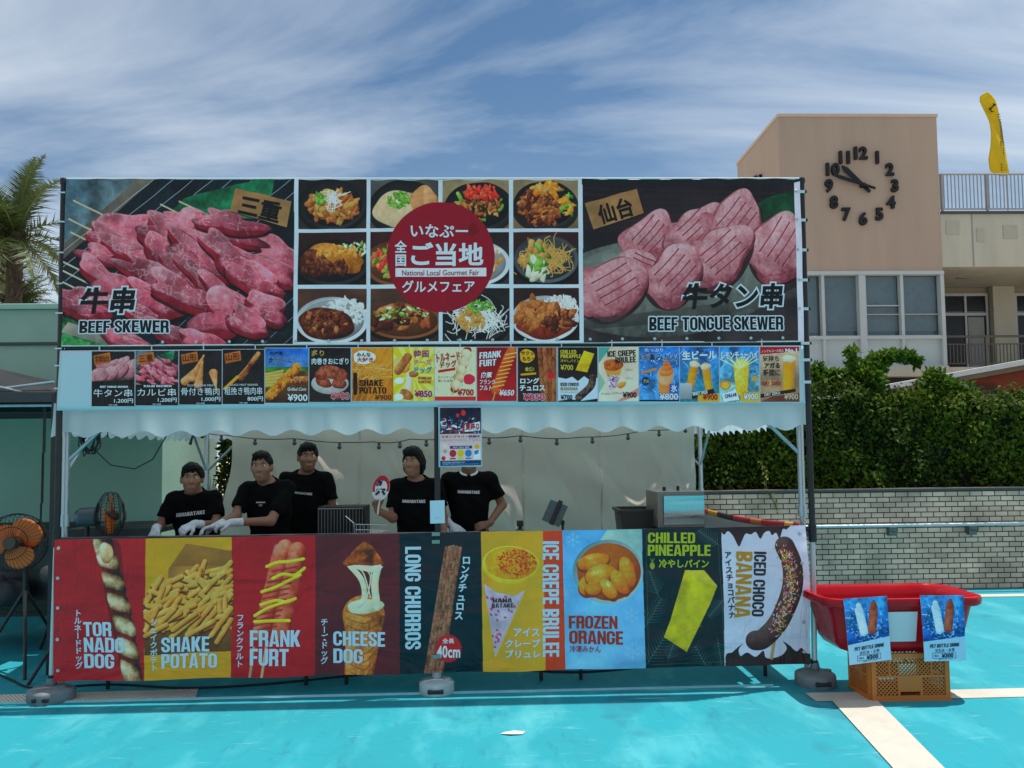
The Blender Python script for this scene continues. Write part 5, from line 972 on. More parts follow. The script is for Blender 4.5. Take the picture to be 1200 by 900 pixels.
# low hut with a white edged roof
w = thing('hut', (12, 10, 0), "low rust coloured hut with sloping white edged roof behind the hedge", 'building')
def rz(x): return 2.93 + (x - 8.14) * .169
mb = MB(); mb.prism([(8.14, 0), (17, 0), (17, 1), (8.14, 1)], lambda x, k: (x, 9.0 if k == 0 else 13.5, rz(x)), lambda x, k: (x, 9.0 if k == 0 else 13.5, rz(x) - .10)); mb.build('roof', M("white_roof_sheet", (214, 216, 212), rough=.4, var=.06), w)
mb = MB()
for k in range(14): y = 9.15 + k * .3; mb.prism([(8.5, 0), (17, 0), (17, 1), (8.5, 1)], lambda x, q: (x, y + .12 * q, rz(x) - .105), lambda x, q: (x, y + .12 * q, rz(x) - .20))
mb.build('rafters', M("weathered_rafter", (130, 120, 104), rough=.8, var=.2), w)
mb = MB(); mb.prism([(9.75, 0), (17, 0), (17, rz(17) - .21), (9.75, rz(9.75) - .21)], lambda x, z: (x, 9.4, z), lambda x, z: (x, 13, z)); mb.build('wall', M("rust_orange_wall", (140, 62, 34), rough=.8, var=.12, vs=2), w)
mb = MB(); mb.box(9.95, 10.6, 9.37, 9.395, 2.2, 2.95); mb.build('shutter', M("dark_brown_shutter", (80, 44, 30), rough=.7), w)
# ---------------------------------------------------------------- palms
def palm(loc, label, H, Rf, nf, seed, lean):
    w = thing('palm_tree', loc, label, 'palm'); rr = np.random.default_rng(seed); b = Vector(loc); top = b + Vector((lean, 0, H)); mb = MB()
    for k in range(60):
        t = k / 59; c = b + Vector((lean * t * t, 0, H * t)); mb.tube([c, c + Vector((0, 0, H / 50))], [.20 - .02 * t + .03 * (k % 2), .23 - .02 * t + (.10 if t > .9 else 0)], 12)
    for k in range(90):
        t = .35 + .65 * rr.random(); a = rr.random() * 6.28; c = b + Vector((lean * t * t + .25 * math.cos(a), .25 * math.sin(a), H * t)); mb.tube([c, c + Vector((.12 * math.cos(a), .12 * math.sin(a), .16))], [.05, .015], 5)
    mb.build('trunk', M("palm_bark", (70, 60, 50), rough=.95, var=.35, vs=8) if "palm_bark" not in bpy.data.materials else bpy.data.materials["palm_bark"], w)
    V = []; F = []; mb2 = MB()
    for k in range(nf):
        a = rr.random() * 6.283; el = R(-8 + 92 * (k + .5) / nf); L_ = Rf * (.85 + .3 * rr.random()); pts = []; p = top.copy(); d = Vector((math.cos(a) * math.cos(el), math.sin(a) * math.cos(el), math.sin(el)))
        for j in range(15):
            pts.append(p.copy()); d = (d + Vector((0, 0, -.10 - .02 * rr.random()))).normalized(); p = p + d * L_ / 14
        mb2.tube(pts, [.022 - .0013 * j for j in range(15)], 5)
        for j in range(2, 15):
            for q in range(4):
                f = q / 4; c = pts[j - 1].lerp(pts[j], f); dd = (pts[j] - pts[j - 1]).normalized(); sd_ = dd.cross(Vector((0, 0, 1))); sd_ = sd_.normalized() if sd_.length > .01 else Vector((1, 0, 0)); upv = sd_.cross(dd)
                ll = L_ * .26 * math.sin(math.pi * min(1, (j + f) / 15 * .9 + .12)) + .08
                for sg in (-1, 1):
                    e = (sd_ * sg * .8 + dd * .55 + upv * (.25 + .2 * rr.normal())).normalized(); n_ = len(V); wv = dd * .027
                    V += [c - wv, c + wv, c + e * ll + Vector((0, 0, -ll * .22))]; F.append((n_, n_ + 1, n_ + 2))
    mb3 = MB(); mb3.add(V, F); mb3.build('fronds', m_palm, w); mb2.build('frond_ribs', m_rib, w)
m_palm = M("palm_leaf", (74, 90, 46), rough=.45, var=.3, vs=3, trans=.3); m_rib = M("palm_rib", (128, 120, 70), rough=.6, var=.2)
palm((-13.2, 16, 0), "tall date palm rising above the green building on the left", 7.95, 2.45, 36, 3, .05)
palm((-15.6, 20, 0), "smaller palm with drooping fronds just above the green wall coping", 6.5, 1.9, 40, 5, -.05)
# ---------------------------------------------------------------- event tent
m_canvas = M("white_tent_canvas", (208, 224, 228), rough=.6, var=.05, vs=1.5, trans=.6, bump=.12, bs=6); m_pipe = m_galv; m_curt = M("off_white_curtain", (220, 212, 198), rough=.75, var=.06, vs=1.2, trans=.6, bump=.15, bs=9)
TX, TF, TB, EZ, RZ = 2.655, .13, 2.75, 2.03, 2.86
tent = thing('event_tent', (0, 1.4, 0), "white event tent with scalloped valance over the food counter", 'tent')
def leg(x, y):
    mb = MB(); mb.tube([(x, y, .0), (x, y, 1.25)], .021, 14); mb.tube([(x, y, 1.2), (x, y, EZ)], .0245, 14); mb.tube([(x, y, 1.17), (x, y, 1.25)], .033, 12); mb.box(x - .05, x + .05, y - .05, y + .05, 0, .008); return mb.build('leg', m_pipe, tent, smooth=True)
for x in (-TX, TX):
    for y in (TF, TB): leg(x, y)
mb = MB(); ym = (TF + TB) / 2
for y in (TF, TB): mb.tube([(-TX, y, EZ), (TX, y, EZ)], .02, 10)
for x in (-TX, 0, TX):
    if x: mb.tube([(x, TF, EZ), (x, TB, EZ)], .02, 10)
    mb.tube([(x, TF, EZ), (x, ym, RZ), (x, TB, EZ)], .02, 10)
mb.tube([(-TX, ym, RZ), (TX, ym, RZ)], .02, 10); mb.build('roof_frame', m_pipe, tent, smooth=True)
for a, b in (((-TX, TF, 1.62), (-TX + .42, TF, EZ)), ((TX, TF, 1.62), (TX - .42, TF, EZ)), ((-TX, TB, 1.50), (-TX + .55, TB, EZ)), ((TX, TB, 1.50), (TX - .55, TB, EZ)), ((-TX, TB, 1.5), (-TX, TB - .5, EZ)), ((TX, TB, 1.5), (TX, TB - .5, EZ)), ((-TX, TF, 1.55), (-TX, TF + .5, EZ)), ((-.30, 1.0, EZ), (.22, 2.0, 1.60))):
    mb = MB(); mb.tube([a, b], .013, 8); mb.build('brace', m_pipe, tent, smooth=True)
rr = np.random.default_rng(1)
def canopy(u, v):
    x = -TX - .03 + (2 * TX + .06) * u; t = abs(2 * v - 1); y = TF - .03 + (TB - TF + .06) * v; z = RZ + .025 - (RZ - EZ) * t - .03 * math.sin(math.pi * u * 2) ** 2 * math.sin(math.pi * t)
    return (x, y, z + .006 * math.sin(x * 7 + y * 3) * math.sin(math.pi * t))
mb = MB(); mb.grid(48, 30, canopy); mb.build('canopy', m_canvas, tent, smooth=True)
def valance(p0, p1, z0, n, per, amp, nrm, drop=.225):
    mb = MB(); p0 = Vector(p0); p1 = Vector(p1); L_ = (p1 - p0).length; nrm = Vector(nrm)
    def f(u, v):
        s_ = u * L_; bot = drop + amp * math.cos(2 * math.pi * s_ / per + .6); fold = .012 * math.sin(s_ * 5.3) + .008 * math.sin(s_ * 13 + 2) + .010 * math.cos(2 * math.pi * s_ / per)
        return p0.lerp(p1, u) + Vector((0, 0, z0 - bot * v)) + nrm * (.02 + fold * v * v + .015 * v)
    mb.grid(n, 8, f); return mb.build('valance', m_canvas, tent, smooth=True)
valance((-TX - .05, TF - .055, 0), (TX + .02, TF - .055, 0), EZ + .012, 260, .262, .022, (0, -1, 0))
valance((-TX - .05, TB + .03, 0), (TX + .05, TB + .03, 0), EZ + .012, 260, .17, .02, (0, 1, 0), .21)
valance((-TX - .03, TB, 0), (-TX - .03, TF, 0), EZ + .012, 120, .17, .02, (-1, 0, 0), .21); valance((TX + .03, TF, 0), (TX + .03, TB, 0), EZ + .012, 120, .17, .02, (1, 0, 0), .21)
for sg in (-1, 1):
    mb = MB(); x = sg * (TX + .02); mb.add([(x, TF - .02, EZ + .01), (x, ym, RZ + .02), (x, TB + .02, EZ + .01)], [(0, 1, 2)]); mb.build('gable', m_canvas, tent)
# rear curtain and the side banner
CX0, CX1 = -2.37, 2.575
def curt(u, v):
    x = CX0 + (CX1 - CX0) * u; z = 1.99 - 1.86 * v; e = math.exp(-((u - 0) / .03) ** 2)
    f = .030 * math.sin(x * 3.1 + v * 2.2 * math.sin(x * 1.3)) + .016 * math.sin(x * 7.3 + 1 - v * 3) * (1 - .5 * v) + .01 * math.sin(x * 17 + 3 * math.sin(v * 4)) * (1 - v)
    sh = lambda a: 1 - abs(((a / 3.1416) % 2) - 1) * 2
    f += .022 * sh(x * 2.3 + v * 1.9 + .4 * math.sin(x * 2)) + .012 * sh(x * 5.1 - v * 2.7 + 1) * (1 - .4 * v)
    for (cx, sl, wd, am) in ((-2.1, .5, .07, .05), (-1.75, -.7, .06, .04), (-1.3, .25, .05, .03), (-.75, .9, .09, .06), (-.35, -.3, .05, .03), (.1, .7, .07, .05), (.45, -.9, .08, .05), (.95, .5, .06, .04), (1.25, 1.1, .08, .06), (1.7, -.4, .06, .04), (2.1, .6, .07, .05), (2.35, -.8, .06, .05)):
        q = (x - cx - sl * v + .1 * math.sin(v * 7 + cx)) / wd; f += .38 * am * math.exp(-abs(q)) * (.4 + .6 * math.sin(v * 3.1))
    f += .009 * math.sin(v * 11 + x * 4.1 + 2 * math.sin(x * 1.7)) + .008 * math.sin(v * 23 - x * 6)
    diag = .03 * math.exp(-((x + .9 - 1.1 * v) / .06) ** 2) + .025 * math.exp(-((x - 1.2 - .9 * v) / .07) ** 2) + .03 * math.exp(-((x + 2.0 - .35 * v) / .05) ** 2) + .03 * math.exp(-((x - 2.05 - .5 * v) / .05) ** 2)
    return (x - .10 * v * e + .05 * math.sin(v * 9) * e * (1 - v), TB - .09 + 1.9 * f * (.25 + .75 * min(1, v * 3)) - .8 * diag * min(1, v * 4), z)
mb = MB(); mb.grid(300, 60, curt); c = mb.build('tent_curtain', m_curt, smooth=True, angle=80); 
for xs in (-1.02, .72, 1.55):
    mb = MB(); mb.grid(1, 40, lambda u, v: tuple(Vector(curt((xs + .02 * (u - .5) - CX0) / (CX1 - CX0), v)) + Vector((0, -.004, 0)))); mb.build('seam', M('curtain_seam', (170, 160, 146), rough=.8) if 'curtain_seam' not in bpy.data.materials else bpy.data.materials['curtain_seam'], c)
tag(c, "off white creased cloth hung across the back of the tent", 'curtain')
mb = MB(); mb.grid(40, 10, lambda u, v: (2.60 + .02 * math.sin(u * 5) * v, TB - .06 - (TB - .1) * u, 1.05 + .07 * u - .03 * math.sin(math.pi * u) - .85 * v * (1)))
sb = thing('side_banner', (2.6, 1.4, .2), "side banner seen from its grey back with a red, yellow and black top hem", 'banner')
mb.build('cloth', M("grey_banner_back", (150, 146, 146), rough=.7, var=.06, trans=.2), sb, smooth=True, thick=.003)
cols = [((208, 206, 204), 0, .10), ((190, 60, 44), .10, .15), ((206, 140, 40), .15, .27), ((44, 34, 34), .27, .45), ((170, 34, 44), .45, .62), ((196, 92, 48), .62, .72), ((150, 26, 38), .72, .90), ((208, 150, 60), .90, .96), ((165, 30, 42), .96, 1.0)]
for c_, a, b in cols:
    mb = MB(); mb.grid(8, 4, lambda u, v: (2.60 - .006 - .012 * math.sin(math.pi * v) + .012 * v, TB - .06 - (TB - .1) * (a + (b - a) * u), 1.05 + .065 * (a + (b - a) * u) - .03 * math.sin(math.pi * (a + (b - a) * u)) + .018 - .06 * v)); mb.build('hem', ink(c_), sb, smooth=True, thick=.003)
# string of lamps and cables inside the tent
sl = thing('string_light', (0, 1.5, 1.7), "black cable with small lamps sagging across the inside of the tent", 'string light')
pts = []
kn = [(-2.62, 2.3, 1.94), (-2.15, 1.9, 1.86), (-1.45, 1.7, 1.815), (-.7, 1.6, 1.775), (-.35, 1.5, 1.795), (.15, 1.5, 1.82), (.65, 1.5, 1.815), (1.25, 1.7, 1.80), (1.9, 2.0, 1.87), (2.5, 2.5, 1.93)]
for i in range(len(kn) - 1):
    for t in np.linspace(0, 1, 8)[:-1]:
        a = Vector(kn[i]).lerp(Vector(kn[i + 1]), t); a.z -= .02 * math.sin(math.pi * t); pts.append(a)
pts.append(Vector(kn[-1])); m_blk = M("black_rubber", (20, 20, 21), rough=.6, var=.15); m_blkm = M("black_powder_coat", (17, 18, 20), rough=.42, var=.12, vs=9, spec=.5)
mb = MB(); mb.tube(pts, .0042, 6); mb.build('cable', m_blk, sl, smooth=True)
b0 = None
for i in range(2, len(pts) - 1, 4):
    p = pts[i]
    if b0 is None:
        mb = MB(); mb.lathe([(.004, 0), (.013, -.003), (.015, -.02), (.010, -.026), (.018, -.032), (.021, -.045), (.013, -.06), (.002, -.064)], p, 12); b0 = mb.build('lamp', M("dark_lamp_glass", (60, 58, 54), rough=.2, var=.1), sl, smooth=True, loc=p)
    else: copy_child(b0, sl, p - wloc(sl))
cb = thing('cable_coil', (-2.5, .3, 1.8), "tangled black cable coiled on the left front tent leg", 'cable'); rr = np.random.default_rng(4); mb = MB(); P = []
for k in range(70): a = k * .62; P.append((-2.53 + .055 * math.cos(a) + rr.normal() * .012, .20 + .03 * math.sin(a * .7), 1.78 + .085 * math.sin(a) + rr.normal() * .012))
mb.tube(P, .005, 6); mb.tube([(-2.5, .2, 1.86), (-2.40, .2, 1.90), (-2.40, .2, 1.8)], .004, 6); mb.build('coil', m_blk, cb, smooth=True)
mb = MB(); mb.tube([(-2.52, .2, 1.74), (-2.40, .25, 1.60), (-2.25, .3, 1.57), (-2.12, .3, 1.64), (-2.03, .3, 1.80), (-1.98, .3, 1.92)], .005, 6); mb.build('loop', m_blk, cb, smooth=True)
mb = MB(); mb.tube([(-2.06, .9, 1.98), (-2.07, .9, 1.83)], .003, 5); mb.tube([(-2.07, .9, 1.83), (-2.09, .9, 1.755)], [.008, .014], 8); o = mb.build('pull_cord', m_blk, smooth=True); tag(o, "short dangling black cord end with a plug under the valance on the left", 'cord')
# ---------------------------------------------------------------- banner frame of poles
fr = thing('banner_frame', (0, 0, 0), "tall black and silver pole frame carrying the banners in front of the tent", 'frame')
m_alu = M('pale_aluminium_tube', (190, 198, 200), rough=.35, metal=.25, var=.05)
def post(x, x2, ztop, zj, zb=.07, r=.021):
    mb = MB(); mb.tube([(x2, .0, zb), (x, 0, zj)], r * .9, 14); mb.build('lower_post', m_alu, fr, smooth=True)
    mb = MB(); mb.tube([(x, 0, zj - .05), (x, 0, ztop)], r, 14); mb.tube([(x, 0, zj - .06), (x, 0, zj + .06)], r * 1.35, 14); mb.tube([(x2, 0, zb + .04), (x2, 0, zb + .10)], r * 1.2, 12); mb.build('upper_post', m_blkm, fr, smooth=True)
post(-2.635, -2.65, 3.63, 1.10); post(0, -.012, 3.60, 1.02); post(2.668, 2.652, 3.63, 1.06)
for z, x0, x1, m_, rad in ((3.615, -2.635, 2.668, m_blkm, .021), (2.425, -2.64, 2.66, m_blkm, .021), (1.09, -2.64, 2.65, m_blkm, .017), (.16, -2.65, 2.65, m_blkm, .017)):
    mb = MB(); mb.tube([(x0, .004, z), (x1, .004, z)], rad, 12); mb.build('crossbar', m_, fr, smooth=True)
for x in (-2.635, 2.668):
    mb = MB(); mb.lathe([(.001, -.028), (.024, -.02), (.029, 0), (.024, .02), (.001, .028)], (x, 0, 3.618), 14); mb.build('corner_joint', m_blkm, fr, smooth=True)
m_tie = M("white_cable_tie", (205, 208, 210), rough=.5, var=.05); tie0 = None
def tie(x, z, wd=.055, ht=.02, par=None):
    par = par or fr; global tie0; mb = MB(); mb.box(x - wd / 2, x + wd / 2, -.030, -.022, z - ht / 2, z + ht / 2); mb.box(x + wd / 2 - .012, x + wd / 2, -.030, .024, z - ht / 2, z + ht / 2); return mb.build('cable_tie', m_tie, par)
for z in (3.53, 3.32, 3.10, 2.88, 2.67, 2.42, 2.30, 2.14): tie(2.655, z, .075); tie(-2.628, z, .062, .009)
def tie_v(x, z, h=.06):
    mb = MB(); mb.box(x - .003, x + .003, -.034, -.026, z - h / 2, z + h / 2); return mb.build('cable_tie', m_tie, fr)
for k in range(14): tie_v(-2.35 + .36 * k, 2.425, .055)
# base weights
m_wt = M("grey_plastic_weight", (112, 120, 122), rough=.5, var=.15, vs=12); m_wt2 = M("light_grey_plastic_weight", (168, 182, 184), rough=.45, var=.1, vs=12)
def weight(name, c, r, h, mat, label, n=40, lobes=0):
    w = thing(name, c, label, 'base weight', "weights at the feet of the banner frame"); mb = MB(); P = [(r * .6, 0), (r * .97, 0), (r, .012), (r, h * .62), (r * .97, h * .74), (r * .80, h * .86), (r * .34, h), (.03, h)]
    mb.lathe(P, c, n)
    if lobes: mb.v = [(c[0] + (x - c[0]) * (1 + .16 * math.copysign(abs(math.cos(2 * math.atan2(y - c[1], x - c[0]))) ** .5, math.cos(2 * math.atan2(y - c[1], x - c[0])))), c[1] + (y - c[1]) * (1 + .05 * math.cos(4 * math.atan2(y - c[1], x - c[0]))), z) for x, y, z in mb.v]
    mb.build('body', mat, w, smooth=True, angle=50); mb = MB(); mb.lathe([(.028, h), (.034, h + .012), (.026, h + .05), (.022, h + .05)], c, 16); mb.build('socket', mat, w, smooth=True)
    mb = MB(); mb.box(c[0] - .055, c[0] + .055, c[1] - r - .004, c[1] - r + .04, h * .20, h * .52); mb.build('grip', M("dark_recess", (40, 46, 50), rough=.8) if "dark_recess" not in bpy.data.materials else bpy.data.materials["dark_recess"], w, bevel=.008)
    mb = MB(); mb.lathe([(.001, h * .9), (.024, h * .9), (.024, h * .9 + .012), (.001, h * .9 + .014)], (c[0] + r * .62, c[1] - r * .1, 0), 12); mb.build('cap', mat, w, smooth=True)
weight('base_weight', (-2.65, 0, 0), .135, .10, m_wt, "lobed dark grey base weight at the left end of the counter banner", lobes=2)
weight('base_weight', (-.012, 0, 0), .122, .10, m_wt2, "pale grey round base weight under the long churro panel")
weight('base_weight', (2.655, 0, 0), .138, .105, m_wt, "dark grey round base weight between the banana panel and the red tub")
# ---------------------------------------------------------------- printed banners and posters
def quad_uv(q):
    a = Art.__new__(Art); a.q = np.array(q, float); return a.uv
def quad_surf(c, wave=None, out=(0, -1, 0)):
    TL, TR, BR, BL = [Vector(p) for p in c]; n_ = Vector(out)
    def f(u, v, lift=0.0):
        p = TL.lerp(TR, u).lerp(BL.lerp(BR, u), v)
        if wave: d, dz = wave(u, v); p = p + n_ * d + Vector((0, 0, dz))
        return p + n_ * lift
    return f
PRINTS = {}
def sheet(key, name, art, quad_px, corners, mat, parent, nu=2, nv=2, wave=None, thick=.0, out=(0, -1, 0)):
    s_ = quad_surf(corners, wave, out); mb = MB(); mb.grid(nu, nv, lambda u, v: s_(u, v), uv=True); o = mb.build(name, mat, parent, smooth=nu > 4, angle=80)
    if thick:
        mb = MB(); mb.grid(nu, nv, lambda u, v: s_(u, v, -thick)); bk = mb.build('backing', ink((225, 226, 226)), parent, smooth=nu > 4, angle=80)
    PRINTS[key] = (quad_uv(quad_px), s_, parent); return o
# upper banner
A = art_upper(); ub = thing('food_banner', (0, -.03, 2.43), "wide photo banner of beef and dishes across the top of the frame", 'banner')
UBC = [(-2.600, -.032, 3.622), (2.645, -.032, 3.622), (2.640, -.032, 2.432), (-2.615, -.032, 2.440)]
UBQ = [(78, 212), (938, 211), (941, 401), (75, 402)]
sheet('upper', 'printed_cloth', A, UBQ, UBC, print_mat("banner_print", A.image("banner_print")), ub, 120, 24, lambda u, v: (.007 * math.sin(u * 31 + 2 * v) * math.sin(v * 5) + .004 * math.sin(u * 71 + 1) * v + .004 * math.sin(v * 13 + u * 22), .004 * math.cos(u * 143) * (1 - v) ** 6), .003)
mb = MB(); mb.tube([(-2.6, -.028, 3.628), (2.64, -.028, 3.628)], .0065, 8); mb.build('top_hem', ink((220, 222, 224)), ub, smooth=True); mb = MB(); mb.tube([(-2.61, -.030, 2.438), (2.63, -.030, 2.434)], .005, 8); mb.build('bottom_hem', ink((215, 218, 220)), ub, smooth=True)
m_eye = M("metal_eyelet", (190, 192, 190), rough=.35, metal=.6, var=.05); e0 = None
def eyelet(x, z, y, parent, r=.012):
    mb = MB(); mb.lathe([(r * .45, 0), (r, 0), (r, -.003), (r * .7, -.005), (r * .45, -.003)], (x, y, z), 12, axis='y'); return mb.build('eyelet', m_eye, parent, smooth=True)
for k in range(22): eyelet(-2.14 + .231 * k, 2.458, -.040, ub, .011)
for z in (3.53, 3.32, 3.10, 2.88, 2.67): eyelet(2.61, z, -.04, ub, .009)
K = (20, 18, 20); HW = (222, 228, 232)
T('upper', "牛串", (96, 336, 159, 366), K, .035, (HW, .06), shear=.12); T('upper', "BEEF SKEWER", (95.5, 374, 197.5, 388), K, .04, (HW, .045)); T('upper', "三重", (277, 234, 325, 258), K, .03, ang=-13)
T('upper', "仙台", (696, 236, 738, 260), K, .03, ang=16); T('upper', "牛タン串", (796, 333, 916, 363), K, .035, (HW, .06), shear=.12); T('upper', "BEEF TONGUE SKEWER", (756.5, 372, 915.5, 387.5), K, .04, (HW, .045))
WH = (232, 234, 238); CR = (150, 10, 45)
T('upper', "いなぷー", (476, 264.5, 543, 279.5), WH, .02); T('upper', "全", (457.5, 283.5, 471.5, 298), WH, .025, em=True); T('upper', "国", (457.5, 298.5, 471.5, 313), WH, .025, em=True); T('upper', "ご当地", (476.5, 285, 561, 312.5), WH, .028)
T('upper', "National Local Gourmet Fair", (466, 317, 556, 323.4), CR, .004); T('upper', "グルメフェア", (466, 329, 551, 343.5), WH, .02)
# menu board
mbd = thing('menu_board', (0, -.02, 1.98), "long white sheet strung below the top banner with the menu posters on it", 'banner')
MQ = [(70, 411), (941, 405), (943, 475), (67, 483)]; MC = [(-2.622, -.030, 2.405), (2.632, -.030, 2.405), (2.634, -.030, 1.985), (-2.634, -.030, 1.985)]
msurf = quad_surf(MC, lambda u, v: (.006 * math.sin(u * 23 + 2 * v) * v, 0)); mb = MB(); mb.grid(120, 12, lambda u, v: msurf(u, v)); mb.build('cloth', M("white_vinyl_sheet", (186, 208, 216), rough=.45, var=.03), mbd, smooth=True, thick=.002)
muv = quad_uv(MQ)
PL = ["raw beef tongue skewers", "red raw short rib skewers on a grill", "roast duck legs on bone", "single minced duck skewer", "grilled corn cob under a blue sky", "rice balls wrapped in meat on a white plate", "heap of golden fries", "cheese dogs on a yellow sunburst", "spiral bread sausage on a cream ground", "frankfurter with mustard on red", "bundle of long churros on brown", "pineapple stick above a chocolate banana", "creme brulee crepe cup", "orange sorbet in a cup on blue", "two foaming beer glasses", "splashing lemon drink on blue", "single tall beer glass on tan"]
PN = {0: "leftmost poster", 4: "poster"}
def pbox(i, fx0, fy0, fx1, fy1):
    x0, y0, x1, y1 = PQ[i]; return (x0 + (x1 - x0) * fx0, y0 + (y1 - y0) * fy0, x0 + (x1 - x0) * fx1, y0 + (y1 - y0) * fy1)
for i, (x0, y0, x1, y1) in enumerate(PQ):
    q = [(x0, y0), (x1, y0), (x1, y1), (x0, y1)]; uv = muv(q); c = [msurf(u, v, .004 + .0006 * (i % 2)) for u, v in uv]
    sl_ = (y0 - PQ[0][1]) * 0
    z0 = (c[0].z + c[1].z) / 2; cc = [Vector((p.x, -.0375 - .0006 * (i % 2), p.z)) for p in c]
    po = thing('menu_poster', (c[3] + c[2]) / 2, "menu poster picturing " + PL[i], 'poster', "posters on the menu board"); a = art_poster(i, q)
    b_ = .0035; mb = MB(); e = [(-b_, b_), (b_, b_), (b_, -b_), (-b_, -b_)]
    mb.prism([(p.x + dx, p.z + dz) for p, (dx, dz) in zip(cc, e)], lambda x, z: (x, -.0368, z), lambda x, z: (x, -.0335, z)); mb.build('white_border', ink((214, 220, 222)), po)
    sheet('p%d' % i, 'print', a, q, cc, print_mat("poster_print", a.image("poster_print"), .35), po)
W_ = (240, 242, 244); K2 = (28, 24, 24); RD = (205, 40, 45); YL = (235, 200, 60)
def P_(i, s, b, col=W_, bold=.03, halo=None, **k): T('p%d' % i, s, pbox(i, *b), col, bold, halo, **k)
for i, (tg, en, jp, pr) in enumerate((("宮城仙台", "BEEF TONGUE SKEWER", "牛タン串", "1,200円"), ("三重", "KALBI SKEWER", "カルビ串", "1,200円"), ("山形", "DUCK BONE MEAT", "骨付き鴨肉", "1,000円"), ("山形", "DUCK MEAT SKEWER", "粗挽き鴨肉串", "800円"))):
    P_(i, tg, (.08, .07, .41, .20), K2, .005, ang=6); P_(i, en, (.2, .63, .85, .665), W_, .0); P_(i, jp, (.05, .69, .95, .83), W_, .0); P_(i, pr, (.53 if i != 3 else .6, .86, .97, .945), W_, .01); P_(i, "花畑", (.4, .965, .6, .99), W_, 0)
P_(4, "北海道", (.1, .06, .4, .12), K2, .02); P_(4, "焼きとうもろこし", (.08, .15, .94, .27), K2, .012, (W_, .03), ang=2); P_(4, "Grilled Corn", (.52, .72, .95, .78), W_, .01, shear=.3); P_(4, "¥900", (.52, .84, .98, .97), W_, .02)
P_(5, "炙り", (.05, .04, .36, .16), (200, 160, 90), .03); P_(5, "肉巻きおにぎり", (.06, .19, .95, .31), W_, .015); P_(5, "¥900", (.52, .82, .97, .96), (225, 70, 70), .03, (W_, .03))
P_(6, "みんな", (.12, .09, .46, .17), K2, .025); P_(6, "大好き", (.12, .18, .52, .27), RD, .03); P_(6, "SHAKE", (.18, .60, .76, .72), K2, .04); P_(6, "POTATO", (.18, .74, .84, .86), K2, .04); P_(6, "¥900", (.56, .88, .97, .98), (110, 60, 20), .02)
P_(7, "韓国", (.50, .05, .88, .19), (190, 40, 50), .015, (W_, .04)); P_(7, "チーズ", (.50, .22, .95, .33), (225, 130, 30), .04, (W_, .04)); P_(7, "ドッグ", (.52, .36, .96, .48), (40, 130, 130), .04, (W_, .04)); P_(7, "KOREAN", (.62, .55, .94, .60), (190, 40, 50), .02); P_(7, "CHEESE", (.62, .62, .94, .67), (190, 40, 50), .02); P_(7, "¥850", (.52, .80, .96, .93), (190, 30, 50), .04, (W_, .05))
P_(8, "トルネード", (.04, .10, .62, .26), (200, 40, 45), .04, ang=6); P_(8, "ドッグ", (.14, .25, .54, .38), (200, 40, 45), .04, ang=6); P_(8, "ウインナーに", (.08, .54, .46, .58), K2, 0); P_(8, "巻いた生地", (.08, .61, .44, .65), K2, 0); P_(8, "¥700", (.55, .78, .95, .91), (200, 40, 45), .04)
P_(9, "FRANK", (.05, .08, .62, .20), W_, .04, ang=5, shear=.15); P_(9, "FURT", (.05, .23, .50, .35), W_, .04, ang=5, shear=.15); P_(9, "肉厚", (.1, .46, .38, .58), W_, .03, shear=.15); P_(9, "フランク", (.07, .60, .46, .69), W_, .02, shear=.15); P_(9, "フルト", (.07, .71, .38, .80), W_, .02, shear=.15); P_(9, "¥650", (.56, .79, .94, .90), W_, .03, shear=.2)
P_(10, "サクッ", (.08, .07, .42, .15), (130, 40, 30), .03); P_(10, "もちっ", (.12, .17, .44, .25), (130, 40, 30), .03); P_(10, "食感!", (.18, .36, .42, .44), YL, .02); P_(10, "ロング", (.06, .56, .56, .67), W_, .04); P_(10, "チュロス", (.05, .69, .70, .80), W_, .04); P_(10, "¥850", (.14, .85, .70, .97), (225, 60, 90), .04, (W_, .04))
P_(11, "CHILLED", (.06, .05, .46, .12), YL, .03); P_(11, "PINEAPPLE", (.06, .13, .58, .20), YL, .03); P_(11, "冷やしパイン", (.06, .22, .54, .28), YL, .01); P_(11, "¥700", (.06, .32, .38, .42), YL, .02); P_(11, "ICED CHOCO", (.06, .65, .52, .71), K2, .02); P_(11, "BANANA", (.06, .73, .50, .79), (190, 140, 50), .03); P_(11, "アイスチョコバナナ", (.06, .81, .5, .84), K2, 0); P_(11, "¥700", (.06, .87, .36, .96), K2, .03)
P_(12, "ICE CREPE", (.22, .06, .94, .17), K2, .04, ang=3); P_(12, "BRULEE", (.42, .18, .94, .29), K2, .04, ang=3); P_(12, "冷たい", (.68, .40, .86, .44), K2, 0); P_(12, "パリッ", (.68, .56, .86, .60), K2, 0); P_(12, "アイスクレープブリュレ", (.06, .84, .60, .88), K2, .01, ang=3); P_(12, "¥900", (.60, .83, .95, .94), K2, .03)
P_(13, "たっぷり", (.14, .03, .6, .09), W_, .02); P_(13, "冷凍みかん", (.04, .12, .96, .26), (20, 40, 90), .015, (W_, .03)); P_(13, "氷", (.79, .69, .95, .83), W_, .03); P_(13, "満点", (.1, .6, .24, .66), YL, .02); P_(13, "¥800", (.50, .85, .97, .97), (235, 235, 240), .03, ((30, 60, 130), .04))
P_(14, "生ビール", (.05, .07, .94, .23), W_, .045, ((40, 90, 150), .03), ang=2); P_(14, "DRAFT BEER", (.32, .81, .70, .87), W_, .01, ang=8); P_(14, "¥900", (.58, .85, .96, .97), (180, 40, 30), .03)
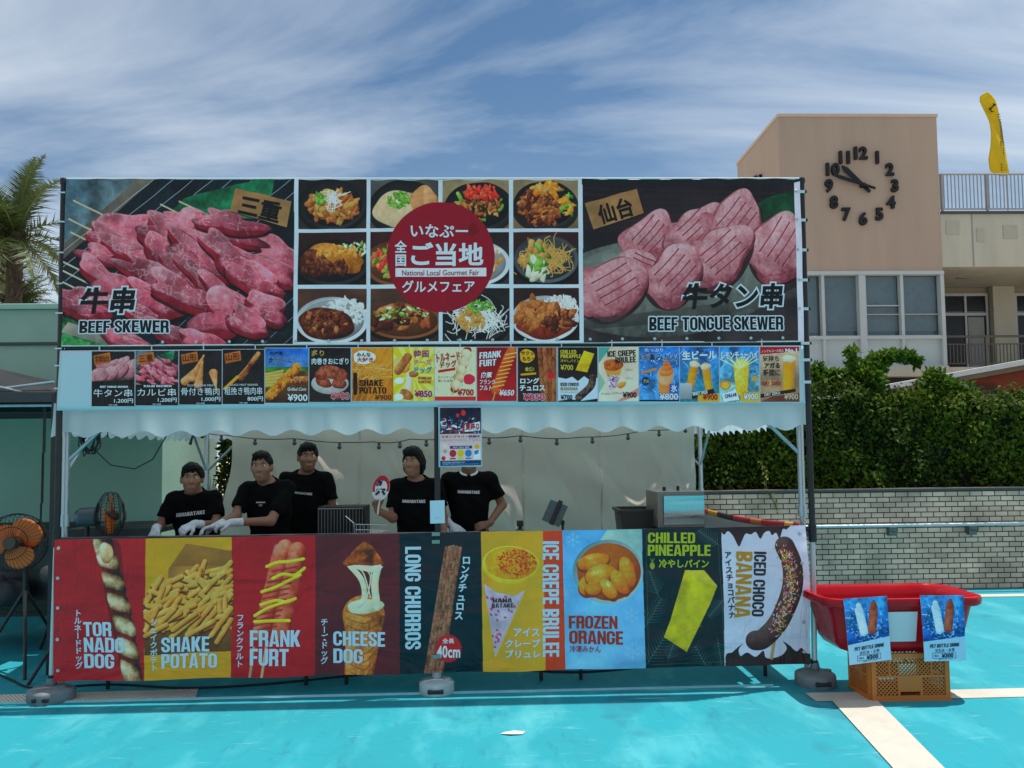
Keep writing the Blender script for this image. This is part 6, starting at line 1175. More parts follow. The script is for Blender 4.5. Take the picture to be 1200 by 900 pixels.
P_(15, "レモンチューハイ", (.03, .08, .97, .22), W_, .045, ((40, 90, 150), .03), ang=2); P_(15, "CHU-HI", (.12, .85, .42, .92), (30, 70, 140), .03, ang=10); P_(15, "爽快", (.76, .42, .92, .48), (30, 70, 140), .01); P_(15, "¥900", (.60, .85, .96, .96), W_, .03, ((60, 40, 20), .03))
P_(16, "ノンアルコール売上", (.03, .05, .60, .10), W_, .01, ang=3); P_(16, "No.1", (.64, .03, .94, .10), W_, .03, ang=3); P_(16, "気持ち", (.06, .16, .48, .27), K2, .015); P_(16, "アガる", (.10, .29, .5, .39), K2, .035); P_(16, "瞬間に", (.08, .41, .5, .53), K2, .015); P_(16, "DRY ZERO", (.06, .63, .52, .70), (170, 40, 50), .02); P_(16, "DRY ZERO", (.1, .83, .5, .88), W_, .01, ang=8); P_(16, "¥900", (.6, .85, .96, .96), (220, 190, 160), .03)
# counter banner
A = art_counter(); cbn = thing('counter_banner', (0, -.04, .15), "long counter banner of ten snack panels from tornado dog to iced choco banana", 'banner')
CQ = [(64, 633), (943.7, 615.5), (951.7, 777.5), (63, 800)]; CC = [(-2.626, -.04, 1.094), (2.601, -.04, 1.121), (2.618, -.04, .153), (-2.612, -.04, .130)]
def cw(u, v):
    e = math.exp(-((1 - u) / .05) ** 2)
    return (.012 * math.sin(u * 14 + 1) * math.sin(math.pi * min(1, v * 1.1)) + .006 * math.sin(u * 37 + v * 3) * v + .02 * e * math.sin(v * 5) + .004 * math.sin(v * 9 + u * 60), -.005 * abs(math.sin(u * math.pi * 2)) * (1 - v) + .004 * math.sin(u * 40) * v)
sheet('counter', 'printed_cloth', A, CQ, CC, print_mat("counter_print", A.image("counter_print"), .42, spec=.45), cbn, 160, 30, cw, .003)
csurf = PRINTS['counter'][1]
for v in (.06, .27, .48, .70, .92):
    for u in (.006, .991): p = csurf(u, v); eyelet(p.x, p.z, p.y - .002, cbn, .012)
S = (206, 226, 238)
TV('counter', "トルネードドッグ", 92, 714.5, 91.5, 785.5, S, .02); T('counter', "TOR", (98, 729.5, 129, 746.5), S, .05); T('counter', "NADO", (98, 748, 143.5, 765.5), S, .05); T('counter', "DOG", (97.5, 767.5, 132, 784.5), S, .05)
TV('counter', "シェイクポテト", 178, 724.5, 178, 786.5, S, .02); T('counter', "SHAKE", (186.5, 747, 241, 764.5), S, .05); T('counter', "POTATO", (186.5, 766.5, 250, 783.5), S, .05)
TV('counter', "フランクフルト", 276.5, 720, 275.5, 783, S, .02); T('counter', "FRANK", (287.5, 739, 346.5, 758), S, .05); T('counter', "FURT", (287.5, 760.5, 333, 780), S, .05)
TV('counter', "チーズドッグ", 374.5, 725, 374, 779.5, S, .02); T('counter', "CHEESE", (384.5, 740.5, 445, 757.5), S, .05); T('counter', "DOG", (384.5, 761, 419, 778), S, .05)
T('counter', "LONG CHURROS", (468.5, 641, 487, 761), S, .05, rot=90); TV('counter', "ロングチュロス", 541, 651, 530.5, 727, S, .035, w=10.5); T('counter', "全長", (512, 748.5, 526, 754.5), W_, .02); T('counter', "40cm", (505.5, 757, 533, 771.5), W_, .015)
T('counter', "アイス", (596, 736, 626.5, 746), S, .035); T('counter', "クレープ", (586, 749, 627, 758.5), S, .035); T('counter', "ブリュレ", (586, 761, 627.5, 770.5), S, .035); T('counter', "ICE CREPE BRULEE", (630, 634, 649.5, 770), S, .05, rot=90); T('counter', "HANA", (571, 701, 594, 706), (70, 50, 60), .01); T('counter', "BATAKE", (570, 707, 596, 712), (70, 50, 60), .01)
OR_ = (188, 56, 28); T('counter', "FROZEN", (661, 722, 719, 737), OR_, .05); T('counter', "ORANGE", (661.5, 739.5, 725.5, 755), OR_, .05); T('counter', "冷凍みかん", (662, 757, 699, 765), OR_, .02)
YG = (190, 196, 40); T('counter', "CHILLED", (755, 623.5, 811, 636), YG, .05); T('counter', "PINEAPPLE", (755, 638, 829.5, 651), YG, .05); T('counter', "冷やしパイン", (768, 655, 827.5, 665.5), YG, .03)
TV('counter', "アイスチョコバナナ", 850, 645.5, 855, 724, (34, 32, 40), .03); T('counter', "BANANA", (859, 646, 878, 723.5), (205, 140, 30), .05, rot=90, ang=-2); T('counter', "ICED CHOCO", (880, 646, 894.5, 722), (52, 46, 52), .05, rot=90, ang=-2)
m_clip = M("clear_tape", (120, 150, 140), rough=.3, var=.1)
for z in (1.098, 1.045, .26): mb = MB(); mb.box(-.035, .02, -.066, -.058, z - .012, z + .012); mb.build('tape', m_clip, cbn)
# event poster and card on the middle post
EQ = [(516, 478), (564, 478), (564, 545), (516, 545)]; ev = thing('event_poster', (.17, -.05, 1.57), "event poster with dark picture above pink prize panel, taped on the middle post", 'poster'); a = art_event(EQ)
EC = [(.027, -.070, 1.977), (.313, -.066, 1.976), (.311, -.064, 1.573), (.026, -.068, 1.570)]
mb = MB(); mb.prism([(.014, 1.985), (.320, 1.985), (.318, 1.562), (.014, 1.562)], lambda x, z: (x, -.0625, z), lambda x, z: (x, -.056, z)); mb.build('clear_sleeve', ink((176, 205, 215)), ev)
sheet('ev', 'print', a, EQ, EC, print_mat("event_print", a.image("event_print"), .3), ev)
def E_(s, b, col, bold=.02, **k): T('ev', s, (516 + 48 * b[0], 478 + 67 * b[1], 516 + 48 * b[2], 478 + 67 * b[3]), col, bold, **k)
E_("夏祭り", (.62, .27, .96, .39), (190, 40, 50), .03); E_("スタンプラリー開催中", (.03, .48, .97, .52), (90, 40, 90), .02); E_("キャンペーン応募受付中", (.03, .54, .97, .58), (240, 240, 245), .03, halo=((90, 50, 110), .05)); E_("参加賞", (.3, .67, .72, .70), (235, 235, 240), .0); E_("開催期間中", (.06, .93, .6, .96), (190, 215, 235), 0); E_("お問い合わせはスタッフまで", (.06, .965, .94, .985), (190, 215, 235), 0)
cd = thing('card', (0, -.05, 1.18), "small pale blue card clipped on the middle post below the event poster", 'card'); mb = MB(); mb.prism([(-.048, 1.328), (.053, 1.330), (.054, 1.172), (-.047, 1.170)], lambda x, z: (x, -.052, z), lambda x, z: (x, -.046, z)); mb.build('paper', ink((196, 220, 232)), cd)
PRINTS['cd'] = (quad_uv([(0, 0), (10, 0), (10, 16), (0, 16)]), quad_surf([(-.048, -.0525, 1.328), (.053, -.0525, 1.33), (.054, -.0525, 1.172), (-.047, -.0525, 1.17)]), cd); T('cd', "メニュー", (3.2, 11.6, 6.8, 12.4), (50, 70, 90), 0)
# ---------------------------------------------------------------- red tub on an orange crate
m_tub = M("red_tub_plastic", (172, 8, 24), rough=.3, var=.06, vs=2, spec=.3); m_crate = M("orange_crate_plastic", (196, 112, 42), rough=.5, var=.08, vs=6)
def rrect(x0, x1, y0, y1, r, n=7):
    P = []
    for cx, cy, a0 in ((x1 - r, y1 - r, 0), (x0 + r, y1 - r, 90), (x0 + r, y0 + r, 180), (x1 - r, y0 + r, 270)):
        for k in range(n + 1): a = R(a0 + 90 * k / n); P.append((cx + r * math.cos(a), cy + r * math.sin(a)))
    return P
def loft(mb, rings):
    n = len(rings[0][0]); V = [(x, y, z) for ring, z in rings for x, y in ring]
    mb.add(V, [(i * n + k, i * n + (k + 1) % n, (i + 1) * n + (k + 1) % n, (i + 1) * n + k) for i in range(len(rings) - 1) for k in range(n)]); return mb
tub = thing('tub', (3.1, -.15, .31), "big red plastic tub standing on the orange crate", 'tub'); TBX = (2.70, 3.51, -.36, .06)
def rg(o, r): return rrect(TBX[0] - o, TBX[1] + o, TBX[2] - o * .55, TBX[3] + o * .55, r)
mb = MB(); loft(mb, [(rg(-.04, .07), .308), (rg(-.01, .09), .318), (rg(.02, .10), .36), (rg(.075, .11), .60), (rg(.078, .11), .612), (rg(.125, .13), .616), (rg(.135, .13), .625), (rg(.140, .13), .655), (rg(.135, .13), .672), (rg(.110, .125), .676), (rg(.10, .12), .668), (rg(.075, .11), .655), (rg(.06, .10), .60), (rg(.005, .09), .36), (rg(-.03, .07), .335)])
V0 = [(x, y, .335) for x, y in rg(-.03, .07)]; mb.add(V0, [tuple(range(len(V0)))]); V0 = [(x, y, .308) for x, y in rg(-.04, .07)]; mb.add(V0, [tuple(range(len(V0) - 1, -1, -1))]); mb.build('body', m_tub, tub, smooth=True, angle=50)
for x in (TBX[0] - .145, TBX[1] + .105): mb = MB(); mb.box(x, x + .04, -.24, -.06, .625, .65); mb.build('handle', m_tub, tub, bevel=.008)
mb = MB(); mb.prism([(0, 0), (1, 0), (1, 1), (0, 1)], lambda u, v: (2.965 + .205 * u, -.411 + .034 * (1 - v) - .003, .385 + .20 * v), lambda u, v: (2.965 + .205 * u, -.411 + .034 * (1 - v) + .004, .385 + .20 * v)); mb.build('label_plate', ink((196, 214, 222)), tub)
DQ = [(0, 0), (54, 0), (54, 76), (0, 76)]
for i, (x, lab, tl) in enumerate(((2.66, "bottled drink price poster hanging on the left end of the red tub", .01), (3.168, "bottled drink price poster hanging on the right half of the red tub", -.004))):
    dp = thing('drink_poster', (x + .14, -.47, .28), lab, 'poster', "drink posters on the red tub"); a = art_drink(DQ); y0 = -.452
    c = [(x, y0, .694 - tl), (x + .286, y0, .696 + tl * .3), (x + .298 + tl, y0 + .004, .276 + tl), (x + .018 + tl, y0 + .004, .268 - tl)]
    sheet('d%d' % i, 'print', a, DQ, c, print_mat("drink_print", a.image("drink_print"), .35), dp, 10, 14, lambda u, v: (.006 * math.sin(v * 3 + u * 2), 0), .0025)
    bx = lambda *b: (54 * b[0], 76 * b[1], 54 * b[2], 76 * b[3]); NV = (24, 44, 78)
    T('d%d' % i, "PET BOTTLE DRINK", bx(.14, .735, .86, .79), NV, .045, shear=.2, ang=2); T('d%d' % i, "天然水・お茶", bx(.26, .81, .74, .865), NV, .01, ang=2); T('d%d' % i, "ALL", bx(.24, .905, .36, .93), NV, .03, ang=2); T('d%d' % i, "¥300", bx(.42, .885, .70, .95), NV, .04, shear=.1, ang=2); T('d%d' % i, "種類はスタッフまで", bx(.34, .965, .68, .98), NV, 0)
    P0 = PRINTS['d%d' % i][1]; mb = MB()
    for (a0, b0, a1, b1) in ((.20, .875, .76, .88), (.20, .955, .76, .96), (.20, .875, .208, .96), (.752, .875, .76, .96)): mb.add([P0(a0, b0, .002), P0(a1, b0, .002), P0(a1, b1, .002), P0(a0, b1, .002)], [(0, 1, 2, 3)])
    mb.build('price_frame', ink(NV), dp)
cr = thing('crate', (3.13, -.18, 0), "orange lattice plastic crate under the red tub", 'crate'); CX, CY, CW, CD, CH = 3.125, -.22, .26, .155, .306
def lattice(mb, p0, ex, w, h, cell=.026, t=.006, dz=Vector((0, 0, 1))):
    n = Vector((ex.y, -ex.x, 0)) * .003; k0 = int((w + h) / cell)
    for sg in (0, 1):
        for k in range(k0 + 1):
            c = k * cell; a = (max(0, c - h), min(h, c)) ; b = (min(w, c), max(0, c - w))
            q0, q1 = (Vector((a[0], a[1])), Vector((b[0], b[1])))
            if sg: q0, q1 = Vector((w - q0.x, q0.y)), Vector((w - q1.x, q1.y))
            if (q1 - q0).length < .004: continue
            d = (q1 - q0).normalized(); s_ = Vector((-d.y, d.x)) * t / 2
            P = [q0 - s_, q0 + s_, q1 + s_, q1 - s_]; off = .0005 * sg; V = []
            for e in (-1, 1):
                for p in P: V.append(p0 + ex * p.x + dz * p.y + n * (e + off * 300))
            mb.add(V, [(0, 1, 2, 3), (7, 6, 5, 4), (0, 4, 5, 1), (1, 5, 6, 2), (2, 6, 7, 3), (3, 7, 4, 0)])
def side(p0, ex, w, nm, central):
    mb = MB(); n_ = Vector((ex.y, -ex.x, 0)); ez = Vector((0, 0, 1))
    def bar(a0, a1, z0, z1, t0=-.010, t1=.010):
        P = [p0 + ex * a + ez * z + n_ * t for t in (t0, t1) for (a, z) in ((a0, z0), (a1, z0), (a1, z1), (a0, z1))]; mb.add(P, [(0, 1, 2, 3), (7, 6, 5, 4), (0, 4, 5, 1), (1, 5, 6, 2), (2, 6, 7, 3), (3, 7, 4, 0)])
    bar(0, w, 0, .035, -.012, .012); bar(0, w, CH - .03, CH, -.013, .013); bar(0, .03, .035, CH - .03); bar(w - .03, w, .035, CH - .03); bar(.03, w - .03, .150, .165, -.007, .007)
    if central: bar(w * .36, w * .62, .060, .150, -.007, .007); bar(w * .33, w * .36, .035, .15, -.008, .008); bar(w * .62, w * .65, .035, .15, -.008, .008); bar(w * .22, w * .24, .165, CH - .03, -.008, .008); bar(w * .76, w * .78, .165, CH - .03, -.008, .008)
    else: bar(w * .34, w * .66, .165, CH - .075, -.007, .007)
    lattice(mb, p0 + ex * .03 + ez * .165, ex, w - .06, CH - .195); segs = ((.03, w * .33), (w * .65, w - .03)) if central else ((.03, w - .03),)
    for a, b in segs: lattice(mb, p0 + ex * a + ez * .035, ex, b - a, .115)
    mb.build('side_panel', m_crate, cr)
side(Vector((CX - CW, CY - CD, 0)), Vector((1, 0, 0)), 2 * CW, 'front', True); side(Vector((CX + CW, CY + CD, 0)), Vector((-1, 0, 0)), 2 * CW, 'rear', True)
side(Vector((CX - CW, CY + CD - .012, 0)), Vector((0, -1, 0)), 2 * CD - .024, 'left', False); side(Vector((CX + CW, CY - CD + .012, 0)), Vector((0, 1, 0)), 2 * CD - .024, 'right', False)
mb = MB(); mb.box(CX - CW + .01, CX + CW - .01, CY - CD + .01, CY + CD - .01, .004, .012); mb.build('base', m_crate, cr)
mb = MB(); mb.prism([(-CW - .012, -.0), (CW + .012, 0), (CW + .012, 1), (-CW - .012, 1)], lambda x, q: (CX + x, CY - CD - .016 + (2 * CD + .032) * q, 0.0), lambda x, q: (CX + x, CY - CD - .016 + (2 * CD + .032) * q, .003)); mb.build('foot_rim', m_crate, cr)
# ---------------------------------------------------------------- counter tables and kitchen things
m_top = M("folding_table_top", (182, 180, 174), rough=.5, var=.06); m_leg = M("black_table_leg", (18, 18, 18), rough=.5, var=.1)
for i, (x0, x1, lab) in enumerate(((-2.5, -.85, "folding table behind the tornado dog and fries panels"), (-.8, .85, "folding table behind the churro panel in the middle of the counter"), (.9, 2.5, "folding table behind the frozen orange and pineapple panels"))):
    t = thing('folding_table', ((x0 + x1) / 2, .5, 0), lab, 'table', "tables behind the counter banner"); mb = MB(); mb.box(x0, x1, .16, .78, .93, .965); mb.build('tabletop', m_top, t, bevel=.006)
    for x in (x0 + .12, x1 - .12):
        for y in (.22, .72): mb = MB(); mb.tube([(x, y, .93), (x, y, 0)], .014, 10); mb.build('leg', m_leg, t, smooth=True)
        mb = MB(); mb.tube([(x, .22, .22), (x, .72, .22)], .010, 8); mb.build('stretcher', m_leg, t, smooth=True)
m_inox = M("stainless_front", (190, 200, 204), rough=.16, metal=1, var=.05, vs=3, stretch=(1, 1, 14)); m_inoxs = M("stainless_side", (128, 122, 114), rough=.45, metal=.7, var=.08)
b = thing('food_warmer', (1.81, .5, .97), "stainless steel box with a mirror like front on the right end of the counter", 'food warmer')
mb = MB(); mb.box(1.655, 2.02, .42, .85, 1.07, 1.345); mb.build('body', m_inoxs, b, bevel=.006); mb = MB(); mb.add([(1.70, .412, 1.095), (2.012, .412, 1.095), (2.012, .4015, 1.315), (1.70, .4015, 1.315)], [(0, 1, 2, 3)]); mb.add([(1.70, .419, 1.095), (2.012, .419, 1.095), (2.012, .419, 1.315), (1.70, .419, 1.315)], [(3, 2, 1, 0)]); mb.build('door', m_inox, b)
mb = MB(); mb.box(1.66, 2.015, .43, .84, .966, 1.068); mb.build('base', m_blkm, b); mb = MB(); mb.tube([(1.75, .6, 1.345), (1.75, .6, 1.375)], .014, 10); mb.build('knob', m_blkm, b); mb = MB(); mb.tube([(1.86, .6, 1.345), (1.86, .6, 1.38)], .012, 10); mb.build('knob', m_blkm, b)
b = thing('bin', (1.5, .75, .97), "dark plastic bin beside the stainless steel warmer", 'bin'); mb = MB(); loft(mb, [(rrect(1.42, 1.70, .62, .92, .03), .97), (rrect(1.40, 1.72, .60, .94, .03), 1.175), (rrect(1.385, 1.735, .585, .955, .03), 1.178), (rrect(1.385, 1.735, .585, .955, .03), 1.20), (rrect(1.405, 1.715, .605, .935, .03), 1.2), (rrect(1.425, 1.695, .625, .915, .03), .98)]); V0 = [(x, y, .98) for x, y in rrect(1.425, 1.695, .625, .915, .03)]; mb.add(V0, [tuple(range(len(V0)))]); mb.build('body', M("dark_brown_plastic", (44, 40, 36), rough=.55, var=.1), b, smooth=True, angle=40)
mb = MB(); mb.box(1.39, 1.41, .70, .84, 1.16, 1.19); mb.build('handle', m_blkm, b)
b = thing('tablet_stand', (.87, .45, .97), "tablet on a black adjustable stand on the counter", 'tablet'); mb = MB(); mb.lathe([(.06, .966), (.06, .978), (.01, .985), (.01, 1.09), (.016, 1.10), (.016, 1.13)], (.93, .5, 0), 16); mb.build('stand', m_blkm, b, smooth=True, angle=40)
mb = MB(); mb.obox((.868, .47, 1.19), (.15, .012, .175), (R(-18), R(20), R(-24))); mb.build('tablet', M("tablet_back", (70, 84, 80), rough=.3, var=.05), b, bevel=.004); mb = MB(); mb.obox((.875, .458, 1.195), (.035, .014, .20), (R(-18), R(20), R(-24))); mb.build('clamp', m_blkm, b, bevel=.003)
mb = MB(); mb.tube([(.93, .5, 1.12), (.90, .49, 1.16)], .012, 8); mb.build('joint', m_blkm, b)
b = thing('bottle', (.60, .5, .97), "small black bottle cap showing above the crepe panel on the counter", 'bottle'); mb = MB(); mb.lathe([(.03, .966), (.034, .975), (.034, 1.06), (.014, 1.08), (.014, 1.09)], (.60, .5, 0), 16); mb.build('body', m_blkm, b, smooth=True, angle=40); mb = MB(); mb.lathe([(.024, 1.088), (.026, 1.095), (.026, 1.128), (.022, 1.134)], (.60, .5, 0), 16); mb.build('cap', m_blk, b, smooth=True, angle=40)
b = thing('basket', (-.85, 1.1, .97), "black wire basket on the back shelf beside the third worker", 'basket'); mb = MB()
for k in range(15): x = -1.06 + .026 * k; mb.tube([(x, .98, .97), (x, .98, 1.21)], .0032, 5)
for z in (.97, 1.21): mb.tube([(-1.06, .98, z), (-.69, .98, z), (-.69, 1.25, z), (-1.06, 1.25, z), (-1.06, .98, z)], .005, 6)
mb.build('wire', M("pale_wire", (120, 120, 116), rough=.4, metal=.6), b); mb = MB(); mb.box(-1.07, -.68, .99, 1.26, .94, 1.225); mb.build('lining', M("black_lining", (14, 14, 15), rough=.8, var=.2), b)
mb = MB(); mb.box(-1.1, -.4, .9, 1.3, .90, .94); sh = mb.build('shelf', m_top); tag(sh, "grey shelf board holding the wire basket behind the counter", 'shelf'); 
for x in (-1.05, -.45):
    for y in (.95, 1.25):
        mb = MB(); mb.tube([(x, y, .9), (x, y, 0)], .012, 8); mb.build('leg', m_leg, sh)
b = thing('rack', (-.6, .8, .97), "silver wire rack standing just above the cheese dog panel", 'rack'); mb = MB()
for k in range(9): x = -.68 + .03 * k; mb.tube([(x, .62, .97), (x, .62, 1.11 - .002 * k)], .0028, 5)
for z in (1.02, 1.07, 1.112): mb.tube([(-.69, .62, z), (-.43, .62, z - .01)], .0032, 5)
mb.tube([(-.78, .7, 1.17), (-.70, .62, 1.12), (-.69, .62, .97)], .004, 6); mb.build('wire', m_steel, b)
m_grill = M("dark_grill_steel", (36, 34, 32), rough=.5, metal=.6, var=.2)
b = thing('grill', (-2.0, .55, .965), "low grill tray with skewers in front of the two gloved workers", 'grill'); mb = MB(); mb.box(-2.35, -1.3, .35, .72, .967, .99); mb.build('tray', m_grill, b, bevel=.006)
rr = np.random.default_rng(9); m_meat = M("grilled_meat", (120, 40, 34), rough=.5, var=.3, vs=30)
for k in range(9):
    x = -2.22 + .1 * k; mb = MB(); mb.tube([(x, .40, 1.008), (x + .02, .74, 1.01)], .0035, 5); s_ = mb.build('skewer', M("bamboo_stick", (200, 170, 110), rough=.7) if k == 0 else bpy.data.materials["bamboo_stick"], b); mb = MB()
    for q in range(4): mb.lathe([(.004, -.028), (.022, -.02), (.027, 0), (.02, .02), (.004, .028)], (x + .008, .46 + .06 * q, 1.012), 8, axis='y')
    mb.build('meat', m_meat, s_, smooth=True)
# ---------------------------------------------------------------- fans
m_cage = M("fan_cage_wire", (34, 36, 38), rough=.4, metal=.5); m_blade = M("orange_fan_blade", (226, 112, 30), rough=.35, var=.06, trans=.15); m_motor = M("grey_motor", (70, 84, 90), rough=.4, metal=.4, var=.08)
def fan(loc, rad, ax, label, tripod=True, spin=0.0):
    """ax: unit vector the fan blows along"""
    w = thing('industrial_fan', (loc[0], loc[1], 0), label, 'fan', "industrial fans on stands"); c = Vector(loc); a = Vector(ax).normalized(); ex = Vector((-a.y, a.x, 0)).normalized(); ez = a.cross(ex) * -1; ez = ez if ez.z > 0 else -ez
    P = lambda r, t, d: c + ex * r * math.cos(t) + ez * r * math.sin(t) + a * d
    mb = MB()
    for rr_, d in ((rad, 0), (rad * .98, .035), (rad * .98, -.035), (rad * .55, .085), (rad * .55, -.085), (rad * .2, .10)): mb.tube([P(rr_, 2 * math.pi * k / 40, d) for k in range(41)], .0032, 5)
    for k in range(40):
        t = 2 * math.pi * k / 40
        mb.tube([P(rad * .16, t, .10), P(rad * .55, t, .085), P(rad * .9, t, .05), P(rad, t, 0), P(rad * .9, t, -.05), P(rad * .55, t, -.085), P(rad * .2, t, -.09)], .0016, 4, cap=False)
    mb.build('cage', m_cage, w)
    for k in range(3):
        t0 = spin + 2 * math.pi * k / 3; mb = MB()
        def bl(u, v):
            r_b = rad * (.18 + .72 * v); wd = (.52 + .50 * math.sin(math.pi * min(1, v * .75 + .1))) ; t = t0 + wd * (u - .5) * 2 * (1.25 - .45 * v) + .25 * v; return P(r_b * (1 - .08 * (2 * u - 1) ** 2 * v), t, .035 * (2 * u - 1) * (1 - .3 * v))
        mb.grid(8, 8, bl); mb.build('blade', m_blade, w, smooth=True, thick=.003)
    mb = MB(); mb.tube([P(0, 0, -.04), P(0, 0, .05), P(0, 0, .06)], [rad * .19, rad * .19, rad * .1], 20); mb.tube([P(0, 0, .102), P(0, 0, .108)], rad * .2, 20); mb.build('hub', M("fan_hub", (60, 46, 36), rough=.4) if "fan_hub" not in bpy.data.materials else bpy.data.materials["fan_hub"], w, smooth=True, angle=40)
    mb = MB(); mb.tube([P(0, 0, -.09), P(0, 0, -.10), P(0, 0, -.21), P(0, 0, -.24)], [.06, .075, .072, .045], 20); mb.build('motor', m_motor, w, smooth=True, angle=40)
    mc = c - a * .16; mb = MB(); mb.tube([mc + Vector((0, 0, -.06)), mc + Vector((0, 0, -.14)), Vector((mc.x, mc.y, .45))], .019, 10); mb.build('stand_pole', m_blkm, w, smooth=True)
    for k in range(3):
        t = spin + 2 * math.pi * k / 3 + .5; mb = MB(); mb.tube([(mc.x, mc.y, .62), (mc.x + .36 * math.cos(t), mc.y + .36 * math.sin(t), .0)], .013, 8); mb.build('tripod_leg', m_blkm, w, smooth=True)
    return w
fan((-3.30, .62, 1.005), .225, (.12, -1, .06), "industrial fan with orange blades facing out on a black tripod at the left edge", spin=.6)
fan((-2.585, .62, 1.20), .19, (.93, .30, 0), "industrial fan turned sideways inside the left end of the tent", spin=1.2)
# ---------------------------------------------------------------- dark canopy, covered equipment, cables at the left edge
m_dcan = M("dark_grey_canopy", (24, 26, 27), rough=.85, var=.08, vs=2, trans=.05)
w = thing('pop_up_canopy', (-4.6, 1.7, 0), "dark grey pop up canopy with a folded edge at the left of the tent", 'canopy'); X0, X1, Y0, Y1, E_z = -6.1, -3.02, .62, 2.97, 2.17
apx = Vector((-4.56, 1.8, 2.58)); cs = [Vector((X0, Y0, E_z)), Vector((X1, Y0, E_z)), Vector((X1, Y1, E_z)), Vector((X0, Y1, E_z))]; mb = MB()
for k in range(4):
    a, b = cs[k], cs[(k + 1) % 4]; mb.grid(10, 8, lambda u, v: a.lerp(b, u).lerp(apx, v) + Vector((0, 0, -.05 * math.sin(math.pi * v) * math.sin(math.pi * u))))
mb.build('cover', m_dcan, w, smooth=True, thick=.003)
mb = MB()
for k in range(4):
    a, b = cs[k], cs[(k + 1) % 4]; d = Vector((0, 0, -.01)); n_ = (b - a).normalized().cross(Vector((0, 0, 1)))
    mb.grid(10, 2, lambda u, v: a.lerp(b, u) + n_ * .01 + d * (v * 2) + Vector((0, 0, -.055 * v)))
mb.build('edge_band', M("grey_canopy_edge", (52, 55, 57), rough=.6), w, thick=.003)
mb = MB()
for z in (E_z - .06, E_z - .10): mb.tube([(X1 - .02, Y0 + .02, z), (X0 + .02, Y0 + .02, z)], .013, 8); mb.tube([(X1 - .02, Y0 + .02, z), (X1 - .02, Y1, z)], .013, 8)
mb.tube([(X1 - .05, Y0 + .05, E_z - .05), (X1 - .75, Y0 + .05, E_z + .12)], .010, 8); mb.tube([(X1 - .05, Y0 + .06, E_z + .09), (X1 - .95, Y0 + .06, E_z - .02)], .010, 8); mb.build('truss', m_galv, w)
for c in (cs[0], cs[1]): mb = MB(); mb.box(c.x - .02, c.x + .02, c.y - .02, c.y + .02, 0, E_z - .02); mb.build('leg', m_blkm, w)
o = MB(); P = [(-3.16, .72, 2.08), (-3.165, .72, 1.7), (-3.172, .72, 1.3), (-3.178, .72, 1.18)]; mb = o
for k in range(3): a, b = Vector(P[k]), Vector(P[k + 1]); mb.obox((a + b) / 2, (.022 - .004 * k, .004, (a - b).length), (0, 0, .5 * k))
mb.tube([(-3.178, .72, 1.18), (-3.225, .72, 1.07), (-3.22, .72, 1.035), (-3.14, .72, 1.035), (-3.135, .72, 1.07), (-3.178, .72, 1.18)], .007, 6); tag(mb.build('strap', m_blk), "black webbing strap with a loop hanging from the dark canopy edge", 'strap')
w = thing('equipment_cart', (-3.1, 1.5, 0), "black covered trolley loaded with dark bags beside the tent", 'trolley'); m_tarp = M("black_tarp", (20, 20, 22), rough=.5, var=.2, bump=.3, bs=12)
def tarp(u, v):
    x = -4.6 + 2.1 * u; z = 1.04 - .60 * v + .012 * math.sin(x * 9) * v; return (x, 1.28 + .02 * math.sin(x * 11 + v * 3) * v - .03 * v, z)
mb = MB(); mb.grid(60, 10, tarp); mb.box(-4.6, -2.5, 1.29, 2.1, 1.0, 1.04); mb.build('cover', m_tarp, w, smooth=True, angle=40)
for x in (-4.5, -3.55, -2.6):
    mb = MB(); mb.tube([(x, 1.35, 1.0), (x + .35, 1.38, .0)], .013, 8); mb.tube([(x + .35, 1.35, 1.0), (x, 1.38, .0)], .013, 8); mb.build('leg', m_leg, w)
mb = MB(); mb.box(-4.5, -2.6, 1.4, 2.0, .28, .31); mb.build('lower_shelf', m_leg, w)
rr = np.random.default_rng(6)
for k, (x, y, z, sx, sy, sz, lab) in enumerate(((-3.75, 1.13, .42, .30, .12, .22, "dark grey bag hanging on the black trolley behind the fan"), (-3.25, 1.14, .60, .22, .10, .16, "small black bag tied on the front of the black trolley"), (-3.05, 1.12, .45, .20, .10, .14, "rumpled charcoal bag at the tent side of the black trolley"))):
    mb = MB(); 
    def bg_(u, v):
        t = 2 * math.pi * u; p = math.pi * (v - .5); rx = sx * (1 + .1 * math.sin(3 * t + k)); return (x + rx * .75 * math.copysign(abs(math.cos(t)) ** .6, math.cos(t)) * math.cos(p) ** .5, y + sy * math.sin(t) * math.cos(p) ** .6, z + sz * (.5 + .5 * math.sin(p)) + .02 * math.sin(5 * t + k) * math.cos(p))
    mb.grid(30, 14, bg_); b = mb.build('bag', M("bag_cloth_%d" % k, (44 + 8 * k, 46 + 8 * k, 50 + 8 * k), rough=.7, var=.2, bump=.5, bs=14), smooth=True, angle=80); tag(b, lab, 'bag', "bags on the black trolley"); mb = MB(); mb.tube([(x - .08, y - .02, z + sz * .95), (x - .06, y - .05, z + sz * 1.2), (x + .06, y - .05, z + sz * 1.2), (x + .08, y - .02, z + sz * .95)], .008, 6); mb.build('strap', m_blk, b, smooth=True)
def cable(pts, label, rad=.008):
    q = []; 
    for i in range(len(pts) - 1):
        a, b, c, d = [Vector(pts[max(0, min(len(pts) - 1, i + k))]) for k in (-1, 0, 1, 2)]
        for t in np.linspace(0, 1, 9)[:-1]: q.append(.5 * (2 * b + (c - a) * t + (2 * a - 5 * b + 4 * c - d) * t * t + (3 * b - a - 3 * c + d) * t ** 3))
    q.append(Vector(pts[-1])); mb = MB(); mb.tube(q, rad, 7); tag(mb.build('cable', m_blk, smooth=True), label, 'cable')
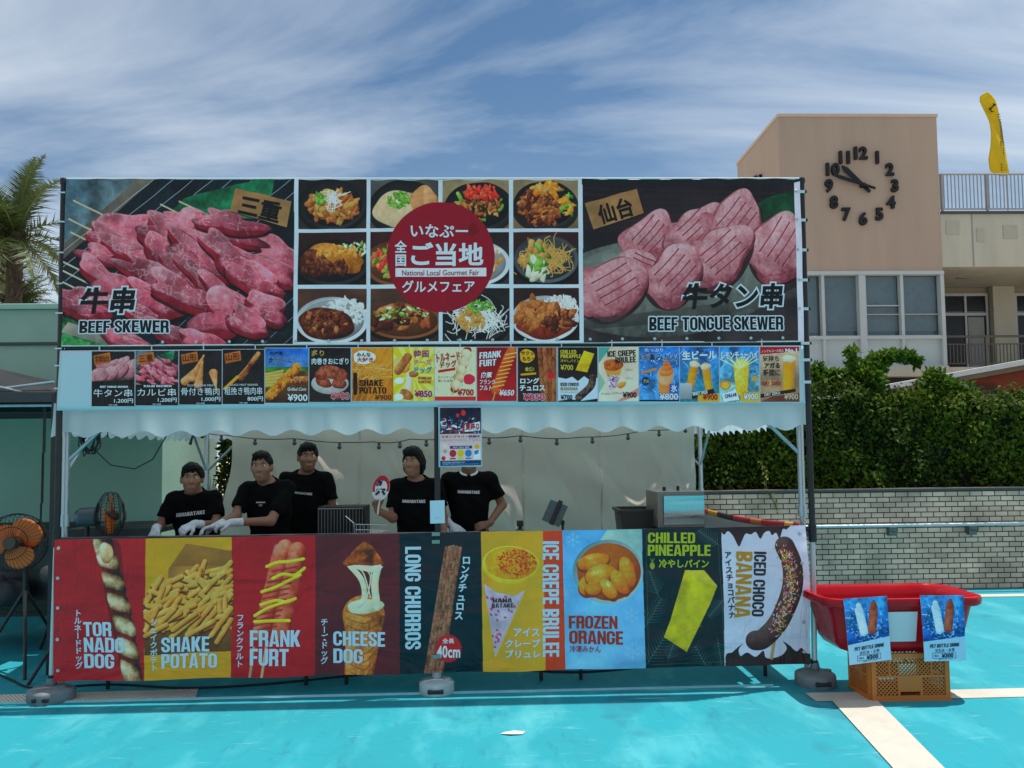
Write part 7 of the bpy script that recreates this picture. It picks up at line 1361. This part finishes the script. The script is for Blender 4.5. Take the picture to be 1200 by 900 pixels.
cable([(-4.6, 1.5, .009), (-3.9, 1.15, .009), (-3.55, .75, .009), (-3.2, .45, .009), (-2.9, .25, .009), (-2.4, .30, .009), (-1.8, .18, .009), (-1.2, .25, .009), (-.4, .5, .009)], "black power cable curving over the deck behind the left base weight")
cable([(-2.2, .9, .009), (-1.2, .45, .009), (0, .62, .009), (1.1, .38, .009), (2.2, .8, .009)], "black power cable lying along the deck under the counter tables")
# a scrap of paper on the deck
mb = MB(); mb.add([(.42, -.81, .005), (.48, -.835, .011), (.55, -.825, .006), (.565, -.80, .012), (.53, -.79, .007), (.50, -.795, .016), (.45, -.785, .006)], [(0, 1, 5, 6), (1, 2, 3, 5), (3, 4, 5)]); tag(mb.build('paper_scrap', M("crumpled_paper", (226, 230, 230), rough=.7), thick=.001), "small crumpled white paper scrap on the open teal deck", 'paper')
# ---------------------------------------------------------------- people: implicit bodies meshed with surface nets
def surface_nets(D, org, h):
    s = D < 0; nx, ny, nz = D.shape
    acc = np.zeros((nx - 1, ny - 1, nz - 1, 3)); cnt = np.zeros((nx - 1, ny - 1, nz - 1))
    cor = [(i, j, k) for i in (0, 1) for j in (0, 1) for k in (0, 1)]
    sl = lambda c: (slice(c[0], nx - 1 + c[0]), slice(c[1], ny - 1 + c[1]), slice(c[2], nz - 1 + c[2]))
    for a in cor:
        for ax in range(3):
            if a[ax]: continue
            b = list(a); b[ax] = 1; da, db = D[sl(a)], D[sl(tuple(b))]; m = (da < 0) != (db < 0)
            t = np.where(m, da / np.where(da - db == 0, 1, da - db), 0)
            for q in range(3): acc[..., q] += np.where(m, a[q] + (t if q == ax else 0), 0)
            cnt += m
    act = cnt > 0; idx = -np.ones(act.shape, int); idx[act] = np.arange(act.sum()); I = np.argwhere(act); V = org + h * (I + acc[act] / cnt[act][:, None]); F = []
    for ax in range(3):
        u, v = [(1, 2), (2, 0), (0, 1)][ax]; a = [slice(0, n) for n in D.shape]; b = list(a); a[ax] = slice(0, D.shape[ax] - 1); b[ax] = slice(1, D.shape[ax])
        m = (s[tuple(a)] != s[tuple(b)]); neg = s[tuple(a)]; E = np.argwhere(m)
        E = E[(E[:, u] > 0) & (E[:, v] > 0) & (E[:, u] < D.shape[u] - 1) & (E[:, v] < D.shape[v] - 1)]
        if not len(E): continue
        def at(du, dv): q = E.copy(); q[:, u] -= du; q[:, v] -= dv; return idx[q[:, 0], q[:, 1], q[:, 2]]
        Q = np.stack([at(1, 1), at(0, 1), at(0, 0), at(1, 0)], 1); fl = ~neg[E[:, 0], E[:, 1], E[:, 2]]; Q[fl] = Q[fl][:, ::-1]; F.append(Q)
    return V, np.concatenate(F)
class Field:
    def __init__(s, lo, hi, h):
        s.lo = np.array(lo, float); s.h = h; s.n = np.ceil((np.array(hi) - s.lo) / h).astype(int) + 1; s.D = np.full(s.n, .2)
    def win(s, a, b):
        i0 = np.clip(((a - s.lo) / s.h).astype(int) - 1, 0, s.n); i1 = np.clip(((b - s.lo) / s.h).astype(int) + 2, 0, s.n); sl = tuple(slice(i0[k], i1[k]) for k in range(3))
        g = np.meshgrid(*[s.lo[k] + s.h * np.arange(i0[k], i1[k]) for k in range(3)], indexing='ij'); return sl, np.stack(g, -1)
    def union(s, sl, d, k):
        o = s.D[sl]; hh = np.clip(.5 + .5 * (o - d) / k, 0, 1); s.D[sl] = o * (1 - hh) + d * hh - k * hh * (1 - hh)
    def cap(s, a, b, ra, rb=None, k=.03, flat=None):
        a = np.array(a, float); b = np.array(b, float); rb = ra if rb is None else rb; m = max(ra, rb) + k + .03
        sl, X = s.win(np.minimum(a, b) - m, np.maximum(a, b) + m)
        if X.size == 0: return
        ab = b - a; t = np.clip(((X - a) @ ab) / (ab @ ab + 1e-9), 0, 1); r = ra + (rb - ra) * t; s.union(sl, np.linalg.norm(X - a - t[..., None] * ab, axis=-1) - r, k)
    def ell(s, c, r, k=.03, rot=None):
        c = np.array(c, float); r = np.array(r, float); m = r.max() + k + .03; sl, X = s.win(c - m, c + m)
        if X.size == 0: return
        q = X - c
        if rot is not None: q = q @ rot
        k0 = np.linalg.norm(q / r, axis=-1); k1 = np.linalg.norm(q / (r * r), axis=-1) + 1e-9; s.union(sl, k0 * (k0 - 1) / k1, k)
    def mesh(s): return surface_nets(s.D, s.lo, s.h)
def field_obj(f, name, mat, parent):
    V, F = f.mesh(); base = np.array(wloc(parent)); me = bpy.data.meshes.new(name); me.from_pydata((V - base).tolist(), [], F.tolist()); me.materials.append(mat); me.polygons.foreach_set('use_smooth', [True] * len(F)); o = bpy.data.objects.new(name, me); COL.objects.link(o); o.parent = parent; return o
m_skin = M("skin", (142, 98, 76), rough=.55, var=.06, vs=12, spec=.4); m_skin2 = M("tanned_skin", (128, 86, 64), rough=.55, var=.06, vs=12, spec=.4); m_hair = M("black_hair", (9, 8, 8), rough=.6, spec=.2, var=.3, vs=40, bump=.6, bs=120, stretch=(1, 1, .2)); m_tee = M("black_cotton", (6, 6, 7), spec=.12, rough=.95, var=.15, vs=10, bump=.15, bs=30); m_trou = M("dark_trousers", (30, 31, 36), rough=.8, var=.15); m_glove = M("white_glove", (205, 206, 210), rough=.8, var=.12, vs=25, bump=.5, bs=70); m_shoe = M("dark_shoe", (34, 32, 32), rough=.6); m_eyew = M("eye_white", (220, 216, 210), rough=.2, var=0); m_iris = M("dark_iris", (30, 22, 18), rough=.1, var=0); m_lip = M("lip", (158, 92, 84), rough=.5, var=.05)
def n3(v): v = np.array(v, float); return v / (np.linalg.norm(v) + 1e-9)
def hand(f, wr, d, n, curl, grow=0.0, side=1, sc=1.0, spread=.12):
    """palm and five fingers; d = pointing direction, n = palm side normal, side = +1/-1 where the thumb lies along t"""
    d = n3(d); n = n3(np.array(n) - d * np.dot(n, d)); t = np.cross(d, n) * side; wr = np.array(wr, float); g = grow
    for q, L_ in ((-.030, .076), (-.010, .084), (.010, .084), (.028, .078)): f.cap(wr + t * q * .6 * sc, wr + (d * L_ + t * q) * sc, (.0125 + g), .011 + g, k=.010)
    f.cap(wr - d * .02, wr + d * .02 * sc, .022 + g, .020 + g, k=.015)
    for i, (q, L_) in enumerate(((.030, .066), (.010, .074), (-.010, .070), (-.029, .054))):
        p = wr + (d * .080 + t * q) * sc; a = 0.0; dd = n3(d + t * q * spread * 20)
        for j, fr in enumerate((.42, .32, .26)):
            a += curl * (.7, 1.0, .8)[j]; dv = dd * math.cos(a) + n * math.sin(a); e = p + dv * L_ * fr * sc; f.cap(p, e, (.0095 - .0008 * j + g) , .0088 - .0008 * j + g, k=.004); p = e
    p = wr + (d * .022 + t * .026) * sc; e = p + n3(t * .75 + d * .6 + n * .35) * .036 * sc; f.cap(p, e, .0125 + g, .011 + g, k=.008); f.cap(e, e + n3(d * .85 + t * .25 + n * (.3 + .4 * curl)) * .034 * sc, .0105 + g, .009 + g, k=.004)
def person(label, base, H, sh_z, head, joints, skin, gloves=(), hair='short', lean=0.0, yaw=0.0, text=True, hands=None, collar=False, build_=1.0, face=0.0):
    """joints: shoulder/elbow/wrist per side 'l' (image left) and 'r'; all world positions"""
    w = thing('person', (base[0], base[1], 0), label, 'person'); bx, by = base; s = H / 1.72; J = {k: np.array(v, float) for k, v in joints.items()}
    pel = np.array([bx, by, .93 * s]); nb = (J['sl'] + J['sr']) / 2 + np.array([0, .0, .045]); ch = pel * .38 + nb * .62 + np.array([0, .01, 0]); hd = np.array(head, float); ax = n3(J['sr'] - J['sl'])
    yb = math.atan2(ax[1], ax[0]); Rb = np.array([[math.cos(yb), -math.sin(yb), 0], [math.sin(yb), math.cos(yb), 0], [0, 0, 1.0]]); sw = np.linalg.norm(J['sr'] - J['sl']) / 2
    pts = np.array(list(J.values()) + [hd + [0, 0, .2], hd - [0, 0, .2], pel]); lo = pts.min(0) - .24; hi = pts.max(0) + .24; lo[2] = -.01; lo[:2] = np.minimum(lo[:2], [bx - .3, by - .32]); hi[:2] = np.maximum(hi[:2], [bx + .3, by + .3]); hi[2] = hd[2] + .17
    hip = {k: np.array([bx + sg * .09, by, .88 * s]) for k, sg in (('l', -1), ('r', 1))}; knee = {k: np.array([bx + sg * .105, by - .03, .48 * s]) for k, sg in (('l', -1), ('r', 1))}; ank = {k: np.array([bx + sg * .115, by + .02, .08]) for k, sg in (('l', -1), ('r', 1))}
    def torso(f, g, kk=.06):
        f.ell(pel, (.165 * build_ + g, .115 + g, .14 + g), kk); f.ell((pel + ch) / 2, (.145 * build_ + g, .105 + g, .17 + g), kk, Rb); f.ell(ch, (.168 * build_ + g, .112 + g, .18 + g), kk, Rb)
        f.cap(J['sl'] + ax * .025, J['sr'] - ax * .025, .052 + g, k=.05); f.cap(nb - [0, 0, .05], nb + [0, 0, .01], .075 + g, .06 + g, k=.05)
    # head frame
    cy, sy = math.cos(face), math.sin(face); Rh = np.array([[cy, -sy, 0], [sy, cy, 0], [0, 0, 1.0]]); HX, HY = Rh[:, 0], Rh[:, 1]
    hp = lambda x, y, z: hd + HX * x + HY * y + np.array([0, 0, z])
    f = Field(lo, hi, .0095); torso(f, 0)
    f.cap(nb - [0, 0, .02], hd + [0, .015, -.07], .058, .054, k=.03); f.ell(hp(0, .012, .022), (.076, .095, .102), .02, Rh); f.ell(hp(0, -.022, -.055), (.058, .068, .062), .04, Rh); f.ell(hp(0, -.05, -.098), (.026, .026, .02), .03, Rh)
    f.cap(hp(0, -.085, .012), hp(0, -.103, -.028), .009, .014, k=.012); f.ell(hp(0, -.085, -.072), (.024, .014, .013), .012, Rh); f.ell(hp(0, -.082, .034), (.048, .014, .012), .02, Rh)
    for sg in (-1, 1): f.ell(hp(sg * .080, .012, -.008), (.012, .022, .034), .008, Rh); f.ell(hp(sg * .04, -.065, -.02), (.028, .024, .024), .03, Rh)
    for k in 'lr':
        f.cap(J['s' + k], J['e' + k], .050, .038, k=.03); f.cap(J['e' + k], J['w' + k], .039, .026, k=.02)
        if hands and k in hands: d, n_, cu, sd_ = hands[k]; hand(f, J['w' + k], d, n_, cu, 0, sd_)
        f.cap(hip[k], knee[k], .085, .055, k=.04); f.cap(knee[k], ank[k], .055, .036, k=.03); f.cap(ank[k] + [0, .02, -.03], ank[k] + [0, -.13, -.045], .035, .03, k=.02)
    body = field_obj(f, 'body', skin, w)
    # t-shirt
    f = Field(lo, hi, .0105); torso(f, .017, .07)
    for k in 'lr': f.cap(J['s' + k], J['s' + k] + (J['e' + k] - J['s' + k]) * .66, .060, .066, k=.035)
    g = np.stack(np.meshgrid(*[f.lo[q] + f.h * np.arange(f.n[q]) for q in range(3)], indexing='ij'), -1); r = np.random.default_rng(int(abs(bx) * 100)); ph = r.random(6) * 6
    f.D += .004 * np.sin(g[..., 2] * 26 + g[..., 0] * 17 + ph[0]) * np.sin(g[..., 0] * 21 - g[..., 2] * 9 + ph[1]) + .0025 * np.sin(g[..., 2] * 55 + g[..., 0] * 40 + ph[2])
    f.D = np.maximum(f.D, (pel[2] - .08) - g[..., 2])
    for k in 'lr':
        u = n3(J['e' + k] - J['s' + k]); e = J['s' + k] + (J['e' + k] - J['s' + k]) * .68; cut = (g - e) @ u; near = np.linalg.norm(g - e, axis=-1) < .15; side_ = ((g - ch) @ ax) * (-1 if k == 'l' else 1) > .19
        f.D = np.where(near & side_, np.maximum(f.D, cut), f.D)
    q = g - (nb + np.array([0, -.035, .045])); neck = np.linalg.norm(q / np.array([.088, .085, .055]), axis=-1) - 1; f.D = np.maximum(f.D, -neck * .05)
    tee = field_obj(f, 'shirt', m_tee, w); teeD = f
    # trousers and shoes
    f = Field(lo, [hi[0], hi[1], 1.05 * s], .013); f.ell(pel - [0, 0, .01], (.170 * build_, .122, .125), .05)
    for k in 'lr': f.cap(hip[k], knee[k], .096, .072, k=.04); f.cap(knee[k], ank[k] + [0, 0, .02], .072, .060, k=.03)
    field_obj(f, 'trousers', m_trou, w)
    for k in 'lr': mb = MB(); f = Field(ank[k] - [.09, .22, .09], ank[k] + [.09, .12, .06], .009); f.cap(ank[k] + [0, .03, -.035], ank[k] + [0, -.14, -.045], .045, .038, k=.02); f.D = np.maximum(f.D, -(f.lo[2] + f.h * np.arange(f.n[2]))[None, None, :]); field_obj(f, 'shoe', m_shoe, w)
    # hair
    f = Field(hd - .2, hd + .2, .007); big = .007
    f.ell(hp(0, .018, .030), (.077 + big, .096 + big, .102 + big), .01, Rh)
    if hair == 'bob': f.ell(hp(0, .03, -.02), (.098, .092, .115), .03, Rh); f.ell(hp(.0, -.05, .085), (.07, .05, .045), .03, Rh)
    if hair == 'crop': f.ell(hp(0, -.055, .098), (.062, .045, .03), .03, Rh)
    if hair == 'short': f.ell(hp(0, -.05, .092), (.066, .05, .036), .03, Rh); f.ell(hp(.05, .02, .03), (.05, .07, .07), .02, Rh)
    g = np.stack(np.meshgrid(*[f.lo[q] + f.h * np.arange(f.n[q]) for q in range(3)], indexing='ij'), -1) - hd; lx, ly, lz = g @ HX, g @ HY, g[..., 2]
    f.D += .0045 * np.sin(lx * 130 + lz * 40 + 1.7 * np.sin(ly * 40)) * np.sin(ly * 95 + lz * 50 + np.sin(lx * 50)) + .002 * np.sin(lx * 260) * np.sin(lz * 150 + ly * 120)
    zf = {'bob': .036, 'crop': .060, 'short': .048}[hair]
    facecut = np.maximum(np.maximum(ly + .020 + .25 * np.clip(lz - .02, -.2, .2), lz - zf - .012 * np.sin(lx * 150 + lz * 60) - .010 * np.sin(lx * 55 + 1) + .8 * np.clip(np.abs(lx) - .045, 0, .1)), np.abs(lx) - .071); f.D = np.maximum(f.D, -facecut)
    if hair != 'bob': f.D = np.maximum(f.D, -(lz - .004 + .75 * np.clip(ly - .01, 0, .2)))
    else: f.D = np.maximum(f.D, -(lz + .105))
    field_obj(f, 'hair', m_hair, w)
    for sg in (-1, 1):
        c = hp(sg * .031, -.078, .012); mb = MB(); mb.lathe([(.002, -.006), (.010, -.003), (.0125, .001), (.010, .004), (.002, .006)], c, 12, axis='y'); e = mb.build('eye', m_eyew, w, smooth=True); mb = MB(); mb.lathe([(.001, -.0045), (.0055, -.004), (.006, -.001), (.001, .0)], hp(sg * .031, -.0825, .012), 12, axis='y'); mb.build('iris', m_iris, e, smooth=True)
        mb = MB(); mb.tube([hp(sg * .016, -.094, .032), hp(sg * .032, -.093, .038), hp(sg * .050, -.082, .032)], [.003, .0038, .002], 6); mb.build('eyebrow', m_hair, w, smooth=True)
    mb = MB(); mb.tube([hp(-.022, -.090, -.070), hp(-.008, -.098, -.067), hp(.008, -.098, -.067), hp(.022, -.090, -.070)], [.002, .005, .005, .002], 6); mb.build('mouth', m_lip, w, smooth=True)
    for k in gloves:
        d, n_, cu, sd_ = hands[k]; wr = J['w' + k]; f = Field(wr - .2, wr + .2, .0058); hand(f, wr, d, n_, cu, .0025, sd_); u = n3(J['e' + k] - wr); f.cap(wr - u * .0, wr + u * .07, .030, .034, k=.01); field_obj(f, 'glove', m_glove, w)
    if collar:
        mb = MB(); mb.tube([nb + np.array([.072 * math.cos(t), -.02 + .075 * math.sin(t), .025 - .03 * max(0, -math.sin(t)) ]) for t in np.linspace(-1.35, 4.49, 30)], .010, 8); mb.build('collar', M("white_collar", (214, 216, 218), rough=.8), w, smooth=True)
    if text:
        cx = ch[0] + text[0]; cz = text[1]; V = teeD; W2 = text[2]
        def surf(u, v, lift=0.0):
            x = cx + (u - .5) * W2; z = cz - (v - .5) * W2 * .13 + text[3] * (x - cx); i = np.clip((x - V.lo[0]) / V.h, 0, V.n[0] - 1.01); k_ = np.clip((z - V.lo[2]) / V.h, 0, V.n[2] - 1.01); ys = []
            for ii, wi in ((int(i), 1 - i % 1), (int(i) + 1, i % 1)):
                for kk, wk in ((int(k_), 1 - k_ % 1), (int(k_) + 1, k_ % 1)):
                    c = V.D[ii, :, kk]; j = np.argmax(c < 0); t = c[j - 1] / (c[j - 1] - c[j]) if j > 0 else 0; ys.append((V.lo[1] + V.h * (j - 1 + t), wi * wk))
            return Vector((x, sum(a * b for a, b in ys) - .003 - lift, z))
        key = 'tee%d' % len(PRINTS); PRINTS[key] = (quad_uv([(0, 0), (100, 0), (100, 13), (0, 13)]), surf, tee); T(key, text[4], (0, 0, 100, 13), (200, 200, 200), .04)
        if len(text) > 5: T(key, text[5], (30, 24, 70, 50), (120, 120, 120), .02)
    return w
V3 = lambda *a: np.array(a, float)
person("worker in black shirt and white gloves bending over the grill, nearest the sideways fan", (-2.09, 1.10), 1.66, 1.3, (-2.085, .93, 1.475),
       dict(sl=(-2.255, .98, 1.305), sr=(-1.915, .98, 1.305), el=(-2.325, .90, 1.085), er=(-1.86, .88, 1.10), wl=(-2.27, .70, 1.095), wr=(-1.965, .68, 1.125)), m_skin, 'lr', 'short', text=(.0, 1.19, .235, .10, "HANABATAKE"),
       hands={'l': ((.25, -.75, -.5), (.4, -.2, -.8), .75, -1), 'r': ((-.55, -.6, -.35), (-.3, .2, -.8), .75, 1)}, build_=1.06, face=.33)
person("worker in black shirt reaching to the left with white gloved hands", (-1.47, 1.05), 1.68, 1.4, (-1.515, .93, 1.565),
       dict(sl=(-1.665, 1.0, 1.375), sr=(-1.325, 1.04, 1.385), el=(-1.70, .86, 1.165), er=(-1.40, .80, 1.13), wl=(-1.80, .69, 1.105), wr=(-1.665, .66, 1.135)), m_skin, 'lr', 'crop', text=(-.03, 1.275, .075, .0, "HANA", "HB"),
       hands={'l': ((-.8, -.45, -.2), (.1, -.3, -.9), .6, -1), 'r': ((-.9, -.25, -.12), (0, .3, -.9), .6, 1)}, face=.08)
person("tall worker in black shirt standing upright behind the frankfurter panel", (-1.26, 1.42), 1.77, 1.45, (-1.245, 1.36, 1.64),
       dict(sl=(-1.455, 1.42, 1.445), sr=(-1.085, 1.42, 1.445), el=(-1.53, 1.45, 1.17), er=(-1.03, 1.40, 1.17), wl=(-1.50, 1.30, .96), wr=(-1.02, 1.24, .97)), m_skin2, (), 'short', text=(-.0, 1.325, .15, -.10, "HANABATAKE"),
       hands={'l': ((.05, -.3, -.95), (.9, -.1, 0), .5, -1), 'r': ((.05, -.3, -.95), (-.9, -.1, 0), .5, 1)}, face=.42)
person("worker with bobbed hair in black shirt holding up a round paper fan", (-.255, 1.06), 1.68, 1.38, (-.275, .99, 1.59),
       dict(sl=(-.425, 1.05, 1.385), sr=(-.085, 1.08, 1.385), el=(-.445, .98, 1.125), er=(-.035, 1.10, 1.12), wl=(-.545, .84, 1.20), wr=(-.02, .98, .92)), m_skin, (), 'bob', text=(-.01, 1.265, .19, -.02, "HANABATAKE"),
       hands={'l': ((-.25, -.25, .9), (.7, -.5, 0), 1.15, 1), 'r': ((0, -.3, -.95), (-.9, -.1, 0), .5, 1)}, face=-.25)
person("worker in black shirt with white collar, hands on hips behind the event poster", (.185, 1.28), 1.70, 1.42, (.185, 1.24, 1.60),
       dict(sl=(-.005, 1.28, 1.43), sr=(.375, 1.28, 1.43), el=(-.10, 1.30, 1.19), er=(.475, 1.32, 1.20), wl=(.03, 1.14, 1.045), wr=(.36, 1.14, 1.055)), m_skin2, 'l', 'short', text=(-.0, 1.325, .19, -.04, "HANABATAKE"),
       hands={'l': ((.75, -.35, -.5), (.2, .7, -.5), .25, -1), 'r': ((-.85, -.3, -.2), (-.1, .8, -.4), .5, 1)}, collar=True)
# paper fan held by the fourth worker
pf = thing('paper_fan', (-.53, .83, 1.2), "round red and white paper fan with one dark written sign, held up in the tent", 'hand fan'); n_ = Vector((.45, -.85, .1)).normalized(); ex = Vector((.85, .45, 0)).normalized(); ez = Vector((.12, .05, 1)).normalized(); c = Vector((-.515, .80, 1.385))
def disc(rx, rz, off, col, nm, cc=c, t=.002):
    mb = MB(); mb.prism([(rx * math.cos(a), rz * math.sin(a)) for a in np.linspace(0, 2 * math.pi, 33)[:-1]], lambda a, b: cc + ex * a + ez * b + n_ * off, lambda a, b: cc + ex * a + ez * b + n_ * (off - t)); return mb.build(nm, ink(col), pf)
disc(.075, .102, 0, (222, 222, 224), 'paper'); mb = MB(); P = [(.072 * math.cos(a), .004 + .098 * math.sin(a)) for a in np.linspace(-.35, math.pi + .35, 24)]; mb.prism(P, lambda a, b: c + ex * a + ez * b + n_ * .002, lambda a, b: c + ex * a + ez * b + n_ * .0005); mb.build('print', ink((186, 34, 48)), pf); disc(.052, .06, .0032, (226, 222, 224), 'print', c + ez * .002, .0008)
mb = MB(); mb.tube([c - ez * .075, c - ez * .215], .007, 8); mb.build('handle', ink((214, 216, 214)), pf); PRINTS['pf'] = (quad_uv([(0, 0), (10, 0), (10, 10), (0, 10)]), lambda u, v, l=0.0: c + ex * .10 * (u - .5) + ez * .13 * (.5 - v) + n_ * (.0045 + l), pf); T('pf', "祭", (0, 0, 10, 10), (28, 34, 60), .045)
flush_text(PRINTS)
